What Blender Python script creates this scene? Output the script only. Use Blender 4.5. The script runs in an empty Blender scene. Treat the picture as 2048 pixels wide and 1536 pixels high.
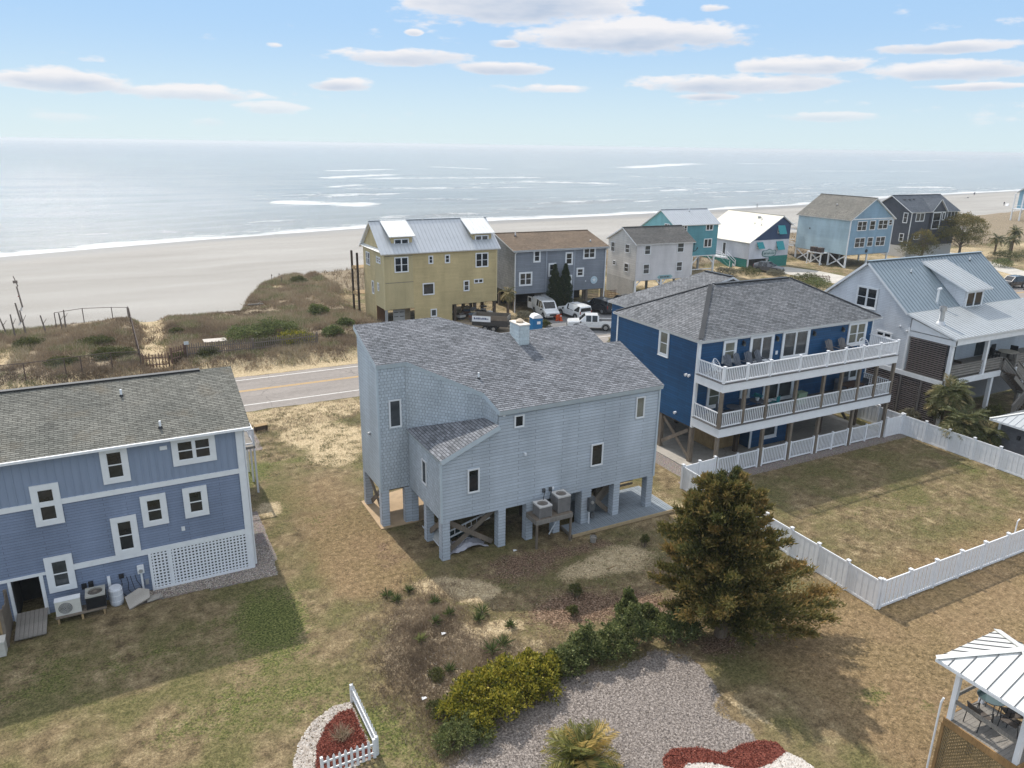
import bpy, math, random
import numpy as np
from mathutils import Vector, Matrix
random.seed(7); rng = np.random.default_rng(11)
R = math.radians
scene = bpy.context.scene
col = scene.collection

# ---------------------------------------------------------------- camera, sky, sun, exposure
YAW, PITCH, ROLL, CAMH = R(27.9), R(17.65), R(0.87), 20.0
cam_d = bpy.data.cameras.new('camera'); cam = bpy.data.objects.new('camera', cam_d); col.objects.link(cam)
cam_d.sensor_width = 36.0; cam_d.lens = 36.0*1500/2048; cam_d.clip_end = 60000; cam_d.clip_start = 0.3
cam.location = (0, 0, CAMH)
cam.rotation_euler = (Matrix.Rotation(-YAW, 3, 'Z') @ Matrix.Rotation(R(90)-PITCH, 3, 'X') @ Matrix.Rotation(ROLL, 3, 'Z')).to_euler()
scene.camera = cam
SUN_TO = Vector((-0.08, 0.89, 1.0)).normalized()
SUN_EL = math.asin(SUN_TO.z); SUN_AZ = math.atan2(SUN_TO.x, SUN_TO.y)
sun_d = bpy.data.lights.new('sun', 'SUN'); sun = bpy.data.objects.new('sun', sun_d); col.objects.link(sun)
sun_d.energy = 2.4; sun_d.angle = R(0.9); sun_d.color = (1.0, 0.94, 0.85)
sun.rotation_euler = SUN_TO.to_track_quat('Z', 'Y').to_euler(); sun.location = (0, 60, 80)
scene.view_settings.view_transform = 'Standard'; scene.view_settings.look = 'None'
scene.view_settings.exposure = 0.85; scene.view_settings.gamma = 1.0
scene.view_settings.use_curve_mapping = False

VEIL_FILL = (5.6, 5.6, 5.5)     # unseen bright veil added overhead for whiter, stronger skylight
def world():
    w = bpy.data.worlds.new('World'); scene.world = w; w.use_nodes = True
    nt = w.node_tree; nt.nodes.clear(); N = nt.nodes.new; L = nt.links.new
    def math_(op, a, b=None, c=None, clamp=False):
        n = N('ShaderNodeMath'); n.operation = op; n.use_clamp = clamp
        for i, v in enumerate((a, b, c)):
            if v is None: continue
            if isinstance(v, (int, float)): n.inputs[i].default_value = v
            else: L(v, n.inputs[i])
        return n.outputs[0]
    sky = N('ShaderNodeTexSky'); sky.sky_type = 'NISHITA'; sky.sun_disc = False
    sky.sun_elevation = SUN_EL; sky.sun_rotation = SUN_AZ
    sky.air_density = 1.0; sky.dust_density = 0.4; sky.ozone_density = 2.0; sky.altitude = 0
    tc = N('ShaderNodeTexCoord'); sp = N('ShaderNodeSeparateXYZ'); L(tc.outputs['Generated'], sp.inputs[0])
    x, y, z = sp.outputs
    az = math_('ARCTAN2', x, y); el = math_('ARCSINE', z)
    # cloud field over azimuth / elevation (radians), stretched sideways like low stratocumulus
    def noise(su, sv, off, detail, rough=0.55):
        cb = N('ShaderNodeCombineXYZ'); L(math_('MULTIPLY', az, su), cb.inputs[0]); L(math_('MULTIPLY', el, sv), cb.inputs[1]); cb.inputs[2].default_value = off
        n = N('ShaderNodeTexNoise'); n.inputs['Scale'].default_value = 1; n.inputs['Detail'].default_value = detail; n.inputs['Roughness'].default_value = rough
        L(cb.outputs[0], n.inputs['Vector']); return n.outputs['Fac']
    big = noise(3.2, 19, 3.1, 3); fine = noise(22, 70, 8.4, 8, 0.58)
    shade_n = noise(6, 40, 5.2, 4)
    # cloud banks seen in the photograph: azimuth, elevation, half width, half height (degrees)
    BANKS = [(27.7, 9.6, 9.6, 1.9, 1.15), (36.2, 7.3, 9, 1.25, 1.1), (19, 5.7, 6.3, 0.64, 0.95), (26.6, 5.15, 4.2, 0.55, 0.9), (15.7, 3.9, 2.8, 0.56, 0.9), (-1.1, 3.5, 4.3, 0.8, 1), (5.3, 3, 5.2, 0.64, 0.95), (10.4, 2.2, 2.8, 0.5, 0.75), (46.8, 5.3, 4.8, 0.72, 1), (43.7, 4.3, 8.8, 0.75, 0.95), (55.5, 4.8, 5, 0.72, 1.05), (55.6, 6.16, 4.6, 0.42, 0.85), (57.3, 3.85, 4, 0.3, 0.8), (29.7, 3.9, 5.8, 0.36, 0.75), (41.3, 3.4, 2.4, 0.26, 0.7), (49.4, 2.13, 4.4, 0.36, 0.65), (-1.4, 1.2, 2.6, 0.45, 0.6), (6.7, 1.25, 1.4, 0.3, 0.6), (11.4, 6.18, 0.7, 0.2, 0.7), (27, 6.75, 1.3, 0.3, 0.85), (20.7, 7.31, 0.7, 0.25, 0.85), (41.4, 8.9, 1.3, 0.3, 0.7)]
    tot = None; low = None
    for a, e, wa, we, s in BANKS:
        dx = math_('MULTIPLY', math_('SUBTRACT', az, R(a)), 1/R(wa)); dy = math_('MULTIPLY', math_('SUBTRACT', el, R(e)), 1/R(we))
        d2 = math_('ADD', math_('MULTIPLY', dx, dx), math_('MULTIPLY', dy, dy))
        b = math_('MULTIPLY', math_('SUBTRACT', 1.25, d2), s); b = math_('MAXIMUM', b, 0.0)
        tot = b if tot is None else math_('MAXIMUM', tot, b)
        l = math_('MULTIPLY', b, math_('SUBTRACT', 0.25, dy)); low = l if low is None else math_('ADD', low, l)
    away = math_('SUBTRACT', 1.0, math_('SMOOTH_MIN', 1.0, tot, .2), clamp=True)
    d = math_('ADD', math_('MULTIPLY', tot, 0.7), math_('MULTIPLY', math_('SUBTRACT', big, 0.5), .9))
    d = math_('ADD', d, math_('MULTIPLY', math_('SUBTRACT', fine, 0.5), 1.7))
    mr = N('ShaderNodeMapRange'); mr.interpolation_type = 'SMOOTHSTEP'; mr.inputs['From Min'].default_value = 0.22; mr.inputs['From Max'].default_value = 0.62
    L(d, mr.inputs['Value'])
    fade = N('ShaderNodeMapRange'); fade.inputs['From Min'].default_value = R(0.2); fade.inputs['From Max'].default_value = R(3.4); L(el, fade.inputs['Value'])
    fac = math_('MULTIPLY', mr.outputs[0], math_('MULTIPLY', fade.outputs[0], 0.93))
    # lit tops, blue-grey bases
    sh = math_('ADD', math_('MULTIPLY', low, 0.8), math_('MULTIPLY', math_('SUBTRACT', shade_n, 0.5), 1.3))
    sh = math_('ADD', sh, math_('MULTIPLY', math_('SUBTRACT', d, 0.45), 0.5), clamp=True)
    cc = N('ShaderNodeMixRGB'); L(sh, cc.inputs[0]); cc.inputs[1].default_value = (3.5, 3.42, 3.45, 1); cc.inputs[2].default_value = (1.95, 2.25, 2.75, 1)
    # graded sky near the horizon; added veil overhead whitens and brightens the skylight
    def mrange(a0, a1, b0, b1):
        n = N('ShaderNodeMapRange'); n.interpolation_type = 'SMOOTHSTEP'; n.inputs['From Min'].default_value = R(a0); n.inputs['From Max'].default_value = R(a1); n.inputs['To Min'].default_value = b0; n.inputs['To Max'].default_value = b1; L(el, n.inputs['Value']); return n.outputs[0]
    def mixn(f, c1, c2):
        n = N('ShaderNodeMixRGB'); L(f, n.inputs[0])
        for i, c in ((1, c1), (2, c2)):
            if isinstance(c, tuple): n.inputs[i].default_value = (*c, 1)
            else: L(c, n.inputs[i])
        return n.outputs[0]
    vr = mixn(mrange(-1, 9, 0, 1), (2.5, 3.05, 3.25), (1.5, 2.32, 3.36)); vr = mixn(mrange(9, 45, 0, 1), vr, VEIL_FILL)
    vm = mixn(mrange(10, 50, .97, .6), sky.outputs[0], vr)
    mx = N('ShaderNodeMixRGB'); L(fac, mx.inputs[0]); L(vm, mx.inputs[1]); L(cc.outputs[0], mx.inputs[2])
    bg = N('ShaderNodeBackground'); bg.inputs['Strength'].default_value = 0.15; L(mx.outputs[0], bg.inputs['Color'])
    out = N('ShaderNodeOutputWorld'); L(bg.outputs[0], out.inputs[0])
world()

# ---------------------------------------------------------------- helpers
def srgb(r, g, b, k=1.0):
    f = lambda c: ((c/255+.055)/1.055)**2.4 if c > 10.3 else c/255/12.92
    return (min(f(r)*k, .9), min(f(g)*k, .9), min(f(b)*k, .9))

def newmat(name):
    m = bpy.data.materials.new(name); m.use_nodes = True; nt = m.node_tree
    b = nt.nodes['Principled BSDF']; return m, nt, b

def nodes_noise(nt, scale, detail=4, coord='Object', rough=.55, stretch=None):
    tc = nt.nodes.new('ShaderNodeTexCoord'); n = nt.nodes.new('ShaderNodeTexNoise')
    n.inputs['Scale'].default_value = scale; n.inputs['Detail'].default_value = detail; n.inputs['Roughness'].default_value = rough
    if stretch:
        mp = nt.nodes.new('ShaderNodeMapping'); mp.inputs['Scale'].default_value = stretch
        nt.links.new(tc.outputs[coord], mp.inputs[0]); nt.links.new(mp.outputs[0], n.inputs['Vector'])
    else: nt.links.new(tc.outputs[coord], n.inputs['Vector'])
    return n.outputs['Fac']

def ramp(nt, src, stops):
    r = nt.nodes.new('ShaderNodeValToRGB'); e = r.color_ramp.elements
    while len(e) < len(stops): e.new(.5)
    for i, (p, c) in enumerate(stops): e[i].position = p; e[i].color = (*c[:3], 1)
    nt.links.new(src, r.inputs[0]); return r.outputs[0]

def mul(c, k): return tuple(min(1, v*k) for v in c[:3])

def bump(nt, b, src, strength, dist=.02):
    n = nt.nodes.new('ShaderNodeBump'); n.inputs['Strength'].default_value = strength; n.inputs['Distance'].default_value = dist
    nt.links.new(src, n.inputs['Height']); nt.links.new(n.outputs[0], b.inputs['Normal']); return n

def plain(name, c, rough=.6, var=.16, scale=6, metal=0, spec=.4, bmp=.15, stretch=None):
    """weathered paint / metal / plastic: base colour broken up by two noises"""
    m, nt, b = newmat(name)
    f = nodes_noise(nt, scale, 5, stretch=stretch)
    cr = ramp(nt, f, [(.25, mul(c, 1-var)), (.5, c), (.8, mul(c, 1+var*.7))])
    nt.links.new(cr, b.inputs['Base Color']); b.inputs['Roughness'].default_value = rough; b.inputs['Metallic'].default_value = metal
    b.inputs['Specular IOR Level'].default_value = spec
    if bmp: bump(nt, b, nodes_noise(nt, scale*7, 3, stretch=stretch), bmp)
    return m

def siding(name, c, brick=(1.6, .18), var=.10, mortar=.006, rough=.55, vertical=False, weather=.16, dark=.55):
    """painted lap or shingle siding on UVs in metres: board-to-board tone, butt joints, course lines painted dark as lap shade, streaky weathering"""
    m, nt, b = newmat(name)
    uv = nt.nodes.new('ShaderNodeUVMap'); uv.uv_map = 'UVMap'
    br = nt.nodes.new('ShaderNodeTexBrick'); br.inputs['Scale'].default_value = 1
    br.inputs['Brick Width'].default_value = brick[0]; br.inputs['Row Height'].default_value = brick[1]
    br.inputs['Mortar Size'].default_value = mortar; br.inputs['Mortar Smooth'].default_value = .4
    br.inputs['Color1'].default_value = (*mul(c, 1-var), 1); br.inputs['Color2'].default_value = (*mul(c, 1+var), 1); br.inputs['Mortar'].default_value = (*mul(c, dark), 1)
    br.offset = .37
    nt.links.new(uv.outputs[0], br.inputs['Vector'])
    w = nodes_noise(nt, .55, 6, stretch=(1, 1, .35)); wc = ramp(nt, w, [(.36, (1-weather,)*3), (.64, (1+weather*.4,)*3)])
    f = nodes_noise(nt, 26, 3); fc = ramp(nt, f, [(.36, (.9,)*3), (.64, (1.07,)*3)])
    m1 = nt.nodes.new('ShaderNodeMixRGB'); m1.blend_type = 'MULTIPLY'; m1.inputs[0].default_value = 1
    nt.links.new(br.outputs['Color'], m1.inputs[1]); nt.links.new(wc, m1.inputs[2])
    m2 = nt.nodes.new('ShaderNodeMixRGB'); m2.blend_type = 'MULTIPLY'; m2.inputs[0].default_value = 1
    nt.links.new(m1.outputs[0], m2.inputs[1]); nt.links.new(fc, m2.inputs[2])
    nt.links.new(m2.outputs[0], b.inputs['Base Color']); b.inputs['Roughness'].default_value = rough; b.inputs['Specular IOR Level'].default_value = .3
    inv = nt.nodes.new('ShaderNodeMath'); inv.operation = 'SUBTRACT'; inv.inputs[0].default_value = 1; nt.links.new(br.outputs['Fac'], inv.inputs[1])
    bump(nt, b, inv.outputs[0], .5, .006)
    return m

def shingles(name, c, tab=(.33, .145), var=.28, moss=None, dark=.45):
    """asphalt shingles on UVs in metres: each tab its own tone, dark slots, granules"""
    m, nt, b = newmat(name)
    uv = nt.nodes.new('ShaderNodeUVMap'); uv.uv_map = 'UVMap'
    def brick(w, h, c1, c2, mo, ms, off):
        br = nt.nodes.new('ShaderNodeTexBrick'); br.inputs['Scale'].default_value = 1; br.offset = off; br.squash = 1.0
        br.inputs['Brick Width'].default_value = w; br.inputs['Row Height'].default_value = h; br.inputs['Mortar Size'].default_value = ms; br.inputs['Mortar Smooth'].default_value = .3
        br.inputs['Color1'].default_value = (*c1, 1); br.inputs['Color2'].default_value = (*c2, 1); br.inputs['Mortar'].default_value = (*mo, 1)
        nt.links.new(uv.outputs[0], br.inputs['Vector']); return br
    b1 = brick(tab[0], tab[1], mul(c, 1.08), mul(c, 1-var), mul(c, dark), .016, .43); b1.inputs['Bias'].default_value = -.25
    b2 = brick(tab[0]*.53, tab[1], (1.1,)*3, (.55,)*3, (.8,)*3, .0, .31); b2.inputs['Bias'].default_value = -.35
    m1 = nt.nodes.new('ShaderNodeMixRGB'); m1.blend_type = 'MULTIPLY'; m1.inputs[0].default_value = .9
    nt.links.new(b1.outputs['Color'], m1.inputs[1]); nt.links.new(b2.outputs['Color'], m1.inputs[2])
    n1 = nodes_noise(nt, 60, 3); n2 = nodes_noise(nt, .5, 5)
    c1 = ramp(nt, n1, [(.36, (.8,)*3), (.64, (1.17,)*3)]); c2 = ramp(nt, n2, [(.36, (.86, .87, .86)), (.64, (1.08, 1.07, 1.05))])
    out = m1.outputs[0]
    for cc in (c1, c2):
        k = nt.nodes.new('ShaderNodeMixRGB'); k.blend_type = 'MULTIPLY'; k.inputs[0].default_value = 1
        nt.links.new(out, k.inputs[1]); nt.links.new(cc, k.inputs[2]); out = k.outputs[0]
    if moss:
        n3 = nodes_noise(nt, .8, 6); k = nt.nodes.new('ShaderNodeMixRGB'); f = ramp(nt, n3, [(.55, (0,)*3), (.75, (.45,)*3)])
        nt.links.new(f, k.inputs[0]); nt.links.new(out, k.inputs[1]); k.inputs[2].default_value = (*moss, 1); out = k.outputs[0]
    nt.links.new(out, b.inputs['Base Color']); b.inputs['Roughness'].default_value = .93; b.inputs['Specular IOR Level'].default_value = .15
    bump(nt, b, n1, .35, .01)
    return m

def wood(name, c, rough=.8, scale=3, stretch=(1, 1, 8), var=.35):
    m, nt, b = newmat(name)
    f = nodes_noise(nt, scale*4, 5, stretch=(stretch[0]*3, stretch[1]*3, 1/stretch[2]*2)); f2 = nodes_noise(nt, scale*.5, 4)
    c1 = ramp(nt, f, [(.25, mul(c, 1-var)), (.55, c), (.8, mul(c, 1+var*.6))]); c2 = ramp(nt, f2, [(.3, (.8,)*3), (.7, (1.12,)*3)])
    k = nt.nodes.new('ShaderNodeMixRGB'); k.blend_type = 'MULTIPLY'; k.inputs[0].default_value = 1
    nt.links.new(c1, k.inputs[1]); nt.links.new(c2, k.inputs[2]); nt.links.new(k.outputs[0], b.inputs['Base Color'])
    b.inputs['Roughness'].default_value = rough; b.inputs['Specular IOR Level'].default_value = .2; bump(nt, b, f, .3)
    return m

def glass(name, c=(.018, .021, .024), rough=.06, var=.6):
    m, nt, b = newmat(name); f = nodes_noise(nt, 1.3, 3)
    nt.links.new(ramp(nt, f, [(.3, mul(c, 1-var)), (.75, mul(c, 1+var*2))]), b.inputs['Base Color'])
    b.inputs['Roughness'].default_value = rough; b.inputs['Specular IOR Level'].default_value = .6
    bump(nt, b, nodes_noise(nt, 1.1, 2), .05, .05)
    return m

def leafmat(name, stops, rough=.6, trans=.25):
    """foliage: every leaf's own tint (0..1 on the mesh) through a colour ramp"""
    m, nt, b = newmat(name)
    at = nt.nodes.new('ShaderNodeAttribute'); at.attribute_name = 'tint'
    c = ramp(nt, at.outputs['Fac'], stops)
    nt.links.new(c, b.inputs['Base Color']); b.inputs['Roughness'].default_value = rough; b.inputs['Specular IOR Level'].default_value = .25
    tr = nt.nodes.new('ShaderNodeBsdfTranslucent'); nt.links.new(c, tr.inputs[0]); mx = nt.nodes.new('ShaderNodeMixShader'); mx.inputs[0].default_value = trans
    nt.links.new(b.outputs[0], mx.inputs[1]); nt.links.new(tr.outputs[0], mx.inputs[2])
    nt.links.new(mx.outputs[0], nt.nodes['Material Output'].inputs[0])
    return m

class MB:
    """collects faces; make() links them as ONE mesh object"""
    def __init__(s): s.v = []; s.f = []; s.uv = []; s.mi = []; s.mats = []
    def face(s, pts, uv=None, m=0):
        i = len(s.v); s.v += [tuple(p) for p in pts]; s.f.append(tuple(range(i, i+len(pts))))
        s.uv.append(uv if uv else [(0, 0)]*len(pts)); s.mi.append(m)
    def box(s, x0, y0, z0, x1, y1, z1, m=0):
        if x0 > x1: x0, x1 = x1, x0
        if y0 > y1: y0, y1 = y1, y0
        if z0 > z1: z0, z1 = z1, z0
        p = [(x0, y0, z0), (x1, y0, z0), (x1, y1, z0), (x0, y1, z0), (x0, y0, z1), (x1, y0, z1), (x1, y1, z1), (x0, y1, z1)]
        for q in ((0, 3, 2, 1), (4, 5, 6, 7), (0, 1, 5, 4), (1, 2, 6, 5), (2, 3, 7, 6), (3, 0, 4, 7)):
            pp = [p[i] for i in q]; a = q in ((0, 1, 5, 4), (2, 3, 7, 6)); t = q in ((0, 3, 2, 1), (4, 5, 6, 7))
            s.face(pp, [((u[0], u[1]) if t else (u[0] if a else u[1], u[2])) for u in pp], m)
        return s
    def bar(s, p, q, w, h, m=0, up=(0, 0, 1)):
        p, q = Vector(p), Vector(q); d = (q-p).normalized(); u = Vector(up)
        if abs(d.dot(u)) > .98: u = Vector((0, 1, 0))
        a = d.cross(u).normalized()*w/2; b = a.cross(d).normalized()*h/2
        c = [p-a-b, p+a-b, p+a+b, p-a+b, q-a-b, q+a-b, q+a+b, q-a+b]
        for i in ((0, 3, 2, 1), (4, 5, 6, 7), (0, 1, 5, 4), (1, 2, 6, 5), (2, 3, 7, 6), (3, 0, 4, 7)): s.face([c[k] for k in i][::-1], None, m)
        return s
    def cyl(s, p, q, r0, r1=None, n=10, m=0, cap=True):
        r1 = r0 if r1 is None else r1
        p, q = Vector(p), Vector(q); d = (q-p).normalized(); u = Vector((0, 0, 1)) if abs(d.z) < .9 else Vector((1, 0, 0))
        a = d.cross(u).normalized(); b = d.cross(a)
        A = [p+(a*math.cos(t)+b*math.sin(t))*r0 for t in [2*math.pi*i/n for i in range(n)]]
        B = [q+(a*math.cos(t)+b*math.sin(t))*r1 for t in [2*math.pi*i/n for i in range(n)]]
        for i in range(n): s.face([A[i], A[(i+1) % n], B[(i+1) % n], B[i]][::-1], None, m)
        if cap: s.face(A, None, m); s.face(B[::-1], None, m)
        return s
    def tube(s, pts, r, n=6, m=0):
        for a, b in zip(pts, pts[1:]): s.cyl(a, b, r, r, n, m)
        return s
    def prism(s, poly, z0, z1, m=0):
        n = len(poly); s.face([(x, y, z1) for x, y in poly], [(x, y) for x, y in poly], m); s.face([(x, y, z0) for x, y in poly][::-1], [(x, y) for x, y in poly][::-1], m)
        for i in range(n):
            a, b = poly[i], poly[(i+1) % n]; s.face([(*a, z0), (*b, z0), (*b, z1), (*a, z1)], None, m)
        return s
    def slab(s, pts, t, m=0, top=True):
        """closed plate below a flat 3-D polygon"""
        P = [Vector(p) for p in pts]; n = (P[1]-P[0]).cross(P[2]-P[0]).normalized()
        if n.z < 0: P = P[::-1]; n = -n
        Q = [p-n*t for p in P]
        if top: s.face(P, None, m)
        s.face(Q[::-1], None, m)
        for i in range(len(P)): j = (i+1) % len(P); s.face([Q[i], Q[j], P[j], P[i]], None, m)
        return s
    def mesh(s, name):
        me = bpy.data.meshes.new(name); me.from_pydata(s.v, [], s.f)
        l = me.uv_layers.new(name='UVMap'); flat = [c for f in s.uv for p in f for c in p]
        l.data.foreach_set('uv', flat)
        if any(s.mi): me.polygons.foreach_set('material_index', s.mi)
        me.update(); return me
    def make(s, name, mat, parent=None, off=(0, 0, 0), smooth=False):
        if off != (0, 0, 0): s.v = [(a-off[0], b-off[1], c-off[2]) for a, b, c in s.v]
        me = s.mesh(name)
        for m_ in (mat if isinstance(mat, (list, tuple)) else [mat]): me.materials.append(m_)
        if smooth: me.polygons.foreach_set('use_smooth', [True]*len(me.polygons))
        return link(name, me, parent)

def link(name, me, parent=None, loc=None, rot=None, scale=None):
    o = bpy.data.objects.new(name, me); col.objects.link(o)
    if parent: o.parent = parent
    if loc is not None: o.location = loc
    if rot is not None: o.rotation_euler = rot if isinstance(rot, tuple) else (0, 0, rot)
    if scale is not None: o.scale = scale if isinstance(scale, tuple) else (scale,)*3
    return o
def tag(o, label=None, cat=None, group=None, kind=None):
    if label: o['label'] = label
    if cat: o['category'] = cat
    if group: o['group'] = group
    if kind: o['kind'] = kind
    return o
def thing(name, label, cat, loc=(0, 0, 0), rz=0, group=None):
    o = bpy.data.objects.new(name, None); col.objects.link(o); o.location = loc; o.rotation_euler = (0, 0, rz); o.empty_display_size = .3
    return tag(o, label, cat, group)
def children(o): return [c for c in bpy.data.objects if c.parent is o]
def copy_tree(o, kids, parent=None):
    c = o.copy(); col.objects.link(c); c.parent = parent
    for k in kids.get(o.name, []): copy_tree(k, kids, c)
    return c
def kid_map(o):
    d = {}
    def rec(p):
        d[p.name] = [c for c in bpy.data.objects if c.parent is p]
        for c in d[p.name]: rec(c)
    rec(o); return d

def clip_band(poly, v0, v1):
    def half(P, f):
        o = []
        for i in range(len(P)):
            a, b = P[i], P[(i+1) % len(P)]; fa, fb = f(a), f(b)
            if fa >= 0: o.append(a)
            if (fa > 0 and fb < 0) or (fa < 0 and fb > 0):
                t = fa/(fa-fb); o.append((a[0]+(b[0]-a[0])*t, a[1]+(b[1]-a[1])*t))
        return o
    P = half(poly, lambda p: p[1]-v0)
    if len(P) >= 3: P = half(P, lambda p: v1-p[1])
    return P if len(P) >= 3 else []

def lap(mb, O, U, V, N, poly, h, t, m=0, v_start=None):
    """lapped courses (boards or shingles) over a polygon given in (u, v) metres; each course tilts out by t at its foot"""
    O, U, V, N = Vector(O), Vector(U), Vector(V), Vector(N)
    vs = [p[1] for p in poly]; v0 = min(vs) if v_start is None else v_start
    flip = U.cross(V).dot(N) < 0
    area = sum(poly[i][0]*poly[(i+1) % len(poly)][1]-poly[(i+1) % len(poly)][0]*poly[i][1] for i in range(len(poly)))
    if (area < 0) != flip: poly = poly[::-1]
    k = 0
    while v0+k*h < max(vs)-1e-6:
        a, b = v0+k*h, min(v0+(k+1)*h, max(vs)+1e-9); k += 1
        P = clip_band(poly, a, b)
        if not P: continue
        pt = lambda u, v, o: O+U*u+V*v+N*o
        mb.face([pt(u, v, t*(1-(v-a)/h)+.001) for u, v in P], [(u, v-v0) for u, v in P], m)
        low = [p for p in P if abs(p[1]-a) < 1e-5]
        if len(low) >= 2:
            l = min(low); r = max(low)
            q = [pt(l[0], a, t+.001), pt(l[0], a, -.002), pt(r[0], a, -.002), pt(r[0], a, t+.001)]
            mb.face(q, [(l[0], a-v0)]*4, m)

def wall(mb, p0, p1, zlist, h=.17, t=.014, m=0, flip=False):
    """vertical lapped wall from plan point p0 to p1 (seen with p0 on the left); zlist = outline [(u, z), ...]"""
    p0, p1 = Vector((*p0, 0)), Vector((*p1, 0)); U = (p1-p0).normalized(); N = Vector((U.y, -U.x, 0))
    lap(mb, p0, U, (0, 0, 1), N, zlist, h, t, m)

def rect(L, z0, z1): return [(0, z0), (L, z0), (L, z1), (0, z1)]

def roof(parent, name, pts, mat, edge, off=(0, 0, 0), h=.145, t=.008, thick=.14, metal=False, seam=.42):
    """one roof slope; pts[0]->pts[1] is the eave. Shingle courses or standing seams as geometry, fascia-coloured edge below"""
    P = [Vector(p) for p in pts]; U = (P[1]-P[0]).normalized(); n = (P[1]-P[0]).cross(P[-1]-P[0]).normalized()
    if n.z < 0: n = -n
    V = n.cross(U)
    if V.z < 0: V = -V
    uv = [((p-P[0]).dot(U), (p-P[0]).dot(V)) for p in P]
    mb = MB(); mb.mats = 1
    if metal:
        mb.face([p for p in P] if U.cross(V).dot(n) > 0 else P[::-1], None, 0)
        us = [a for a, b in uv]; k = min(us)+seam*.5
        while k < max(us):
            vv = []
            for i in range(len(uv)):
                (a, b), (c, d) = uv[i], uv[(i+1) % len(uv)]
                if (a-k)*(c-k) < 0: vv.append(b+(d-b)*(k-a)/(c-a))
            vv.sort()
            for i in range(0, len(vv)-1, 2):
                if vv[i+1]-vv[i] > .05: mb.bar(P[0]+U*k+V*(vv[i]+.01)+n*.014, P[0]+U*k+V*(vv[i+1]-.01)+n*.014, .03, .045, 0, up=n)
            k += seam
    else:
        lap(mb, P[0], U, V, n, uv, h, t)
    mb.slab([p-n*.002 for p in P], thick, 1, top=not metal)
    return mb.make(name, [mat, edge], parent, off)

def window(parent, x, y, z0, w, h, rz=0, cas=.1, n=1, hung=True, M=None, G=None, sill=True, proud=.045, gap=.05, grid=None):
    """window > frame mesh with panes as children; x, y centre on the wall face, facing local -Y turned by rz"""
    mb = MB(); d = proud
    mb.box(-w/2, -d, 0, -w/2+cas, .01, h); mb.box(w/2-cas, -d, 0, w/2, .01, h)
    mb.box(-w/2+cas, -d+.001, h-cas, w/2-cas, .01, h-.001); mb.box(-w/2+cas, -d+.001, .001, w/2-cas, .01, cas)
    iw = w-2*cas; uw = (iw-(n-1)*gap)/n
    for k in range(1, n): xk = -w/2+cas+k*uw+(k-1)*gap; mb.box(xk, -d+.002, cas, xk+gap, .01, h-cas)
    if sill: mb.box(-w/2-.02, -d-.03, -.04, w/2+.02, .01, .0)
    s = .035
    for k in range(n):
        a = -w/2+cas+k*(uw+gap)
        for (x0, x1, z_0, z_1) in ((a, a+s, cas, h-cas), (a+uw-s, a+uw, cas, h-cas)): mb.box(x0, -d*.65, z_0, x1, .01, z_1)
        mb.box(a+s, -d*.65, cas, a+uw-s, .01, cas+s); mb.box(a+s, -d*.65, h-cas-s, a+uw-s, .01, h-cas)
        if hung: mb.box(a+s, -d*.62, h/2-.025, a+uw-s, .01, h/2+.025)
    o = mb.make('window', M, parent); o.location = (x, y, z0); o.rotation_euler = (0, 0, rz)
    for k in range(n):
        a = -w/2+cas+k*(uw+gap)+s; b = a+uw-2*s
        zs = [(cas+s, h/2-.025), (h/2+.025, h-cas-s)] if hung else [(cas+s, h-cas-s)]
        for i, (za, zb) in enumerate(zs):
            q = MB(); dd = -.012 if i == 0 else -.016
            q.face([(a, dd, za), (b, dd, za), (b, dd, zb), (a, dd, zb)])
            q.make('pane', G, o)
    return o

def box_obj(name, mat, parent, x0, y0, z0, x1, y1, z1, off=(0, 0, 0)):
    return MB().box(x0, y0, z0, x1, y1, z1).make(name, mat, parent, off)
def bar_obj(name, mat, parent, p, q, w, h, off=(0, 0, 0)):
    return MB().bar(p, q, w, h).make(name, mat, parent, off)
BOXES = {}
def unit(name, mat, w, d, h, parent, loc, rz=0):
    """alike small pieces share one box mesh"""
    k = (name, mat.name, round(w, 3), round(d, 3), round(h, 3))
    if k not in BOXES:
        me = MB().box(-w/2, -d/2, 0, w/2, d/2, h).mesh(name); me.materials.append(mat); BOXES[k] = me
    return link(name, BOXES[k], parent, loc, rz)
# ---------------------------------------------------------------- terrain
SEA_Z = -2.5
SH_X = [-400, -120, -20, -3, 18, 58, 108, 148, 198, 262, 370, 504, 700, 1200, 2500, 6000]
SH_Y = [60, 140, 178.7, 185.6, 193.8, 205.5, 213.8, 217, 224.4, 234, 262, 281, 312, 380, 560, 1100]
DU_X = [-400, -60, -12, 0, 8, 12.5, 15, 18, 24, 40, 90, 140, 200, 300, 500, 1000, 6000]
DU_Y = [40, 84, 93, 94, 93.5, 94, 102, 111, 118, 120, 126, 132, 142, 160, 200, 300, 1000]
def sst(a, b, x): t = np.clip((x-a)/(b-a), 0, 1); return t*t*(3-2*t)
class VN:
    """smooth value noise for placing things and for the lie of the land"""
    def __init__(s, seed): s.t = np.random.default_rng(seed).random((256, 256))
    def at(s, x, y):
        x = np.asarray(x, float); y = np.asarray(y, float); i = np.floor(x).astype(int); j = np.floor(y).astype(int)
        u = x-i; v = y-j; u = u*u*(3-2*u); v = v*v*(3-2*v); t = s.t; i0, i1, j0, j1 = i % 256, (i+1) % 256, j % 256, (j+1) % 256
        return (t[i0, j0]*(1-u)+t[i1, j0]*u)*(1-v)+(t[i0, j1]*(1-u)+t[i1, j1]*u)*v
    def fbm(s, x, y, o=4):
        r = 0; a = .5; 
        for k in range(o): r = r+a*s.at(x*2**k+17*k, y*2**k+9*k); a *= .5
        return r/(1-.5**o)
VA, VB, VC = VN(1), VN(2), VN(3)
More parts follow.
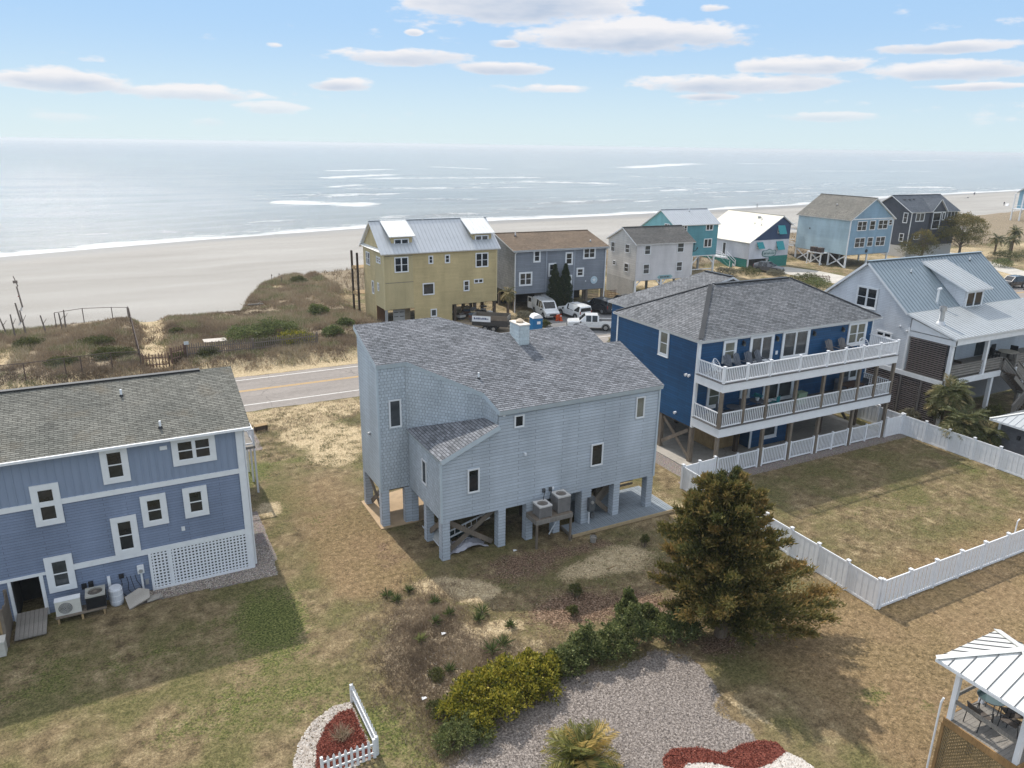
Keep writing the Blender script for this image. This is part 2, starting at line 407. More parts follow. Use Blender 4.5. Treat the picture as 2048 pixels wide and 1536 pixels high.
def zone_dune(x, y):
    yd = np.interp(x, DU_X, DU_Y)
    a = sst(68.6, 71.5, y)*sst(yd+1.5, yd-1.5, y)*sst(27, 23, x)
    b = sst(100, 104, y)*sst(yd+1.5, yd-2.5, y)*sst(23, 27, x)
    return np.maximum(a, b)
def height(x, y):
    x = np.asarray(x, float); y = np.asarray(y, float)
    yd = np.interp(x, DU_X, DU_Y); ys = np.interp(x, SH_X, SH_Y)
    d = zone_dune(x, y)*(.45+.75*VA.fbm(x*.11, y*.11, 3))
    path = np.exp(-((x-2.3)/1.5)**4)*sst(69, 72, y)*sst(100, 92, y)
    d = d*(1-.8*path)
    t = np.clip((y-yd)/(ys-yd), 0, 3)
    beach = np.where(t < .72, .15-1.55*t/.72, -1.4-1.1*(t-.72)/.28)
    beach = np.maximum(beach, -7)+.1*VB.fbm(x*.05, y*.16, 3)*np.clip(1-t, 0, 1)
    w = sst(yd-1, yd+3, y)
    flat = .12*(VC.fbm(x*.18, y*.18, 2)-.5)*sst(56, 52, y)*sst(-20, 6, y)*0.6
    # scrubby hummocks in front of the house
    hum = .28*np.exp(-((x-10.5)/2.6)**2-((y-25.2)/2.4)**2)
    return (d+flat+hum)*(1-w)+beach*w
def hz(x, y): return float(height(x, y))

def gauss(x, y, cx, cy, rx, ry, a=0):
    c, s = math.cos(a), math.sin(a); dx, dy = x-cx, y-cy
    return np.exp(-((dx*c+dy*s)/rx)**2-((-dx*s+dy*c)/ry)**2)
def inpoly(x, y, P):
    r = np.zeros(x.shape, bool); n = len(P); j = n-1
    for i in range(n):
        xi, yi = P[i]; xj, yj = P[j]
        c = ((yi > y) != (yj > y)) & (x < (xj-xi)*(y-yi)/(yj-yi+1e-12)+xi); r ^= c; j = i
    return r
def axis(spans):
    o = []
    for a, b, st in spans: o += list(np.arange(a, b-1e-6, st))
    return np.array(o+[spans[-1][1]])
MATPOLY = [(7.2, 18.6), (9.5, 20.0), (11.6, 20.1), (13.7, 20.9), (16, 20.5), (18.0, 20.6), (18.9, 19.6), (18.6, 17.6), (17.8, 15.9), (18.0, 14.6), (18.3, 12.8), (17, 6), (6, 6)]
def blur_poly(x, y, P, r=.35):
    xx = x+(VA.fbm(x*.9, y*.9, 3)-.5)*1.1; yy = y+(VB.fbm(x*.9, y*.9, 3)-.5)*1.1
    s = 0
    for dx, dy in ((0, 0), (r, 0), (-r, 0), (0, r), (0, -r)): s = s+inpoly(xx+dx, yy+dy, P)
    return s/5.0
def ground():
    xs = axis([(-600, -60, 30), (-60, -16, 2), (-16, 34, .22), (34, 62, .45), (62, 170, 1.2), (170, 420, 5), (420, 1600, 40), (1600, 6000, 400)])
    ys = axis([(-60, 6, 4), (6, 38, .22), (38, 58, .35), (58, 122, .5), (122, 300, 2.0), (300, 700, 25), (700, 1500, 100)])
    X, Y = np.meshgrid(xs, ys); Z = height(X, Y)
    nx, ny = len(xs), len(ys)
    co = np.stack([X, Y, Z], -1).reshape(-1, 3)
    idx = np.arange(nx*ny).reshape(ny, nx)
    f = np.stack([idx[:-1, :-1], idx[:-1, 1:], idx[1:, 1:], idx[1:, :-1]], -1).reshape(-1, 4)
    me = bpy.data.meshes.new('ground'); me.vertices.add(len(co)); me.vertices.foreach_set('co', co.ravel().astype(np.float32))
    me.loops.add(f.size); me.loops.foreach_set('vertex_index', f.ravel().astype(np.int32)); me.polygons.add(len(f))
    me.polygons.foreach_set('loop_start', np.arange(0, f.size, 4, dtype=np.int32))
    me.polygons.foreach_set('use_smooth', np.ones(len(f), bool)); me.update()
    x, y = X.ravel(), Y.ravel(); yd = np.interp(x, DU_X, DU_Y); ysr = np.interp(x, SH_X, SH_Y)
    # surface kinds, 0..1
    green = .36*gauss(x, y, 1, 29, 6, 4)+.6*gauss(x, y, 4.2, 30, 1.5, 3.2)+.75*gauss(x, y, 5.2, 46, 2.0, 3.4)+.5*gauss(x, y, 9.5, 47, 2.4, 1.0)+.58*gauss(x, y, 5.8, 21.5, 2.6, 2.2)\
        + .42*gauss(x, y, 2.0, 24.5, 4.0, 1.8)+.4*gauss(x, y, 6.9, 18.6, 1, 1.5)+.55*gauss(x, y, 23.5, 14.6, 1.3, .8)+.5*gauss(x, y, 25, 13.2, 1.0, .7)+.35*gauss(x, y, 20.5, 16.0, 1.2, .8)\
        + .4*gauss(x, y, 40, 25, 9, 5)+.4*gauss(x, y, 48.6, 28, 1.2, 4)+.35*gauss(x, y, -6, 30, 4, 3)+.55*gauss(x, y, 13, 52.5, 2.5, 1.4)+.35*gauss(x, y, 8, 38, 2, 4)+.3*gauss(x, y, 22, 28, 2, 1.2)
    green += .25*((y < 16) & (x < 8))+.5*sst(66, 72, x)*sst(84, 74, y)*sst(66, 68, y)*sst(90, 120, x)
    sand = .8*gauss(x, y, 12.6, 49.8, 3.6, 2.6)+.8*gauss(x, y, 10.6, 52.0, 2.2, 2.4)+.85*gauss(x, y, 11.2, 46.2, 1.9, 1.7, -.5)+.7*gauss(x, y, 8.3, 55.2, 3.0, 1.5)+.8*gauss(x, y, 14.5, 55, 3, 1.3)+.95*gauss(x, y, 11.6, 29.0, 1.7, .9, -.3)\
        + .95*gauss(x, y, 12.9, 27.5, 1.3, .9)+.9*gauss(x, y, 5.9, 40.6, .9, 1.2)+.55*gauss(x, y, 18.3, 27.1, 2.2, 1.1)+.68*gauss(x, y, 21.2, 27.2, 2.4, 1.8)+.8*gauss(x, y, 12.6, 24.6, 1.6, .7)+.75*gauss(x, y, 9.4, 23.4, 1.0, .9)\
        + .55*gauss(x, y, 27.3, 30, .9, 6)+.45*gauss(x, y, 7.9, 18.9, .8, .5)+.6*gauss(x, y, 18.7, 16.3, .35, 2.3, .25)+.5*gauss(x, y, 13.6, 23, 1, .8)+.4*gauss(x, y, 49.4, 29.5, .5, 2.6)
    sand += .9*sst(67.2, 67.8, y)*sst(71.8, 70, y)*sst(30, 20, x)+.62*sst(58.3, 57.8, y)*sst(53.5, 57, y)*(.5+.7*VA.fbm(x*.5, y*.5, 3))
    path = np.exp(-((x-2.4-.25*np.sin(y*.3))/1.25)**4)*sst(70, 73, y)*sst(100, 92, y)
    duneclear = gauss(x, y, -10.3, 80, .9, 4.5)+gauss(x, y, -2, 87.5, 1.2, .35)+gauss(x, y, -5, 86.5, 1.2, .5)+gauss(x, y, 19.3, 106, 1.6, 2.2)+gauss(x, y, 21.5, 112, 2.5, .9)
    sand = np.maximum(sand, np.maximum(path, .9*duneclear))
    lots = sst(67.3, 68, y)*sst(24, 28, x)*sst(yd+1, yd-1, y)*(1-zone_dune(x, y))
    sand += .62*lots*(.2+1.1*VB.fbm(x*.14, y*.14, 3))
    beach = sst(yd-1.2, yd+.8, y+1.2*(VC.fbm(x*.5, y*.5, 3)-.5)*2)
    leaf = .95*gauss(x, y, 16.2, 24.7, 2.4, 1.4)+.9*gauss(x, y, 19.2, 22.9, 1.8, 1.5)+.8*gauss(x, y, 15.8, 28.8, 2.6, 1.6)+.6*gauss(x, y, 20.3, 28.9, 3, .8)+.45*gauss(x, y, 10.3, 32.6, 1.4, 2.6)+.5*gauss(x, y, 22.3, 25.2, 1.5, 1.6)+.8*gauss(x, y, 20.6, 19.6, 1.6, .9)+.45*gauss(x, y, 25.2, 21.8, 1.4, 1.6)+.4*gauss(x, y, 9.0, 27.0, 2, 2)
    mat = blur_poly(x, y, MATPOLY)
    scrub = zone_dune(x, y)*(1-path)+.95*gauss(x, y, 9.5, 25.4, 2.1, 3.6, -.35)+.7*gauss(x, y, 11.5, 22.6, 2.6, 1.5)+.5*sst(17, 9, x)*sst(52, 54, y)*sst(58, 56, y)*0
    wet = beach*(sst(ysr-24, ysr-6, y+2*(VB.fbm(x*.02, y*.1, 2)-.5)*8))
    gravel = np.maximum.reduce([inpoly(x, y, [(-1.2, 33.7), (4.9, 33.3), (5.3, 36), (4.9, 46), (4, 46), (4, 34.7), (-1.2, 34.7)])*1., inpoly(x, y, [(4.9, 49.5), (7.2, 49.9), (7.3, 53.5), (5.2, 54)])*1., inpoly(x, y, [(30.2, 33.4), (31.6, 33.4), (31.6, 45), (30.2, 45)])*1.,
                                inpoly(x, y, [(29.4, 31.9), (50, 31.9), (50, 33.2), (29.4, 33.2)])*.8])
    warm = .95*sst(19, 23, x)*sst(24, 18, y)+.6*sst(5, 8, x)*sst(14, 10, x)*sst(28, 31, y)*sst(47, 42, y)+.6*sst(26, 30, x)*sst(33, 30, y)*0+.5*gauss(x, y, 9, 32.5, 2, 5)
    for nm, ch in (('kind_a', (green, sand, leaf, mat)), ('kind_b', (scrub, wet, gravel, beach)), ('kind_c', (warm, lots, green*0, green*0))):
        a = me.color_attributes.new(nm, 'FLOAT_COLOR', 'POINT')
        a.data.foreach_set('color', np.clip(np.stack(ch, -1), 0, 1).astype(np.float32).ravel())
    # material
    m, nt, b = newmat('ground_cover'); N = nt.nodes.new; L = nt.links.new
    def attr(n):
        k = N('ShaderNodeAttribute'); k.attribute_name = n; s = N('ShaderNodeSeparateColor'); L(k.outputs['Color'], s.inputs[0]); return (*s.outputs[:3], k.outputs['Alpha'])
    A, B, Cc = attr('kind_a'), attr('kind_b'), attr('kind_c')
    def mth(op, p, q, clamp=False):
        n = N('ShaderNodeMath'); n.operation = op; n.use_clamp = clamp
        for i, v in enumerate((p, q)):
            if isinstance(v, (int, float)): n.inputs[i].default_value = v
            else: L(v, n.inputs[i])
        return n.outputs[0]
    def edge(w, nz, k=3.2, bias=0.0):
        """ragged edge: weight pushed around by noise"""
        rag = mth('ADD', mth('MULTIPLY', nz, 1.1), mth('ADD', mth('MULTIPLY', nmid_, 1.0), mth('MULTIPLY', ntuft, .9))); rag = mth('SUBTRACT', rag, .95)
        return mth('MULTIPLY', mth('ADD', mth('SUBTRACT', mth('MULTIPLY', w, 1.5), rag), bias), k, True)
    nmid_ = nodes_noise(nt, .8, 5, rough=.6); ntuft = nodes_noise(nt, 9, 4, rough=.6)
    nbig = nodes_noise(nt, .35, 5); nmid = nodes_noise(nt, 1.7, 6, rough=.65); nfine = nodes_noise(nt, 11, 6, rough=.7); ngrain = nodes_noise(nt, 45, 4, rough=.7); npatch = nodes_noise(nt, 4.2, 6, rough=.7)
    def mixc(f, c1, c2, mode='MIX'):
        k = N('ShaderNodeMixRGB'); k.blend_type = mode
        if isinstance(f, (int, float)): k.inputs[0].default_value = f
        else: L(f, k.inputs[0])
        for i, c in ((1, c1), (2, c2)):
            if isinstance(c, tuple): k.inputs[i].default_value = (*c[:3], 1)
            else: L(c, k.inputs[i])
        return k.outputs[0]
    dry = ramp(nt, nmid, [(.35, (.085, .063, .034)), (.45, (.162, .12, .066)), (.55, (.222, .168, .093)), (.66, (.32, .25, .145))])
    olive = ramp(nt, npatch, [(.37, (.078, .075, .027)), (.63, (.18, .155, .068))])
    base = mixc(mth('MULTIPLY', mth('SUBTRACT', nbig, .43), 6, True), dry, olive)
    warmc = ramp(nt, npatch, [(.37, (.125, .085, .043)), (.5, (.232, .156, .082)), (.65, (.33, .232, .13))])
    base = mixc(mth('MULTIPLY', edge(Cc[0], npatch, 1.6), .75), base, warmc)
    grn = ramp(nt, nfine, [(.38, (.042, .058, .014)), (.5, (.095, .108, .028)), (.64, (.18, .172, .06))])
    base = mixc(edge(A[0], npatch, 2.6), base, grn)
    leafc = ramp(nt, nfine, [(.37, (.055, .035, .022)), (.5, (.14, .088, .058)), (.64, (.3, .21, .15))])
    base = mixc(mth('MULTIPLY', edge(A[2], nmid, 2.4), .95), base, leafc)
    scr = ramp(nt, nfine, [(.36, (.13, .098, .065)), (.5, (.225, .175, .115)), (.64, (.36, .295, .205))])
    base = mixc(mth('MULTIPLY', edge(B[0], npatch, 2.4), .92), base, scr)
    sandc = ramp(nt, npatch, [(.35, (.31, .235, .135)), (.5, (.44, .345, .21)), (.65, (.53, .43, .28))])
    base = mixc(edge(A[1], npatch, 3.4, -.05), base, sandc)
    matc = ramp(nt, nfine, [(.38, (.15, .128, .112)), (.5, (.235, .204, .182)), (.64, (.33, .292, .265))])
    base = mixc(edge(A[3], mth('MULTIPLY', npatch, .9), 3, -.2), base, matc)
    vo = N('ShaderNodeTexVoronoi'); vo.inputs['Scale'].default_value = 16; tcn = N('ShaderNodeTexCoord'); L(tcn.outputs['Object'], vo.inputs['Vector'])
    grav = mixc(.75, ramp(nt, vo.outputs['Distance'], [(.0, (.42, .36, .32)), (.6, (.12, .095, .085))]), vo.outputs['Color'], 'MULTIPLY')
    grav = mixc(.6, grav, (.3, .26, .235)); base = mixc(edge(B[2], npatch, 4), base, grav)
    bs = ramp(nt, nodes_noise(nt, .09, 6, stretch=(.25, 1, 1)), [(.3, (.275, .258, .232)), (.5, (.315, .298, .272)), (.72, (.365, .348, .32))])
    base = mixc(edge(B[3], npatch, 5, -.25), base, bs)
    base = mixc(mth('MULTIPLY', B[1], .92), base, ramp(nt, nodes_noise(nt, .06, 5, stretch=(.2, 1, 1)), [(.35, (.2, .18, .155)), (.7, (.26, .237, .208))]))
    base = mixc(1, base, ramp(nt, ngrain, [(.36, (.55,)*3), (.5, (1,)*3), (.66, (1.45,)*3)]), 'MULTIPLY')
    base = mixc(mth('SUBTRACT', 1, B[3], True), base, mixc(1, base, ramp(nt, nfine, [(.38, (.62,)*3), (.5, (1,)*3), (.64, (1.3,)*3)]), 'MULTIPLY'))
    L(base, b.inputs['Base Color'])
    rg = mixc(B[1], (.95, .95, .95), (.42, .42, .42)); L(rg, b.inputs['Roughness']); b.inputs['Specular IOR Level'].default_value = .2
    hgt = mth('ADD', nfine, mth('MULTIPLY', ngrain, .5)); bn = bump(nt, b, hgt, .55, .06)
    L(mth('MULTIPLY', mth('SUBTRACT', 1.05, B[3], True), .6), bn.inputs['Strength'])
    me.materials.append(m)
    o = link('ground', me); tag(o, kind='structure'); return o
ground()

def asphalt(name, c, sc=1.0):
    m, nt, b = newmat(name)
    f1, f2, f3 = nodes_noise(nt, 30, 4), nodes_noise(nt, .6, 6, stretch=(.18, 1, 1)), nodes_noise(nt, 2.5, 6)
    a = ramp(nt, f1, [(.3, mul(c, .85)), (.7, mul(c, 1.18))]); bb = ramp(nt, f2, [(.3, (.84,)*3), (.7, (1.12,)*3)]); cc = ramp(nt, f3, [(.3, (.9,)*3), (.7, (1.08,)*3)])
    o = a
    for q in (bb, cc):
        k = nt.nodes.new('ShaderNodeMixRGB'); k.blend_type = 'MULTIPLY'; k.inputs[0].default_value = 1; nt.links.new(o, k.inputs[1]); nt.links.new(q, k.inputs[2]); o = k.outputs[0]
    # fine cracks
    v = nt.nodes.new('ShaderNodeTexVoronoi'); v.feature = 'DISTANCE_TO_EDGE'; v.inputs['Scale'].default_value = .16
    tc = nt.nodes.new('ShaderNodeTexCoord'); nz = nt.nodes.new('ShaderNodeTexNoise'); nz.inputs['Scale'].default_value = .8
    nt.links.new(tc.outputs['Object'], nz.inputs['Vector']); va = nt.nodes.new('ShaderNodeVectorMath'); va.operation = 'ADD'; nt.links.new(tc.outputs['Object'], va.inputs[0]); nt.links.new(nz.outputs['Color'], va.inputs[1]); nt.links.new(va.outputs[0], v.inputs['Vector'])
    cr = ramp(nt, v.outputs['Distance'], [(.0, (.45,)*3), (.006, (1,)*3)])
    k = nt.nodes.new('ShaderNodeMixRGB'); k.blend_type = 'MULTIPLY'; k.inputs[0].default_value = .7; nt.links.new(o, k.inputs[1]); nt.links.new(cr, k.inputs[2])
    nt.links.new(k.outputs[0], b.inputs['Base Color']); b.inputs['Roughness'].default_value = .9; b.inputs['Specular IOR Level'].default_value = .2; bump(nt, b, f1, .3, .01)
    return m
M_ASPH = asphalt('road_asphalt', (.255, .228, .205)); M_LOT = asphalt('lot_gravel', (.17, .168, .168)); M_CONC = asphalt('concrete', (.46, .43, .38))
M_SLAB = asphalt('slab_concrete', (.36, .33, .29))
def paintline(name, c):
    m, nt, b = newmat(name); f = nodes_noise(nt, 5, 6, rough=.75)
    nt.links.new(ramp(nt, f, [(.32, (.25, .23, .21)), (.45, c), (.8, mul(c, 1.1))]), b.inputs['Base Color']); b.inputs['Roughness'].default_value = .8; return m
def sheet(name, poly, z, mat, z_low=None):
    mb = MB(); mb.prism(poly, z-.06 if z_low is None else z_low, z); o = mb.make(name, mat); return tag(o, kind='structure')
def wavy(x0, x1, y, amp, step=1.1, seed=0):
    r = random.Random(seed); return [(x, y+r.uniform(-amp, amp)) for x in np.arange(x0, x1, step)]
road = [*wavy(-150, 80, 57.95, .14, 1.0, 1), (330, 58.0), (330, 67.4), *wavy(-150, 80, 67.45, .16, 1.0, 2)[::-1]]
sheet('road', road, .012, M_ASPH)
YEL = paintline('yellow_line_paint', (.52, .3, .06)); WHT = paintline('white_line_paint', (.62, .6, .56))
for y0, w, m in ((59.55, .13, WHT), (66.55, .13, WHT), (63.2, .11, YEL), (63.45, .11, YEL)):
    sheet('road_marking', [(-150, y0-w/2), (330, y0-w/2), (330, y0+w/2), (-150, y0+w/2)], .017, m, .0125)
sheet('parking_pavement', [(41.5, 67.3), (60.5, 67.3), (59.5, 72), (58.2, 79.5), (50, 81), (44.2, 80.4), (43.6, 76), (42.6, 72)], .02, M_LOT)
sheet('driveway_pavement', [(99.6, 67.3), (107, 67.3), (107.2, 84.5), (107.6, 90), (106, 96.2), (99.2, 96.2), (99.8, 90)], .02, M_CONC)
sheet('driveway_pavement', [(132, 67.3), (137.5, 67.3), (152, 90), (155, 98), (150, 98), (147, 91)], .02, M_CONC)
sheet('driveway_pavement', [(62.5, 67.3), (74, 67.3), (73, 83), (63, 83)], .02, M_LOT)
sheet('driveway_pavement', [(30.2, 67.3), (40.6, 67.3), (40.2, 80), (30.4, 80)], .02, asphalt('dirt_drive', (.27, .22, .16)))

# ---------------------------------------------------------------- sea
rr = random.Random(77)
def sea():
    xs = axis([(-6000, -1200, 400), (-1200, -300, 60), (-300, -60, 6), (-60, 420, 2.2), (420, 1000, 5), (1000, 2500, 30), (2500, 16000, 500)])
    ys = axis([(40, 150, 10), (150, 420, 1.5), (420, 760, 3.0), (760, 1300, 10), (1300, 3000, 60), (3000, 22000, 800)])
    X, Y = np.meshgrid(xs, ys); x, y = X.ravel(), Y.ravel(); ysr = np.interp(x, SH_X, SH_Y); dist = y-ysr
    near = sst(900, 250, y)*sst(700, 300, x)*sst(-200, -60, x)
    ph = dist*.34+2.6*VA.fbm(x*.012, y*.012, 3)*4
    z = SEA_Z+near*(.10*np.sin(ph)+.16*(VB.fbm(x*.05, y*.14, 4)-.5)*2)*sst(-4, 20, dist)
    # breaking waves: crest lines (x0,y0 -> x1,y1, width, foam)
    CR = [*[(rr.uniform(30, 520), 0, 0, 0, rr.uniform(1.2, 3.2), rr.uniform(.35, .7)) for _ in range(46)], (55, 309, 92, 285, 9, 1.0), (85, 331, 102, 344, 2.2, .8), (103, 404, 130, 428, 4.5, .75), (110, 392, 215, 382, 7, .62), (128, 513, 200, 570, 13, .85), (150, 505, 300, 505, 12, .7), (165, 652, 236, 682, 12, .8),
          (305, 762, 335, 675, 14, .7), (95, 318, 150, 300, 4, .55), (55, 347, 82, 362, 1.6, .45), (240, 452, 290, 402, 9, .75), (520, 720, 810, 940, 26, .95), (900, 940, 1040, 930, 20, .7), (370, 515, 420, 466, 5, .6), (265, 336, 315, 346, 4, .7), (430, 376, 470, 350, 5, .6), (455, 330, 500, 320, 7, .8), (180, 300, 260, 318, 3, .45), (200, 270, 240, 268, 3, .6), (330, 400, 420, 400, 5, .5), (300, 300, 350, 296, 4, .55), (190, 420, 240, 440, 5, .5), (700, 620, 900, 600, 12, .6), (1700, 1250, 2300, 1500, 40, .7)]
    CR = [c if c[1] else (c[0], (b_ := float(np.interp(c[0], SH_X, SH_Y))+rr.choice([18, 30, 45, 65, 90, 130])*rr.uniform(.8, 1.2)), c[0]+(l_ := rr.uniform(14, 60)), b_+l_*.12*rr.uniform(.2, 1.6), c[4], c[5]) for c in CR]
    foam = np.zeros_like(x)
    wob = (VC.fbm(x*.06, y*.06, 4)-.5)*10
    for x0, y0, x1, y1, w, s in CR:
        dx, dy = x1-x0, y1-y0; l = math.hypot(dx, dy); t = ((x-x0)*dx+(y-y0)*dy)/l/l; n = ((x-x0)*-dy+(y-y0)*dx)/l
        k = s*np.exp(-((n+wob*w/9)/w)**2)*sst(-.12, .1, t)*sst(1.12, .85, t)
        foam = np.maximum(foam, k); z = z+.5*near*np.exp(-((n-w*.55)/2.5)**2)*sst(-.1, .2, t)*sst(1.1, .8, t)*s
    swash = (sst(-9, -3, dist+6*(VA.fbm(x*.03, x*0+3, 3)-.5))*sst(13, 2, dist+14*(VB.fbm(x*.035, y*.06, 3)-.5)))
    foam = np.maximum(foam, .95*swash)
    foam = np.maximum(foam, .34*sst(60, 12, dist)*sst(.48, .7, VC.fbm(x*.03, y*.11, 3)))
    shal = sst(110, 0, dist)
    nx, ny = len(xs), len(ys); idx = np.arange(nx*ny).reshape(ny, nx)
    f = np.stack([idx[:-1, :-1], idx[:-1, 1:], idx[1:, 1:], idx[1:, :-1]], -1).reshape(-1, 4)
    keep = dist[f[:, 0]] > -40; f = f[keep]
    me = bpy.data.meshes.new('sea'); co = np.stack([x, y, z], -1)
    me.vertices.add(len(co)); me.vertices.foreach_set('co', co.ravel().astype(np.float32)); me.loops.add(f.size); me.loops.foreach_set('vertex_index', f.ravel().astype(np.int32)); me.polygons.add(len(f))
    me.polygons.foreach_set('loop_start', np.arange(0, f.size, 4, dtype=np.int32)); me.polygons.foreach_set('use_smooth', np.ones(len(f), bool)); me.update()
    a = me.color_attributes.new('surf', 'FLOAT_COLOR', 'POINT'); a.data.foreach_set('color', np.clip(np.stack([foam, shal, foam*0, foam*0+1], -1), 0, 1).astype(np.float32).ravel())
    m, nt, b = newmat('sea_water'); N = nt.nodes.new; L = nt.links.new
    at = N('ShaderNodeAttribute'); at.attribute_name = 'surf'; sp = N('ShaderNodeSeparateColor'); L(at.outputs['Color'], sp.inputs[0])
    n1 = nodes_noise(nt, .22, 8, rough=.7, stretch=(.45, 1.6, 1)); n2 = nodes_noise(nt, .03, 5, stretch=(.35, 1.5, 1)); n3 = nodes_noise(nt, .9, 6, stretch=(.5, 1.3, 1))
    deep = ramp(nt, n2, [(.38, (.205, .225, .225)), (.62, (.28, .295, .287))])
    k = N('ShaderNodeMixRGB'); L(sp.outputs[1], k.inputs[0]); L(deep, k.inputs[1]); k.inputs[2].default_value = (.235, .24, .225, 1)
    fm = N('ShaderNodeMath'); fm.operation = 'MULTIPLY_ADD'; L(sp.outputs[0], fm.inputs[0]); fm.inputs[1].default_value = 2.05; fm.inputs[2].default_value = -.35
    n1b = N('ShaderNodeMath'); n1b.operation = 'MULTIPLY_ADD'; L(n1, n1b.inputs[0]); n1b.inputs[1].default_value = 5.0; n1b.inputs[2].default_value = -1.95
    f2 = N('ShaderNodeMath'); f2.operation = 'SUBTRACT'; L(fm.outputs[0], f2.inputs[0]); L(n1b.outputs[0], f2.inputs[1])
    f3 = N('ShaderNodeMath'); f3.operation = 'MULTIPLY'; f3.use_clamp = True; L(f2.outputs[0], f3.inputs[0]); f3.inputs[1].default_value = .95
    k2 = N('ShaderNodeMixRGB'); L(f3.outputs[0], k2.inputs[0]); L(k.outputs[0], k2.inputs[1]); k2.inputs[2].default_value = (.6, .61, .61, 1)
    L(k2.outputs[0], b.inputs['Base Color']); b.inputs['IOR'].default_value = 1.33
    r = N('ShaderNodeMapRange'); L(f3.outputs[0], r.inputs['Value']); r.inputs['To Min'].default_value = .13; r.inputs['To Max'].default_value = .9; L(r.outputs[0], b.inputs['Roughness'])
    hh = N('ShaderNodeMath'); hh.operation = 'ADD'; L(n1, hh.inputs[0]); L(n3, hh.inputs[1]); bump(nt, b, hh.outputs[0], .7, .6)
    me.materials.append(m); tag(link('sea', me), kind='structure')
sea()
# ---------------------------------------------------------------- materials shared by the houses
WT = plain('white_trim', (.74, .75, .76), .5, .08, 3); VINYL = plain('white_vinyl', (.76, .77, .79), .38, .07, 2, bmp=.03)
GLS = glass('window_glass'); GLS2 = glass('window_glass_blind', (.13, .135, .11), .1, .25); GLS3 = glass('window_glass_grey', (.05, .056, .06), .07, .4)
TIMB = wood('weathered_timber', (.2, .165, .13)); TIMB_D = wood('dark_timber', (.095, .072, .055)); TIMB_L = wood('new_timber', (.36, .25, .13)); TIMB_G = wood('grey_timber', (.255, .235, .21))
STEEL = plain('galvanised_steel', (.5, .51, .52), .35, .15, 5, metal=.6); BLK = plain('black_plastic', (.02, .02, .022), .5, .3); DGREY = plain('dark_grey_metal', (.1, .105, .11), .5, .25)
DARKIN = plain('painted_interior_shade', (.02, .019, .018), .9, .3)  # near-black colour painted on to stand in for shade inside openings
M_GB = siding('grey_blue_shingle_siding', (.47, .515, .565), (2.6, .17), .05, .018, dark=.58); M_GBS = siding('grey_blue_shake_siding', (.465, .51, .55), (.19, .17), .09, .014, dark=.5)
GBT = plain('grey_blue_trim', (.47, .53, .57), .5, .08, 3)
SH_GREY = shingles('grey_roof_shingles', (.205, .212, .232), (.36, .15), .42, dark=.3); SH_SLATE = shingles('slate_roof_shingles', (.19, .195, .208), (.34, .15), .4, dark=.3); SH_OLIVE = shingles('olive_grey_roof_shingles', (.185, .182, .162), (.34, .14), .26, moss=(.16, .13, .09))
SH_BROWN = shingles('brown_roof_shingles', (.2, .15, .11)); SH_TAN = shingles('tan_grey_roof_shingles', (.2, .19, .17)); SH_DARK = shingles('dark_blue_roof_shingles', (.115, .13, .155)); SH_DK2 = shingles('charcoal_roof_shingles', (.14, .135, .13))

def roofvent(parent, x, y, z, h=.32, r=.05):
    mb = MB(); mb.cyl((0, 0, -.1), (0, 0, h), r, r, 8); mb.cyl((0, 0, -.06), (0, 0, .07), r*2.4, r*1.3, 8, 1)
    o = mb.make('vent_pipe', [WT, BLK], parent); o.location = (x, y, z); return o

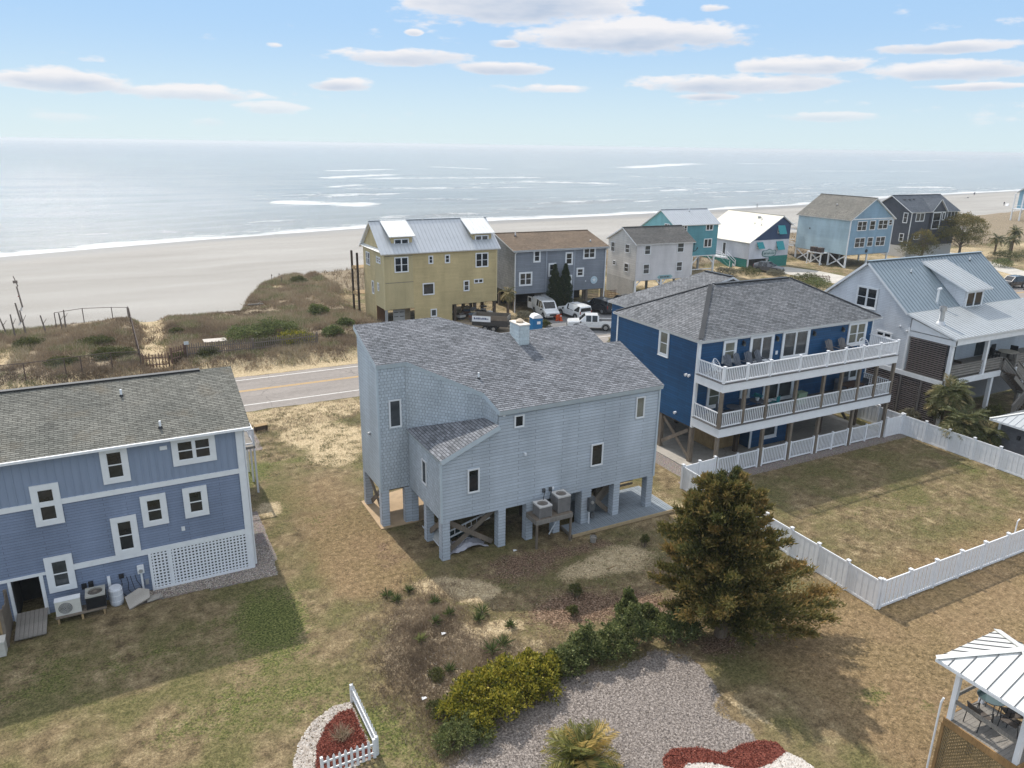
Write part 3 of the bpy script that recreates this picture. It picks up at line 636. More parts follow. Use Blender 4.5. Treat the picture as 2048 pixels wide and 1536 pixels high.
# ---------------------------------------------------------------- grey-blue shingled house on pilings (middle)
def main_house():
    OX, OY = 12.6, 30.97; off = (OX, OY, 0)
    H = thing('beach_house', 'grey-blue shingled house on clad pilings with stepped grey shed roof and small chimney', 'house', (OX, OY, 0))
    rz = lambda x, y: 7.63+.343*(y-30.7)
    plan = [(12.6, 30.97), (25.6, 30.97), (25.6, 34.8), (24.4, 34.8), (24.4, 36.85), (18.75, 36.85), (15.85, 38.95), (11.03, 38.95), (11.03, 35.6), (12.62, 35.6)]
    mb = MB()
    top = lambda p: rz(*p)-.2
    # front with the notch of the low wing
    wall(mb, plan[0], plan[1], [(0, 2.15), (13, 2.15), (13, 7.5), (3.06, 7.5), (3.06, 6.75), (0, 5.38)], .17)
    for i in range(1, 7):
        a, b = plan[i], plan[i+1]; l = math.dist(a, b); wall(mb, a, b, [(0, 2.15), (l, 2.15), (l, top(b)), (0, top(a))], .17)
    mb.make('front_wall', M_GB, H, off)
    mb = MB()
    wall(mb, (11.03, 38.95), (11.03, 35.6), [(0, 2.15), (3.35, 2.2), (3.35, top((11, 35.6))), (0, top((11, 38.95)))], .17)
    mb.make('tower_side_wall', siding('grey_blue_lap_siding', (.47, .52, .555), (1.2, .17), .04, .018, dark=.6), H, off)
    mb = MB()
    wall(mb, (11.03, 35.6), (12.6, 35.6), rect(1.57, 2.2, 9.08), .17)
    wall(mb, (12.62, 35.6), (12.62, 30.97), rect(4.63, 2.15, 5.42), .17)
    wall(mb, (12.55, 35.58), (15.5, 32.25), [(0, 5.4), (4.44, 6.7), (4.44, 7.95), (0, 9.1)], .17)
    wall(mb, (15.5, 32.25), (15.64, 30.97), [(0, 6.6), (1.29, 6.7), (1.29, 7.5), (0, 7.95)], .17)
    mb.make('shake_wall', M_GBS, H, off)
    out = [(10.95, 35.45), (12.6, 35.45), (15.45, 32.2), (15.6, 30.65), (25.68, 30.68), (25.68, 35.0), (24.55, 35.0), (24.55, 37.05), (18.82, 37.05), (15.9, 39.25), (10.95, 39.25)]
    # pts[0]->pts[1] must run along the eave
    pts = [(15.6, 30.68), (25.68, 30.68)]+[p for p in out[5:]]+[(10.95, 35.45), (12.6, 35.45), (15.45, 32.2)]
    roof(H, 'roof', [(x, y, rz(x, y)) for x, y in pts], SH_GREY, GBT, off, .15, .011, .26)
    wz = lambda x: 5.56+.42*(x-12.45)
    roof(H, 'wing_roof', [(12.45, 35.45, wz(12.45)), (12.45, 30.72, wz(12.45)), (15.6, 30.72, wz(15.6)), (15.47, 32.15, wz(15.47)), (12.62, 35.38, wz(12.62))], SH_GREY, GBT, off, .15, .011, .24)
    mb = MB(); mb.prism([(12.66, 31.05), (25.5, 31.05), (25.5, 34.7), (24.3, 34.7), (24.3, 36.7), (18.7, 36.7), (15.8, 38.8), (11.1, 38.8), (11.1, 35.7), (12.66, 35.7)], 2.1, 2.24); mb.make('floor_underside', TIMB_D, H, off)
    for x, y, z0, z1 in ((12.56, 30.93, 2.12, 5.4), (25.6, 30.93, 2.12, 7.45), (10.99, 35.56, 2.12, 9.05)):
        box_obj('corner_board', GBT, H, x-.04, y-.03, z0, x+.06, y+.08, z1, off)
    W = lambda x, y, z, w, h, r=0, n=1, G=GLS: window(H, x-OX, y-OY, z, w, h, r, .05, n, False, WT, G, False, .05)
    W(16.82, 30.94, 6.52, .56, .68); W(24.33, 30.94, 5.82, .6, 1.26, G=GLS2); W(21.63, 30.94, 3.5, .78, 1.3); W(14.3, 30.94, 3.45, .66, 1.3)
    W(11.92, 35.57, 5.72, .68, 1.56, G=GLS3); W(12.59, 33.22, 3.3, .62, 1.34, R(-90))
    for x, z in ((15.95, 7.32), (17.2, 5.0), (18.9, 2.75)): box_obj('vent_cover', WT, H, x-.06, 30.86, z-.06, x+.06, 30.96, z+.07, off)
    o = MB().cyl((10.9, 37.2, 4.95), (11.05, 37.2, 5.0), .09, .06, 10).make('floodlight', STEEL, H, off)
    # chimney
    mb = MB()
    for a, b in (((19.35, 35.7), (19.95, 35.7)), ((19.95, 35.7), (19.95, 36.9)), ((19.95, 36.9), (19.35, 36.9)), ((19.35, 36.9), (19.35, 35.7))):
        l = math.dist(a, b); wall(mb, a, b, rect(l, 9.2, 10.46), .2)
    c = mb.make('chimney', siding('chimney_siding', (.5, .56, .58), (.3, .2), .06, .005), H, off)
    MB().box(19.31, 35.66, 10.46, 19.99, 36.94, 10.52).make('chimney_cap', plain('pale_cap', (.72, .66, .58), .6, .12), c, off)
    MB().cyl((19.65, 36.3, 10.52), (19.65, 36.3, 10.62), .2, .2, 12).cyl((19.65, 36.3, 10.62), (19.65, 36.3, 10.72), .26, .1, 12).make('flue_cowl', plain('buff_clay', (.5, .4, .29), .7, .2), c, off)
    roofvent(H, 15.72-OX, 33.37-OY, rz(15.7, 33.37))
    # clad pilings and timber piles
    for x, y, w in ((12.8, 31.17, .42), (15.92, 31.17, .42), (17.55, 31.17, .4), (19.24, 31.17, .4), (21.05, 31.2, .62), (23.1, 31.17, .42), (25.4, 31.17, .42), (12.82, 33.3, .4), (12.5, 35.7, .38), (12.86, 35.62, .36), (11.22, 35.8, .42), (11.22, 38.75, .4)):
        mb = MB(); a = w/2
        for p, q in (((x-a, y-a), (x+a, y-a)), ((x+a, y-a), (x+a, y+a)), ((x+a, y+a), (x-a, y+a)), ((x-a, y+a), (x-a, y-a))): wall(mb, p, q, rect(w, 0, 2.2), .17)
        mb.make('piling', M_GB, H, off)
    for x in (15.9, 18.6, 21.4, 24.2):
        for y in (33.6, 36.2): bar_obj('timber_pile', TIMB_D, H, (x, y, 0), (x, y, 2.15), .3, .3, off)
    for p, q in (((13.0, 31.35, 1.95), (15.55, 31.35, .2)), ((13.0, 31.42, .15), (15.75, 31.42, 2.05)), ((21.4, 31.42, 1.75), (22.95, 31.42, .25)), ((21.4, 31.6, .3), (23.1, 31.6, 2.05)), ((12.8, 31.5, 1.9), (12.8, 33.1, .6)), ((11.25, 36.2, .5), (11.25, 38.5, 1.9)), ((11.3, 38.4, .3), (11.3, 36.3, 2.0)), ((14, 38.6, .2), (15.4, 38.6, 2.0))):
        bar_obj('cross_brace', TIMB, H, p, q, .07, .26, off)
    # enclosed store wall under the middle, dark door
    mb = MB(); wall(mb, (19.6, 33.5), (23.0, 33.5), rect(3.4, 0.1, 2.15), .17); wall(mb, (23.0, 33.5), (23.0, 36.6), rect(3.1, .1, 2.15), .17); mb.make('storeroom_wall', M_GB, H, off)
    box_obj('storeroom_door', BLK, H, 20.1, 33.44, .1, 21.0, 33.49, 2.05, off)
    # electric meter on the thick piling
    mt = box_obj('meter_box', DGREY, H, 21.12, 30.66, .95, 21.5, 30.87, 1.75, off)
    MB().cyl((21.3, 30.6, 1.5), (21.3, 30.68, 1.5), .09, .09, 12).make('meter_dial', STEEL, mt, off)
    MB().cyl((21.18, 30.75, .1), (21.18, 30.75, .95), .04).make('conduit', WT, mt, off); box_obj('junction_box', DGREY, mt, 21.3, 30.7, .5, 21.52, 30.88, .8, off)
    # timber stairs with slatted railing rising under the house
    st = MB(); st.bar((22.9, 32.6, .2), (25.1, 32.6, 2.1), .06, .28); st.bar((22.9, 33.6, .2), (25.1, 33.6, 2.1), .06, .28); S = st.make('stairs', TIMB, H, off)
    for i in range(8): t = (i+.5)/8; box_obj('tread', TIMB, S, 22.9+2.2*t-.14, 32.62, .2+1.9*t, 22.9+2.2*t+.14, 33.58, .24+1.9*t, off)
    for k in range(4): bar_obj('rail_board', TIMB, S, (22.75, 32.55, .55+.24*k), (24.9, 32.55, 2.0+.24*k), .03, .14, off)
    bar_obj('stair_post', TIMB_D, S, (24.0, 32.4, .1), (24.0, 32.4, 1.9), .12, .12, off); bar_obj('stair_post', TIMB_D, S, (22.7, 32.5, .1), (22.7, 32.5, 1.5), .1, .1, off)
    for k in range(4): bar_obj('rail_board', TIMB, S, (24.1, 32.4, 1.1+.25*k), (25.3, 32.4, 1.1+.25*k), .03, .13, off)
main_house()
sheet('patio_slab', [(10.85, 35.38), (12.9, 35.38), (16.5, 36.2), (16.5, 40.2), (10.85, 39.1)], .07, plain('tan_concrete', (.42, .3, .18), .85, .18, 2), 0.0)
def boardwalk():
    T = thing('boardwalk_deck', 'low grey plank deck running along the grey-blue house pilings', 'deck', (19.7, 30.05, 0))
    box_obj('rim_board', plain('sun_bleached_rim', (.43, .33, .2), .8, .2), T, 0, -.03, .02, 6.95, .02, .2); box_obj('rim_board', TIMB_L, T, 6.92, .02, .02, 6.97, 3.4, .2); box_obj('rim_board', TIMB, T, -.04, -.03, .02, 0, 1.2, .2)
    gp = plain('grey_deck_paint', (.215, .245, .27), .7, .25, 4)
    for i in range(49):
        x = .07+i*.1415; y1 = 1.15 if x < 1.3 else 3.38
        unit('plank', gp, .126, y1-.03, .04, T, (x, (y1+.03)/2, .17+.004*(i % 3)))
boardwalk()
def ac_unit(name, label, loc, w, h, case, grille, rz=0, group=None):
    T = thing(name, label, 'air conditioner', loc, rz, group)
    mb = MB(); a = w/2; n = 18
    for i in range(n): z = .04+(h-.12)*i/n; mb.box(-a, -a, z, a, a, z+(h-.12)/n*.62)
    mb.box(-a+.02, -a+.02, .02, a-.02, a-.02, h-.08); mb.make('louvred_case', grille, T)
    for sx in (-1, 1):
        for sy in (-1, 1): box_obj('corner_post', grille, T, sx*a-.03*sx, sy*a-.03*sy, 0, sx*(a+.012), sy*(a+.012), h-.06)
    mb = MB(); r = a*.8; N_ = 24
    ring = [(r*math.cos(t), r*math.sin(t)) for t in [2*math.pi*i/N_ for i in range(N_)]]
    sq = []
    for c, s in ring: k = (a+.02)/max(abs(c), abs(s)); sq.append((max(-a-.02, min(a+.02, c*k)), max(-a-.02, min(a+.02, s*k))))
    for i in range(N_):
        j = (i+1) % N_; mb.face([(*ring[i], h), (*ring[j], h), (*sq[j], h), (*sq[i], h)][::-1]); mb.face([(*sq[i], h), (*sq[j], h), (*sq[j], h-.08), (*sq[i], h-.08)][::-1]); mb.face([(*ring[j], h), (*ring[i], h), (*ring[i], h-.1), (*ring[j], h-.1)][::-1])
    tp = mb.make('top_cover', case, T)
    MB().cyl((0, 0, h-.14), (0, 0, h-.09), r*.98, r*.98, 20).make('fan_well', plain('rusty_well', (.1, .07, .05), .9, .5), tp)
    g = MB()
    for k in range(1, 5): g.tube([(r*k/5*math.cos(t), r*k/5*math.sin(t), h-.01) for t in [2*math.pi*i/16 for i in range(17)]], .008, 4)
    for k in range(6): t = math.pi*k/6; g.cyl((-r*math.cos(t), -r*math.sin(t), h-.012), (r*math.cos(t), r*math.sin(t), h-.012), .008, .008, 4)
    g.make('fan_guard', plain('guard_wire', (.2, .17, .14), .6), tp)
    return T
def hvac():
    T = thing('equipment_platform', 'weathered timber platform on posts holding two condensers beside the grey-blue house', 'platform', (17.35, 29.85, 0))
    for x in (.08, 2.12): bar_obj('leg', TIMB, T, (x, .08, 0), (x, .08, 1.5), .1, .1)
    bar_obj('front_beam', TIMB_G, T, (0, .02, 1.52), (2.2, .02, 1.52), .05, .24); bar_obj('side_beam', TIMB_G, T, (.0, .05, 1.52), (.0, 1.1, 1.52), .05, .22); bar_obj('side_beam', TIMB_G, T, (2.2, .05, 1.52), (2.2, 1.1, 1.52), .05, .22)
    for i in range(8): unit('plank', TIMB, .265, 1.06, .04, T, (.14+i*.274, .57, 1.63))
    gr = plain('grey_louvre', (.225, .215, .21), .6, .2, 4); tn = plain('faded_white_cover', (.58, .56, .53), .6, .15)
    ac_unit('air_conditioner', 'shorter grey condenser on the left of the timber platform', (17.95, 30.32, 1.67), .72, .68, tn, gr)
    ac_unit('air_conditioner', 'taller grey condenser on the right of the timber platform', (19.12, 30.42, 1.67), .72, .95, tn, gr)
    for x in (18.35, 18.75):
        o = MB().tube([(x, 30.9, 2.75), (x-.02, 30.75, 2.7), (x-.15, 30.66, 2.45), (x-.2, 30.6, 2.2)], .02).make('cable', BLK, T, (17.35, 29.85, 0))
        box_obj('disconnect_box', DGREY, T, x-.07, 30.84, 2.62, x+.07, 30.95, 2.85, (17.35, 29.85, 0))
hvac()
# loose things under and beside the house
T = thing('ladder', 'white aluminium extension ladder hung under the grey-blue house', 'ladder', (12.9, 31.9, .55))
for k in (0, .36): bar_obj('rail', WT, T, (0, 0, k), (2.8, 0, .75+k), .05, .07)
for i in range(9): t = (i+.5)/9; bar_obj('rung', WT, T, (2.8*t, 0, .75*t), (2.8*t, 0, .75*t+.36), .03, .03)
mb = MB(); 
for (a, b) in (((0, 0), (1.3, .5)), ((1.2, .45), (2.0, .2))): pass
def crumpled(name, label, cat, cx, cy, rx, ry, hh, mat, seed):
    r = np.random.default_rng(seed); n = 14; mb = MB(); v = VN(seed)
    P = [[(cx+rx*(i/n-.5)*(1+.2*r.random()), cy+ry*(j/n-.5)*(1+.2*r.random()), .03+hh*float(v.fbm(i*.35, j*.35, 3))*math.sin(math.pi*min(max(i/n, .02), .98))) for j in range(n+1)] for i in range(n+1)]
    for i in range(n):
        for j in range(n): mb.face([P[i][j], P[i+1][j], P[i+1][j+1], P[i][j+1]])
    o = mb.make(name, mat, None, smooth=False); return tag(o, label, cat)
crumpled('tarpaulin', 'crumpled pale grey tarp lying under the corner of the grey-blue house', 'tarp', 14.2, 31.75, 1.9, .9, .45, plain('grey_tarp', (.42, .42, .46), .6, .2), 5)
crumpled('tarpaulin', 'dark green folded tarp behind the cross braces under the grey-blue house', 'tarp', 14.0, 32.7, 1.8, .8, .6, plain('green_tarp', (.03, .06, .055), .5, .3), 8)
T = thing('canoe', 'upturned pale canoe stored on the ground under the low wing', 'canoe', (13.3, 33.3, .1))
mb = MB(); S = [(-1.9, .03, .35), (-1.3, .28, .42), (0, .38, .44), (1.3, .28, .42), (1.9, .03, .35)]
for (a, b) in zip(S, S[1:]):
    for k in range(8):
        t0, t1 = math.pi*k/8, math.pi*(k+1)/8; mb.face([(a[1]*math.cos(t0), a[0], a[2]*math.sin(t0)), (a[1]*math.cos(t1), a[0], a[2]*math.sin(t1)), (b[1]*math.cos(t1), b[0], b[2]*math.sin(t1)), (b[1]*math.cos(t0), b[0], b[2]*math.sin(t0))])
mb.make('hull', plain('pale_hull', (.5, .49, .46), .5, .2), T, smooth=True)
MB().bar((.38, -1.3, .04), (.38, 1.3, .04), .03, .06).bar((-.38, -1.3, .04), (-.38, 1.3, .04), .03, .06).make('gunwale', WT, T)
T = thing('bucket', 'small pale bucket on the grass in front of the plank deck', 'bucket', (20.5, 29.25, 0))
MB().cyl((0, 0, 0), (0, 0, .32), .15, .19, 14, cap=False).cyl((0, 0, .01), (0, 0, .03), .14, .14, 14).cyl((0, 0, .2), (0, 0, .24), .16, .17, 14).make('pail', plain('dirty_pail', (.3, .28, .25), .7, .3), T)
MB().tube([(.19*math.cos(t), .03, .32+.1*math.sin(t)) for t in [math.pi*i/8 for i in range(9)]], .008).make('handle', BLK, T)
T = thing('drain_pipe', 'loose white plastic pipe leaning at a piling of the grey-blue house', 'pipe', (18.75, 30.9, 0))
MB().cyl((0, 0, .05), (.45, .1, .62), .035).make('tube', WT, T); MB().cyl((.42, .09, .58), (.48, .11, .66), .05).make('coupling', WT, T)
# ---------------------------------------------------------------- blue house with white trim (left)
def left_house():
    OX, OY = 4.1, 34.6; off = (OX, OY, 0); X0 = -13.0
    H = thing('beach_house', 'cornflower-blue house with wide white window trim, grey shingle roof and white lattice skirt', 'house', (OX, OY, 0))
    BL = (.215, .262, .365)
    ml = siding('blue_lap_siding', BL, (2.4, .13), .05, .016, dark=.66); mbt = plain('blue_board_siding', (.24, .29, .385), .6, .08, 2, stretch=(1, 1, .3))
    mb = MB(); L = OX-X0
    wall(mb, (X0, OY), (OX, OY), [(0, 2.05), (L, 2.05), (L, 5.2), (0, 5.2)], .13, .012)
    wall(mb, (X0, OY+.02), (-5.78, OY+.02), rect(-5.78-X0, 0, 2.05), .13, .012); wall(mb, (-4.68, OY+.02), (-.4, OY+.02), rect(4.28, 0, 2.05), .13, .012); wall(mb, (-5.78, OY+.02), (-4.68, OY+.02), rect(1.1, 1.95, 2.05), .13, .012)
    wall(mb, (OX, OY), (OX, 44.2), [(0, 0), (9.6, 0), (9.6, 7.4), (4.8, 8.8), (0, 7.4)], .13, .012); wall(mb, (OX, 44.2), (X0, 44.2), rect(L, 0, 7.4), .13, .012); wall(mb, (X0, 44.2), (X0, OY), [(0, 0), (9.6, 0), (9.6, 7.4), (4.8, 8.8), (0, 7.4)], .13, .012)
    mb.make('lap_wall', ml, H, off)
    mb = MB(); mb.box(X0, OY-.02, 5.2, OX, OY+.06, 7.42)
    x = X0+.2
    while x < OX-.2: mb.box(x, OY-.045, 5.3, x+.045, OY-.019, 7.42); x += .3
    mb.make('batten_wall', mbt, H, off)
    for (a, b, z0, z1, d) in ((X0, OX-.26, 5.1, 5.34, .07), (-3.42, OX-.26, 1.9, 2.15, .08), (X0, -4.44, 1.94, 2.06, .07), (X0, OX, 7.36, 7.48, .1)): box_obj('trim_band', WT, H, a, OY-d, z0, b, OY+.02, z1, off)
    box_obj('corner_board', WT, H, OX-.27, OY-.085, 0, OX+.02, OY+.06, 7.36, off); box_obj('corner_board', WT, H, OX-.01, OY+.061, 0, OX+.05, OY+.3, 7.36, off)
    MB().tube([(OX+.12, OY-.1, 7.3), (OX+.1, OY+.1, 7.1), (OX+.1, OY+.1, .1)], .05, 6).make('downpipe', WT, H, off)
    W = lambda x0, x1, z0, z1, n=1, G=GLS: window(H, (x0+x1)/2-OX, -.045, z0, x1-x0, z1-z0, 0, .235, n, True, WT, G, False, .05, .09)
    W(-1.74, -.67, 5.66, 7.34); W(1.09, 2.93, 5.97, 7.34, 2); W(-4.47, -3.41, 4.24, 6.13); W(-.46, .6, 3.27, 4.79); W(1.3, 2.34, 3.32, 4.82); W(-1.74, -.7, 2.12, 4.0); W(-4.46, -3.4, 1.0, 2.72, G=GLS3); W(-9.5, -8.0, 5.7, 7.3, 2); W(-9.2, -8.1, 3.2, 4.9)
    rl = (8.98-7.45)/(39.4-34.25)
    roof(H, 'roof', [(X0-.4, 34.25, 7.45), (4.5, 34.25, 7.45), (4.5, 39.4, 8.98), (X0-.4, 39.4, 8.98)], SH_OLIVE, WT, off, .14, .01, .15)
    roof(H, 'rear_roof', [(X0-.4, 44.55, 7.45), (4.5, 44.55, 7.45), (4.5, 39.4, 8.98), (X0-.4, 39.4, 8.98)], SH_OLIVE, WT, off, .14, .01, .15)
    MB().bar((X0-.4, 39.4, 9.0), (3.0, 39.4, 9.0), .3, .07).make('ridge_vent', BLK, H, off)
    MB().bar((X0-.4, 34.2, 7.4), (4.5, 34.2, 7.4), .11, .11).make('gutter', WT, H, off)
    roofvent(H, -.61-OX, 37.93-OY, 8.55); roofvent(H, .78-OX, 35.08-OY, 7.72)
    v = box_obj('wall_vent', WT, H, .62, OY-.08, 6.85, .92, OY-.04, 7.03, off); box_obj('outlet_cover', WT, H, 1.07, OY-.06, 2.72, 1.22, OY, 2.92, off)
    # lattice skirt: every strip its own piece
    Lt = MB(); 
    for x0, x1 in ((-.42, .42), (.5, 4.08)):
        pass
    fr = MB()
    for x in (-.4, .45, 4.0): fr.box(x-.06, OY-.1, 0, x+.06, OY-.02, 1.92)
    fr.box(-.4, OY-.095, 0, 4.0, OY-.025, .12); P = fr.make('lattice_panel', VINYL, H, off)
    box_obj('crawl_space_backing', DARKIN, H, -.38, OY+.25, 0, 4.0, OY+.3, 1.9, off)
    n = 0
    for a, b in ((-.34, .39), (.51, 3.94)):
        k = a+.07
        while k < b-.04: unit('lattice_strip', VINYL, .075, .015, 1.78, P, (k-OX, -.05, .12)); k += .155
    for i in range(11): bar_obj('lattice_strip', VINYL, P, (-.34-OX, -.066, .22+i*.158), (3.95-OX, -.066, .22+i*.158), .014, .075)
    # doorway at the far left with dark passage behind
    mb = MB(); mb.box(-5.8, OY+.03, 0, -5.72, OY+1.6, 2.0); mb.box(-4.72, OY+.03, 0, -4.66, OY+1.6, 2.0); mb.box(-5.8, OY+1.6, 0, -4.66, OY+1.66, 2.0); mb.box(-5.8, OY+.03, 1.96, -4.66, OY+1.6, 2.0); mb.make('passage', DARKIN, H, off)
    box_obj('door_jamb', WT, H, -4.74, OY-.06, 0, -4.6, OY+.05, 1.95, off); box_obj('door_jamb', WT, H, -5.9, OY-.06, 0, -5.78, OY+.05, 1.95, off)
    box_obj('crawl_vent', BLK, H, -3.25, OY-.04, .82, -3.05, OY, 1.1, off); box_obj('crawl_vent', BLK, H, -2.98, OY-.04, .86, -2.78, OY, 1.14, off)
    m = box_obj('electric_meter', WT, H, -.98, OY-.16, 1.05, -.7, OY, 1.43, off); MB().cyl((-.84, OY-.22, 1.2), (-.84, OY-.15, 1.2), .09).make('meter_dial', STEEL, m, off); MB().cyl((-.84, OY-.1, 0), (-.84, OY-.1, 1.05), .045).make('conduit', WT, m, off)
    box_obj('junction_box', BLK, H, -1.75, OY-.12, 1.0, -1.55, OY, 1.18, off); box_obj('junction_box', STEEL, H, -.72, OY-.1, .4, -.58, OY, .65, off); box_obj('pipe_cover', WT, H, -2.22, OY-.12, .1, -2.1, OY, 1.2, off)
    for k, x in enumerate((-1.7, -1.45, -1.3, -1.1)): MB().tube([(x, OY-.05, 1.0), (x+.04, OY-.08, .7), (x+.1*(k-1), OY-.1, .35), (x+.2, OY-.2, .05)], .014, 5).make('cable', BLK, H, off)
    # side landing at the rear right with white rail
    D = box_obj('side_landing', TIMB_G, H, 4.2, 43.0, 2.85, 5.8, 46.4, 3.0, off)
    for x, y in ((5.74, 43.06), (5.74, 46.3), (5.74, 44.7)): bar_obj('rail_post', VINYL, D, (x, y, 0), (x, y, 4.05), .1, .1, off)
    for z in (3.15, 4.0): bar_obj('rail', VINYL, D, (5.74, 43.06, z), (5.74, 46.3, z), .06, .08, off); bar_obj('rail', VINYL, D, (4.2, 43.06, z), (5.74, 43.06, z), .06, .08, off)
    for i in range(20): unit('baluster', VINYL, .04, .04, .85, D, (5.74-OX, 43.2+i*.16-OY, 3.15))
left_house()
T = thing('heat_pump_stand', 'low timber stand under the two cooling units of the left blue house', 'stand', (-4.3, 33.45, 0))
for i in range(4): bar_obj('slat', TIMB, T, (0, .06+.17*i, .3), (1.95, .06+.17*i, .3), .13, .05)
for x in (.1, 1.0, 1.85):
    for y in (.05, .6): bar_obj('leg', TIMB_L, T, (x, y, 0), (x, y, .28), .08, .08)
T = thing('mini_split_unit', 'cream outdoor heat pump with one round fan under the left blue house window', 'heat pump', (-3.78, 33.75, .33))
cream = plain('cream_metal', (.6, .58, .52), .45, .08); box_obj('cabinet', cream, T, -.48, -.17, 0, .48, .17, .68)
MB().cyl((-.1, -.18, .34), (-.1, -.165, .34), .27, .27, 24).make('fan_opening', DGREY, T)
g = MB()
for k in range(1, 7): g.tube([(-.1+.27*k/6*math.cos(t), -.19, .34+.27*k/6*math.sin(t)) for t in [2*math.pi*i/18 for i in range(19)]], .007, 4)
g.make('fan_grille', cream, T); box_obj('top_cover', WT, T, -.49, -.18, .681, .49, .18, .71)
ac_unit('air_conditioner', 'black round-topped condenser beside the cream heat pump', (-2.72, 33.92, .33), .74, .66, plain('grey_beige_cover', (.38, .37, .33), .6), BLK)
T = thing('barrel', 'white plastic drum standing by the left blue house wall', 'barrel', (-1.95, 34.12, 0))
MB().cyl((0, 0, 0), (0, 0, .1), .25, .28, 18).cyl((0, 0, .1), (0, 0, .78), .28, .28, 18).cyl((0, 0, .78), (0, 0, .86), .28, .24, 18).make('drum', plain('white_plastic', (.6, .62, .66), .4, .1), T, smooth=False)
for z in (.22, .5, .74): MB().cyl((0, 0, z), (0, 0, z+.03), .29, .29, 18).make('hoop', VINYL, T)
T = thing('concrete_slab', 'cracked concrete slab propped on the ground by the meter', 'slab', (-1.1, 33.75, .05))
mb = MB(); mb.prism([(-.5, -.38), (.42, -.3), (.55, .1), (.2, .4), (-.45, .3)], 0, .1); o = mb.make('slab_piece', M_SLAB, T); o.rotation_euler = (R(28), R(-12), .2); o.location = (0, 0, .2)
mb = MB(); mb.prism([(.35, -.25), (1.0, -.1), (.95, .25), (.4, .15)], 0, .07); mb.make('broken_piece', M_SLAB, T)
T = thing('wooden_ramp', 'grey plank ramp at the dark doorway of the left blue house', 'ramp', (-5.2, 33.6, 0))
for i in range(7): o = unit('plank', TIMB_G, .155, 1.75, .05, T, (-.5+i*.165, .1, .2)); o.rotation_euler = (R(7), 0, 0)
bar_obj('joist', TIMB_D, T, (-.5, -.4, .06), (.5, -.4, .06), .1, .12); bar_obj('joist', TIMB_D, T, (-.5, .7, .13), (.5, .7, .13), .1, .12)
T = thing('outdoor_shower_stall', 'weathered plank enclosure at the lower left beside the dark doorway', 'shower stall', (-6.1, 33.4, 0))
for i in range(9): unit('board', TIMB, .03, .155, 1.55+.1*math.sin(i), T, (.12, -.6+i*.17, 0))
for i in range(7): unit('board', TIMB_L, .155, .03, 1.45, T, (.03-.17*i, -.72, 0))
bar_obj('post', TIMB, T, (.1, -.7, 0), (.1, -.7, 1.75), .12, .12); bar_obj('post', TIMB, T, (.1, .9, 0), (.1, .9, 1.75), .12, .12)
T = thing('utility_box', 'pale grey utility box in the grass at the lower left edge', 'box', (-6.3, 32.3, 0))
box_obj('cabinet', plain('pale_grey_box', (.5, .48, .43), .6), T, -.35, -.25, 0, .3, .25, .62); box_obj('lid', plain('pale_lid', (.55, .53, .48), .6), T, -.38, -.28, .621, .33, .28, .68)
T = thing('garden_bench', 'small timber bench on the sandy grass near the road', 'bench', (7.7, 53.4, 0), R(8))
for k in range(3): bar_obj('seat_slat', TIMB_L, T, (-.45, -.15+.15*k, .42), (.45, -.15+.15*k, .42), .13, .04)
box_obj('front_board', TIMB_D, T, -.45, -.2, .1, .45, -.16, .38)
for x in (-.38, .38): box_obj('leg', TIMB_D, T, x-.05, -.2, 0, x+.05, .2, .4)
# ---------------------------------------------------------------- navy house with two decks
NAVY = (.011, .072, .175)
def adirondack(label, loc, rz, mat, group):
    T = thing('adirondack_chair', label, 'chair', loc, rz, group)
    for k in range(5): bar_obj('back_slat', mat, T, (-.22+.11*k, .28, .3), (-.25+.125*k, .62, 1.0+.05*(2-abs(k-2))), .1, .02)
    for k in range(4): bar_obj('seat_slat', mat, T, (-.27, -.25+.15*k, .36-.03*k), (.27, -.25+.15*k, .36-.03*k), .13, .02)
    for s in (-1, 1):
        bar_obj('arm', mat, T, (s*.34, -.32, .56), (s*.34, .45, .56), .12, .025); bar_obj('leg', mat, T, (s*.31, -.28, 0), (s*.31, -.28, .55), .05, .09); bar_obj('leg', mat, T, (s*.29, -.3, .36), (s*.29, .55, .02), .03, .12)
    return T
def railing(parent, p, q, z0, h, post=None, sp=.145, off=(0, 0), rail=.07, mat=None, posts=(), pw=.14, bal=.045):
    mat = mat or VINYL; p = Vector(p); q = Vector(q); d = (q-p); L = d.length; d.normalize(); a = math.atan2(d.y, d.x)
    for z in (z0+.08, z0+h-.04): bar_obj('rail', mat, parent, (*p, z), (*q, z), rail, .07, (*off, 0))
    n = int(L/sp); ps = [Vector(x) for x in posts]
    for i in range(n):
        c = p+d*((i+.5)*L/n)
        if any((c-x).length < pw*.75 for x in ps): continue
        unit('baluster', mat, bal, bal, h-.18, parent, (c.x-off[0], c.y-off[1], z0+.11), a)
    for x in ps:
        o = box_obj('newel_post', mat, parent, x.x-pw/2, x.y-pw/2, z0-.04, x.x+pw/2, x.y+pw/2, z0+h+.06, (*off, 0))
        box_obj('post_cap', mat, o, x.x-pw/2-.02, x.y-pw/2-.02, z0+h+.06, x.x+pw/2+.02, x.y+pw/2+.02, z0+h+.1, (*off, 0))
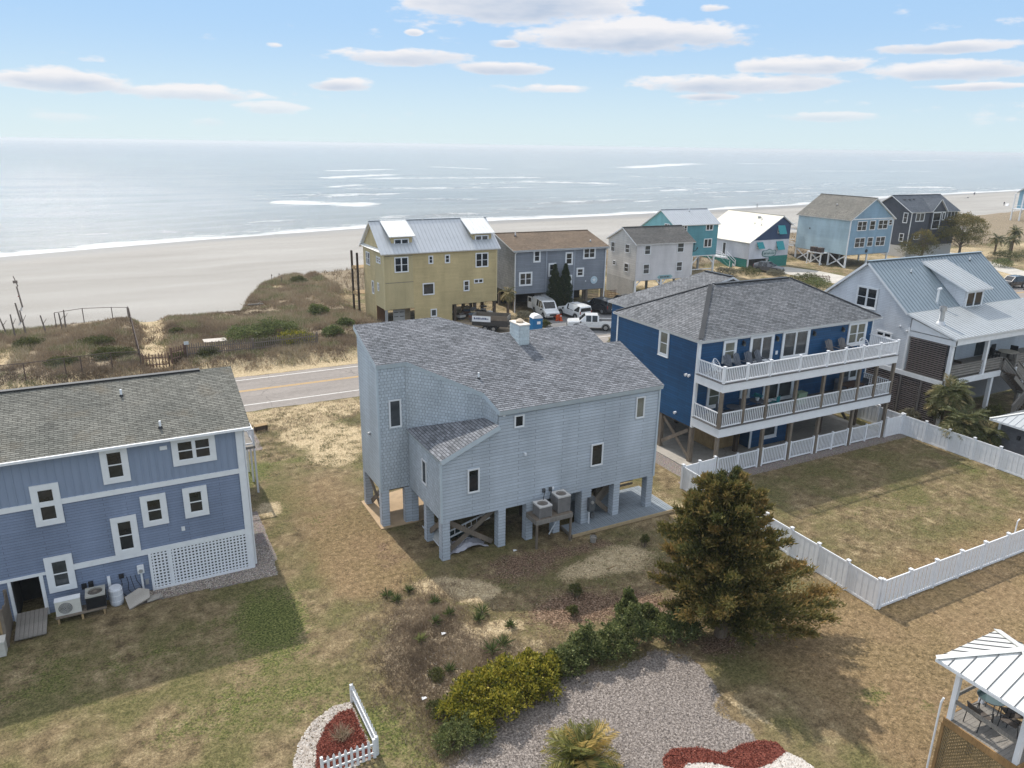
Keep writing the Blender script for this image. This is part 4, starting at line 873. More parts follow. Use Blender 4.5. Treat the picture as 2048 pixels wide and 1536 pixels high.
def blue_house():
    OX, OY = 32.0, 35.15; off = (OX, OY, 0); o2 = (OX, OY)
    H = thing('beach_house', 'navy-blue house with grey hip roof and two white-railed decks above a vinyl fence', 'house', (OX, OY, 0))
    ms = siding('navy_siding', NAVY, (2.0, .17), .14, .014, dark=.5, rough=.5)
    mb = MB(); XR = 48.35; YB = 44.0
    for a, b in (((OX, OY), (XR, OY)), ((XR, OY), (XR, YB)), ((XR, YB), (OX, YB)), ((OX, YB), (OX, OY))): wall(mb, a, b, rect(math.dist(a, b), 2.55, 8.4), .17, .013)
    for a, b in (((34, YB), (34, 47.6)), ((46, 47.6), (46, YB)), ((34, 47.6), (46, 47.6))): wall(mb, b, a, rect(math.dist(a, b), 2.55, 8.3), .17, .013)
    mb.make('wall', ms, H, off)
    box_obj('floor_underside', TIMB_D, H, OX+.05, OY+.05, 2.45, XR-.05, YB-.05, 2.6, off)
    for x in (OX, XR): box_obj('corner_board', WT, H, x-.05, OY-.05, 2.55, x+.14 if x == OX else x+.05, OY+.14, 8.35, off)
    box_obj('corner_board', WT, H, OX-.04, YB-.1, 2.55, OX+.1, YB+.04, 8.35, off); box_obj('frieze_board', WT, H, OX+.15, OY-.04, 8.18, XR-.05, OY, 8.4, off); box_obj('frieze_board', WT, H, OX-.04, OY+.15, 8.22, OX, YB-.1, 8.4, off)
    E0, E1, F0, F1, ez, r = 31.75, 48.95, 34.8, 44.35, 8.48, 10.95
    hx = (F1-F0)/2; ym = (F0+F1)/2
    A, B, C_, D = (E0, F0, ez), (E1, F0, ez), (E1, F1, ez), (E0, F1, ez); P, Q = (E0+hx, ym, r), (E1-hx, ym, r)
    roof(H, 'roof', [A, B, Q, P], SH_SLATE, WT, off, .15, .011, .16); roof(H, 'side_roof', [D, A, P], SH_SLATE, WT, off, .15, .011, .16); roof(H, 'side_roof', [B, C_, Q], SH_SLATE, WT, off, .15, .011, .16); roof(H, 'rear_roof', [C_, D, P, Q], SH_SLATE, WT, off, .15, .011, .16)
    MB().bar((P[0]+.3, ym, r+.02), (Q[0]-.2, ym, r+.02), .34, .07).make('ridge_vent', BLK, H, off)
    for a in (A, D): MB().bar(Vector(a)+Vector((.15, .15 if a is A else -.15, .1)), Vector(P)+Vector((0, 0, .02)), .3, .03).make('hip_cap', SH_SLATE, H, off)
    MB().bar(Vector(B)+Vector((-.15, .15, .1)), Vector(Q)+Vector((0, 0, .02)), .3, .03).make('hip_cap', SH_SLATE, H, off)
    rr = (40.2, 42.6, 10.95); 
    roof(H, 'wing_roof', [(33.8, 48, 8.48), (33.8, 43.5, 8.48), (40.2, 41.2, 10.98), (40.2, 44.2, 10.98)], SH_SLATE, WT, off); roof(H, 'wing_roof', [(46.6, 43.5, 8.48), (46.6, 48, 8.48), (40.2, 44.2, 10.98), (40.2, 41.2, 10.98)], SH_SLATE, WT, off); roof(H, 'wing_roof', [(46.6, 48, 8.48), (33.8, 48, 8.48), (40.2, 44.2, 10.98)], SH_SLATE, WT, off)
    MB().bar((40.2, 41.4, 11.0), (40.2, 44.2, 11.0), .34, .07).make('ridge_vent', BLK, H, off)
    yf = -.03
    def W(x0, x1, z0, z1, n=1, hung=True, G=GLS3, cas=.16): return window(H, (x0+x1)/2-OX, yf, z0, x1-x0, z1-z0, 0, cas, n, hung, WT, G, True, .06, .08)
    W(33.98, 35.12, 6.72, 8.2, G=GLS2); W(36.3, 38.45, 6.3, 8.3, 2, False, GLS3, .2); W(39.25, 41.85, 6.3, 8.35, 2, False, GLS3, .2); W(45.75, 47.7, 6.55, 8.28, 2, True, GLS2, .18)
    W(33.0, 34.2, 3.72, 5.3, G=GLS2); W(35.9, 36.76, 4.0, 5.0, hung=False); W(38.0, 40.9, 3.34, 5.5, 2, False, GLS3, .2); W(45.7, 47.5, 3.9, 5.5, 2)
    window(H, -.03, 38.57-OY, 6.57, 1.06, 1.78, R(-90), .15, 1, True, WT, GLS2, True, .06)
    for x in (35.7, 38.72, 42.25, 45.15):
        l = box_obj('wall_light', BLK, H, x-.06, OY-.05, 7.72, x+.06, OY-.01, 8.05, off); MB().cyl((x, OY-.16, 7.82), (x, OY-.16, 8.0), .1, .06, 8).make('lantern', BLK, l, off); MB().cyl((x, OY-.16, 7.7), (x, OY-.16, 7.82), .07, .09, 8).make('lamp_glass', GLS2, l, off)
    for y, z in ((35.75, 5.98), (36.05, 5.96), (36.8, 3.1)): MB().cyl((OX-.2, y, z-.05), (OX-.02, y, z), .1, .07, 8).make('floodlight', VINYL, H, off)
    box_obj('vent_cover', VINYL, H, 38.75, OY-.08, 6.75, 38.92, OY-.02, 7.0, off)
    # decks
    DX0, DX1, DY = 31.9, 48.2, 32.62
    for nm, z0, z1 in (('lower_deck', 2.72, 3.3), ('upper_deck', 5.68, 6.22)):
        K = thing.__call__ and None
        d = MB(); d.box(DX0, DY, z0, DX1, DY+.06, z1); d.box(DX0, DY+.06, z0, DX0+.06, OY, z1); d.box(DX1-.06, DY+.06, z0, DX1, OY, z1); D_ = d.make(nm, VINYL, H, off)
        for k in range(17): box_obj('floor_board', plain('deck_floor_%s_%d' % (nm, k), (.12, .115, .115), .7, .2) if k == 0 else bpy.data.materials['deck_floor_%s_0' % nm], D_, DX0-.03, DY-.05+k*.152, z1+.002, DX1+.03, DY-.05+k*.152+.14, z1+.04, off)
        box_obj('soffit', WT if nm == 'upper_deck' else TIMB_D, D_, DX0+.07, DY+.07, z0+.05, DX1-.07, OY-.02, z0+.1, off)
        for k in range(5): box_obj('fascia_joint', WT, D_, DX0-.006, DY+.35+k*.5, z0+.01, DX0+.001, DY+.36+k*.5, z1-.01, off)
        xs = (31.98, 33.87, 35.82, 38.43, 40.98, 42.72, 44.48, 46.24, 48.08); h = 1.0; zf = z1+.04; y = DY+.08
        if nm == 'upper_deck':
            railing(D_, (DX0+.08, y), (DX1-.08, y), zf, h, sp=.142, off=o2, posts=[(x, y) for x in xs]); railing(D_, (DX0+.08, OY-.1), (DX0+.08, y+.1), zf, h, sp=.142, off=o2); railing(D_, (DX1-.08, y+.1), (DX1-.08, OY-.1), zf, h, sp=.142, off=o2)
        else:
            railing(D_, (DX0+.08, y), (DX1-.08, y), zf, h-.02, sp=.155, off=o2); railing(D_, (DX0+.08, OY-.1), (DX0+.08, y+.1), zf, h-.02, sp=.155, off=o2); railing(D_, (DX1-.08, y+.1), (DX1-.08, OY-.1), zf, h-.02, sp=.155, off=o2)
            for x in xs: bar_obj('deck_post', TIMB, D_, (x, DY+.12, 3.3), (x, DY+.12, 5.7), .19, .19, off)
    for x in (31.98, 35.85, 38.42, 41.02, 44.42, 47.98): bar_obj('ground_post', TIMB, H, (x, DY+.12, 0), (x, DY+.12, 2.74), .2, .2, off)
    for x in (32.15, 36.2, 41.0, 44.4, 48.2):
        for y in (35.3, 38.4, 41.5, 43.8): bar_obj('piling', TIMB if x < 33 else TIMB_D, H, (x, y, 0), (x, y, 2.5), .26, .26, off)
    for p, q in (((32.15, 35.4, .3), (32.15, 38.2, 2.3)), ((32.1, 38.2, .5), (32.1, 35.6, 2.2)), ((48.2, 36, .3), (48.2, 38.2, 2.4)), ((44.4, 35.4, 1.3), (45.3, 35.4, 2.5))): bar_obj('cross_brace', TIMB, H, p, q, .06, .24, off)
    # ground-floor room
    mb = MB(); wall(mb, (37.4, 35.2), (41.0, 35.2), rect(3.6, .1, 2.55), .17); wall(mb, (37.4, 40), (37.4, 35.2), rect(4.8, .1, 2.55), .17); wall(mb, (41, 35.2), (41, 40), rect(4.8, .1, 2.55), .17); mb.make('ground_room_wall', ms, H, off)
    box_obj('corner_board', WT, H, 37.32, 35.14, .1, 37.5, 35.2, 2.55, off); window(H, 39.1-OX, 35.16-OY, .62, 1.5, 1.75, 0, .16, 1, True, WT, GLS3, True, .06)
    for i in range(15): unit('board', TIMB_L, .15, .04, 2.0, H, (34.95+.157*i-OX, 36.0-OY+.01*(i % 2), .12))
    box_obj('store_side', TIMB_L, H, 34.85, 36.05, .12, 34.9, 38, 2.1, off)
    for k in range(6): bar_obj('rear_slat', TIMB_L, H, (32.4, 43.9, .5+.28*k), (36, 43.9, .5+.28*k), .04, .2, off)
    # furniture
    gm = plain('dark_grey_poly', (.095, .105, .125), .6, .15)
    lab = ['dark grey adirondack chair on the upper navy deck, leftmost of four', 'dark grey adirondack chair on the upper navy deck, second of four from the left', 'dark grey adirondack chair on the upper navy deck, third of four from the left', 'dark grey adirondack chair before the first sliding door of the upper navy deck']
    for i, x in enumerate((34.1, 35.0, 35.9, 36.85)): adirondack(lab[i], (x, 34.3, 6.26), R(14*(i % 2)-7), gm, 'adirondack chairs on the upper deck')
    gb = plain('grey_brown_poly', (.13, .12, .115), .6, .15)
    for i, x in enumerate((43.5, 44.8)): adirondack('grey-brown deck chair on the upper navy deck, %s the right wire basket chair' % ('farther from' if i == 0 else 'next to'), (x, 34.3, 6.26), R(-8), gb, 'deck chairs right end')
    def basket(label, loc, rz):
        T = thing('wire_basket_chair', label, 'chair', loc, rz); mb = MB(); N_ = 14
        ring = lambda r, z, y: [(r*math.cos(t), y+r*.5*math.sin(t)-.1, z+r*.85*math.sin(t)) for t in [2*math.pi*i/20 for i in range(21)]]
        mb.tube(ring(.45, .75, 0), .022, 5)
        for k in range(9):
            t = math.pi*k/9; a = (.45*math.cos(t), -.1+.225*math.sin(t), .75+.38*math.sin(t)); b = (-a[0], -.1-.225*math.sin(t), .75-.38*math.sin(t)); m_ = (0, .28, .58); mb.tube([a, ((a[0]+m_[0])*.55, (a[1]+m_[1])*.6, (a[2]+m_[2])*.5), m_, ((b[0]+m_[0])*.55, (b[1]+m_[1])*.6, (b[2]+m_[2])*.5), b], .012, 4)
        mb.tube(ring(.25, .66, .15), .012, 4); mb.make('basket', VINYL, T)
        for k in range(4): t = R(45+90*k); MB().cyl((.1*math.cos(t), .2+.1*math.sin(t), .55), (.35*math.cos(t), .15+.35*math.sin(t), 0), .015, .015, 5).make('leg', VINYL, T)
        return T
    basket('white wire basket chair at the right end of the upper navy-house deck', (46.0, 33.95, 6.26), 0); basket('white wire basket chair at the left end of the upper navy-house deck', (32.6, 34.2, 6.26), R(30))
    def table(nm, label, loc, r, h, mat, n=16):
        T = thing(nm, label, 'table', loc); MB().cyl((0, 0, h-.04), (0, 0, h), r, r, n).make('table_top', mat, T); MB().cyl((0, 0, .03), (0, 0, h-.04), .05, .05, 8).make('pedestal', mat, T); MB().cyl((0, 0, 0), (0, 0, .03), r*.5, r*.5, n).make('base', mat, T); return T
    table('patio_table', 'round dark table at the left end of the lower navy-house deck', (34.3, 33.9, 3.34), .5, .72, gm); table('patio_table', 'round dark table holding teal flowers on the lower deck', (36.6, 34.2, 3.34), .5, .72, gm)
    tl = plain('teal_plastic', (.015, .22, .24), .45, .15)
    T = thing('flower_pot', 'teal and white flower pot on the round deck table', 'flower pot', (36.6, 34.2, 4.06)); MB().cyl((0, 0, 0), (0, 0, .2), .1, .14, 10).make('pot', VINYL, T)
    mb = MB(); r = random.Random(3)
    for k in range(90): p = Vector((r.gauss(0, .15), r.gauss(0, .15), .26+abs(r.gauss(0, .1)))); a = Vector((r.uniform(-1, 1), r.uniform(-1, 1), r.uniform(-1, 1)))*.07; b = Vector((r.uniform(-1, 1), r.uniform(-1, 1), r.uniform(-1, 1)))*.07; mb.face([p-a, p+b, p+a, p-b])
    mb.make('blossom', tl, T)
    def dchair(label, loc, rz, mat, group=None):
        T = thing('patio_chair', label, 'chair', loc, rz, group); box_obj('seat', mat, T, -.25, -.25, .42, .25, .25, .46); box_obj('backrest', mat, T, -.25, .22, .46, .25, .26, .95)
        for sx in (-.22, .22):
            for sy in (-.22, .22): bar_obj('leg', mat, T, (sx, sy, 0), (sx, sy, .42), .035, .035)
            bar_obj('arm', mat, T, (sx*1.1, -.24, .66), (sx*1.1, .24, .66), .04, .03)
        return T
    dchair('bright teal patio chair by the lower sliding door of the navy house', (37.9, 33.9, 3.34), R(200), tl); dchair('dark patio chair left of the flower table on the lower deck', (35.6, 34.3, 3.34), R(100), gm); dchair('dark patio chair behind the leftmost lower deck table', (33.5, 34.3, 3.34), R(60), gm)
    T = thing('deck_box', 'pale green storage cooler by the lower sliding door', 'cooler', (40.4, 34.0, 3.34)); pg = plain('pale_green', (.24, .34, .24), .5); box_obj('body', pg, T, -.4, -.25, 0, .4, .25, .75); box_obj('lid', pg, T, -.43, -.28, .751, .43, .28, .83)
    T = thing('dining_table', 'long dark wood dining table at the right end of the lower deck', 'table', (45.5, 34.0, 3.34)); wd = wood('brown_table', (.12, .08, .06)); box_obj('table_top', wd, T, -.9, -.45, .7, .9, .45, .75)
    for sx in (-.8, .8):
        for sy in (-.38, .38): bar_obj('leg', wd, T, (sx, sy, 0), (sx, sy, .7), .08, .08)
    for i, (x, y, rz_) in enumerate(((44.3, 34.0, 90), (45.1, 34.65, 0), (46.0, 34.65, 0), (46.8, 34.0, -90))): dchair('dark patio chair at the long lower-deck dining table, %s' % ('at its left end', 'behind it on the left', 'behind it on the right', 'at its right end')[i], (x, y, 3.34), R(rz_), gm, 'chairs at the deck dining table')
blue_house()
sheet('patio_slab', [(31.3, 33.3), (48.6, 33.3), (48.6, 47.8), (31.3, 47.8)], .06, M_SLAB, 0)
# wall light grey concrete edge handled by the slab itself

# ---------------------------------------------------------------- white vinyl fences
def fence(label, p, q, h=1.55, gap=0.0, post_every=1.85, solid=True, bw=.2, name='vinyl_fence', posts_at=None):
    p = Vector(p); q = Vector(q); d = q-p; L = d.length; d.normalize(); a = math.atan2(d.y, d.x)
    T = thing(name, label, 'fence', (p.x, p.y, 0), a)
    n = max(1, round(L/post_every)); sp = L/n
    for i in range(n+1):
        o = unit('post', VINYL, .13, .13, h+.06, T, (i*sp, 0, 0)); unit('post_cap', VINYL, .17, .17, .05, o, (0, 0, h+.06))
        if i == n: break
        x0, x1 = i*sp+.065, (i+1)*sp-.065
        for z, hh in ((.08, .12), (h-.08, .1)): bar_obj('rail', VINYL, T, (x0, 0, z), (x1, 0, z), .05, hh)
        w = x1-x0; k = max(1, round(w/bw)); step = w/k; b_ = step-gap-(.012 if solid else 0)
        for j in range(k): unit('board', VINYL, round(b_, 3), .026, h-.24, T, (x0+(j+.5)*step, .004*((j % 2)*2-1), .13))
    return T
fence('solid white vinyl fence running past the cedar tree', (29.05, 32.35), (28.75, 18.4), 1.5, bw=.16)
fence('low slatted white vinyl fence along the near side of the navy-house yard', (28.9, 18.35), (50.0, 18.35), 1.45, .055, 1.85, False, .15)
fence('solid white vinyl fence along the far right of the navy-house yard', (49.98, 18.45), (49.98, 32.5), 1.5, bw=.17)
fence('solid white vinyl fence continuing behind the navy-house decks toward the road', (49.98, 32.65), (49.98, 46.5), 1.5, bw=.17)
fence('short solid white vinyl fence between the cedar-side fence and the navy-house corner post', (29.15, 32.4), (31.8, 32.55), 1.45, post_every=1.3, bw=.17)
fence('short solid white vinyl fence at the right end of the navy-house decks', (48.2, 32.6), (49.85, 32.6), 1.45, bw=.17)
def under_fence():
    segs = [(32.12, 35.7), (36.0, 38.28), (38.56, 40.88), (41.16, 44.28), (44.56, 47.84)]
    labs = ['leftmost', 'second', 'middle', 'fourth', 'rightmost']
    for (a, b), l in zip(segs, labs):
        T = thing('picket_fence', 'white picket rail panel between the timber posts under the navy house, %s of five' % l, 'fence', (a, 32.74, 0), 0, 'picket panels under the deck'); L = b-a
        for z in (.12, 1.2): bar_obj('rail', VINYL, T, (0, 0, z), (L, 0, z), .05, .08)
        n = int(L/.14)
        for i in range(n): unit('picket', VINYL, .06, .03, 1.0, T, ((i+.5)*L/n, 0, .16))
        for x in ((0.05, L/2, L-.05) if L > 2.6 else (.05, L-.05)): unit('post', VINYL, .12, .12, 1.32, T, (x, 0, 0))
under_fence()
T = thing('standpipe', 'thin white pipe sticking up inside the yard by the near fence', 'pipe', (39.9, 18.75, 0)); MB().cyl((0, 0, 0), (0, 0, 1.7), .03).make('pipe', VINYL, T); MB().cyl((0, 0, 1.7), (.18, 0, 1.78), .03).make('elbow', VINYL, T)
# ---------------------------------------------------------------- white house with metal roof (right)
def metal(name, c, rough=.35, var=.07): return plain(name, c, rough, var, 1.2, metal=.25, spec=.5, bmp=.02)
MET_BLUE = metal('blue_grey_metal_roof', (.235, .285, .32)); MET_LIGHT = metal('light_grey_metal_roof', (.42, .44, .45)); MET_SILV = metal('silver_metal_roof', (.46, .48, .5)); MET_WHITE = metal('white_metal_roof', (.72, .72, .69), .4)
def white_house():
    OX, OY = 53.0, 35.3; off = (OX, OY, 0)
    H = thing('beach_house', 'white clapboard house with blue-grey metal gable roof, dormer and covered porch', 'house', (OX, OY, 0))
    ms = siding('white_lap_siding', (.66, .68, .71), (3, .13), .03, .012, dark=.7)
    X1 = 67.2; YB = 43.3; XP = 72.0
    mb = MB()
    gable = [(0, 3.75), (8.0, 3.75), (8.0, 8.25), (3.7, 11.45), (0, 8.4)]
    wall(mb, (OX, YB), (OX, OY), [(0, 3.75), (8.0, 3.75), (8.0, 8.1), (3.7, 11.5), (0, 8.45)], .13, .014)
    wall(mb, (X1, OY), (X1, YB), [(0, 3.75), (8.0, 3.75), (8.0, 8.45), (4.3, 11.5), (0, 8.1)], .13, .014)
    wall(mb, (OX, OY), (XP, OY), rect(XP-OX, 3.75, 8.0), .13, .014); wall(mb, (X1, YB), (OX, YB), rect(X1-OX, 3.75, 8.4), .13, .014)
    mb.make('wall', ms, H, off)
    box_obj('corner_board', WT, H, OX-.04, OY-.05, 3.6, OX+.14, OY+.1, 7.2, off); box_obj('water_table', WT, H, OX-.06, 32.0, 3.45, OX-.005, YB, 3.8, off)
    sl = (11.62-8.25)/(39.65-35.55)
    roof(H, 'roof', [(52.75, 35.5, 8.25), (67.5, 35.5, 8.25), (67.5, 39.65, 11.65), (52.75, 39.65, 11.65)], MET_BLUE, WT, off, metal=True, seam=.4, thick=.16)
    roof(H, 'rear_roof', [(67.5, 43.7, 8.4), (52.75, 43.7, 8.4), (52.75, 39.65, 11.65), (67.5, 39.65, 11.65)], MET_BLUE, WT, off, metal=True, seam=.4, thick=.16)
    MB().bar((52.75, 39.65, 11.68), (67.5, 39.65, 11.68), .32, .05).make('ridge_cap', MET_BLUE, H, off)
    roof(H, 'porch_roof', [(52.8, 31.45, 7.18), (XP, 31.45, 7.18), (XP, 35.55, 8.28), (52.8, 35.55, 8.28)], MET_LIGHT, WT, off, metal=True, seam=.4, thick=.14)
    box_obj('porch_beam', WT, H, 53.05, 31.6, 6.6, XP, 31.85, 7.06, off); box_obj('porch_beam', WT, H, 53.0, 31.6, 6.55, 53.2, 35.25, 6.95, off)
    MB().slab([(53.0, 31.7, 7.02), (53.0, 35.2, 7.02), (53.0, 35.2, 7.9)], .05).make('porch_gable_panel', WT, H, off)
    # dormer
    dx0, dx1, dy = 59.25, 61.75, 35.35
    mb = MB(); dz = lambda y: 9.66+(11.3-9.66)*(y-35.0)/(39.25-35.0); mz = lambda y: 8.25+sl*(y-35.55)
    for x, s in ((dx0, 1), (dx1, -1)):
        P = [(0, 7.9), (0, 9.6), (3.8, 11.1)] ; 
        if s == 1: wall(mb, (x, dy+3.8), (x, dy), [(0, mz(dy+3.8)-.1), (3.8, mz(dy)-.2), (3.8, dz(dy)-.05), (0, dz(dy+3.8)-.05)], .13, .014)
        else: wall(mb, (x, dy), (x, dy+3.8), [(0, mz(dy)-.2), (3.8, mz(dy+3.8)-.1), (3.8, dz(dy+3.8)-.05), (0, dz(dy)-.05)], .13, .014)
    wall(mb, (dx0, dy), (dx1, dy), rect(dx1-dx0, 8.0, 9.62), .13, .014); D = mb.make('dormer', ms, H, off)
    window(H, (dx0+dx1)/2-OX, dy-.02-OY, 8.12, 2.2, 1.36, 0, .12, 2, False, WT, GLS, True, .06, .08)
    roof(H, 'dormer_roof', [(58.85, 34.9, 9.66), (62.1, 34.9, 9.66), (62.1, 39.3, 11.4), (58.85, 39.3, 11.4)], MET_LIGHT, WT, off, metal=True, seam=.4, thick=.14)
    # gable window, small window
    window(H, -.03, 39.4-OY, 7.95, 1.95, 1.7, R(-90), .12, 2, True, WT, GLS, True, .06, .1); window(H, -.03, 37.35-OY, 5.95, 1.4, .48, R(-90), .1, 2, False, WT, GLS, False, .05, .1)
    for y, z in ((36.1, 7.15), (35.5, 6.9)): MB().cyl((OX-.16, y, z-.04), (OX, y, z), .09, .06, 8).make('floodlight', VINYL, H, off)
    # louvre walls: upper screen at the porch end, brown louvres below
    LV = plain('brown_louvre', (.3, .25, .235), .6, .2); LG = plain('grey_brown_post', (.13, .12, .115), .6, .15)
    def louvre(nm, y0, y1, z0, z1, n, x=OX):
        bk = box_obj(nm, DARKIN, H, x+.06, y0, z0, x+.1, y1, z1, off)
        for i in range(n):
            z = z0+(i+.5)*(z1-z0)/n; q = MB(); q.face([(x+.05, y0, z+.035), (x+.05, y1, z+.035), (x-.04, y1, z-.02), (x-.04, y0, z-.02)][::-1]); q.face([(x+.05, y0, z+.035), (x+.05, y1, z+.035), (x-.04, y1, z-.02), (x-.04, y0, z-.02)]); q.make('louvre_slat', LV, bk, off)
    louvre('porch_screen', 32.15, 35.1, 3.9, 6.55, 17); louvre('ground_screen', 32.1, 35.2, .2, 3.4, 20); louvre('ground_screen', 35.45, 43.2, .2, 3.4, 20)
    for y in (32.05, 35.3, 33.6): box_obj('screen_post', LG, H, OX-.05, y-.08, .1, OX+.12, y+.08, 3.45, off)
    louv2 = MB(); louv2.box(OX+.2, 35.25, .1, XP, 35.35, 3.7); louv2.make('ground_wall', plain('grey_lower_wall', (.2, .19, .19), .7), H, off)
    # porch
    box_obj('porch_floor', TIMB_G, H, OX+.02, 31.85, 3.62, XP, 35.25, 3.86, off); box_obj('porch_rim', WT, H, 56.5, 31.75, 3.45, 59.8, 31.86, 3.88, off); box_obj('porch_rim', WT, H, 61.8, 31.75, 3.45, XP, 31.86, 3.88, off); box_obj('porch_rim', WT, H, OX, 31.75, 3.45, 56.5, 31.86, 3.88, off)
    for x in (53.2, 57.5, 63.3, 68): bar_obj('porch_post', WT, H, (x, 31.9, 3.86), (x, 31.9, 6.65), .24, .24, off); bar_obj('lower_post', WT, H, (x+(1.5 if x == 57.5 else 0), 31.95, 0), (x+(1.5 if x == 57.5 else 0), 31.95, 3.5), .26, .26, off)
    for a, b in ((53.4, 57.35), (57.65, 59.9), (61.9, 63.2), (63.5, 68)):
        for k in range(4): bar_obj('rail_board', TIMB_G, H, (a, 31.95, 4.1+.21*k), (b, 31.95, 4.1+.21*k), .04, .15, off)
        bar_obj('handrail', TIMB_G, H, (a, 31.95, 4.9), (b, 31.95, 4.9), .15, .05, off)
    for x in (59.9, 61.9): bar_obj('rail_post', TIMB_G, H, (x, 31.95, 3.8), (x, 31.95, 4.92), .12, .12, off)
    # stairs: one flight to a landing, then down towards the yard
    S = box_obj('stair_landing', TIMB_G, H, 62.4, 29.9, 1.75, 64.0, 31.7, 1.9, off)
    n = 11
    for i in range(n): t = (i+.5)/n; box_obj('tread', TIMB_D, S, 59.95+2.5*t, 30.75, 3.75-1.85*t, 60.25+2.5*t, 31.7, 3.8-1.85*t, off)
    for y in (30.7, 31.72):
        bar_obj('stringer', TIMB_G, S, (59.9, y, 3.6), (62.5, y, 1.8), .06, .3, off)
        for k in range(4): bar_obj('rail_board', TIMB_G, S, (59.9, y, 4.1+.21*k), (62.5, y, 2.25+.21*k), .035, .14, off)
        bar_obj('handrail', TIMB_G, S, (59.9, y, 4.92), (62.5, y, 3.08), .13, .05, off)
    for i in range(10): t = (i+.5)/10; box_obj('tread', TIMB_D, S, 62.5-2.2*t, 29.7-.0*t, 1.75-1.7*t, 62.75-2.2*t, 30.65, 1.8-1.7*t, off)
    for y in (29.65, 30.66):
        bar_obj('stringer', TIMB_G, S, (62.5, y, 1.7), (60.3, y, .05), .06, .3, off)
        for k in range(4): bar_obj('rail_board', TIMB_G, S, (62.5, y, 2.1+.2*k), (60.3, y, .45+.2*k), .035, .13, off)
        bar_obj('handrail', TIMB_G, S, (62.5, y, 2.9), (60.3, y, 1.25), .13, .05, off)
    for x, y, z in ((62.5, 29.7, 0), (62.5, 31.7, 0), (64, 29.9, 0), (64, 31.6, 0), (60.3, 29.65, 0)): bar_obj('stair_post', TIMB_G, S, (x, y, z), (x, y, 3.0 if x > 61 else 1.3), .12, .12, off)
    # flues
    f = MB().cyl((53.95, 33.6, 7.6), (53.95, 33.6, 8.75), .2, .17, 14).cyl((53.95, 33.6, 8.75), (53.95, 33.6, 9.05), .26, .26, 14).make('flue', STEEL, H, off); MB().cyl((53.95, 33.6, 7.68), (53.95, 33.6, 7.95), .38, .22, 14).make('flashing', STEEL, f, off); MB().cyl((53.95, 33.6, 9.05), (53.95, 33.6, 9.09), .22, .2, 14).make('flue_cap', DGREY, f, off)
    f = MB().cyl((56.86, 36.03, 8.5), (56.86, 36.03, 9.75), .08, .08, 8).make('vent_stack', WT, H, off); MB().cyl((56.7, 36.03, 9.75), (57.05, 36.0, 9.78), .1, .1, 8).make('stack_hood', WT, f, off); MB().cyl((56.86, 36.03, 8.55), (56.86, 36.03, 8.75), .16, .1, 8).make('flashing', STEEL, f, off)
    roofvent(H, 56.6-OX, 38.47-OY, 10.66); roofvent(H, 65-OX, 39.0-OY, 11.12)
    # porch furniture
    sf = plain('grey_sofa_fabric', (.22, .2, .19), .9, .2)
    T = thing('porch_sofa', 'grey cushioned sofa on the covered porch of the white house', 'sofa', (56.0, 33.7, 3.86), R(0)); box_obj('base', TIMB_D, T, -1.1, -.4, .1, 1.1, .4, .3)
    for k in range(3): box_obj('seat_cushion', sf, T, -1.05+.71*k, -.38, .3, -.38+.71*k, .28, .48); o = box_obj('back_cushion', sf, T, -1.05+.71*k, .2, .48, -.38+.71*k, .38, .95)
    for s in (-1, 1): box_obj('armrest', TIMB_D, T, s*1.05, -.4, .3, s*1.18, .4, .66)
    T = thing('porch_table', 'round pale-topped table on the covered porch of the white house', 'table', (63.4, 33.4, 3.86)); MB().cyl((0, 0, .7), (0, 0, .75), .75, .75, 22).make('table_top', plain('pale_wood_top', (.48, .44, .37), .6), T); MB().cyl((0, 0, 0), (0, 0, .7), .12, .08, 10).make('pedestal', TIMB_D, T); MB().cyl((0, 0, 0), (0, 0, .04), .4, .4, 14).make('base', TIMB_D, T)
    for i, (x, y, a) in enumerate(((62.4, 33.9, 60), (63.6, 34.5, 0), (64.5, 33.7, -80))):
        T = thing('porch_chair', 'dark wicker chair at the round porch table, %s' % ('left', 'behind', 'right')[i], 'chair', (x, y, 3.86), R(a), 'porch dining chairs'); box_obj('seat', BLK, T, -.28, -.28, .4, .28, .28, .48); box_obj('backrest', BLK, T, -.28, .22, .48, .28, .3, 1.0)
        for sx in (-.24, .24):
            for sy in (-.24, .24): bar_obj('leg', BLK, T, (sx, sy, 0), (sx, sy, .4), .04, .04)
    box_obj('porch_door', GLS3, H, 58.3, 35.26, 3.9, 59.3, 35.29, 6.1, off); box_obj('porch_door', GLS3, H, 62.0, 35.26, 3.9, 63.2, 35.29, 6.1, off)
white_house()

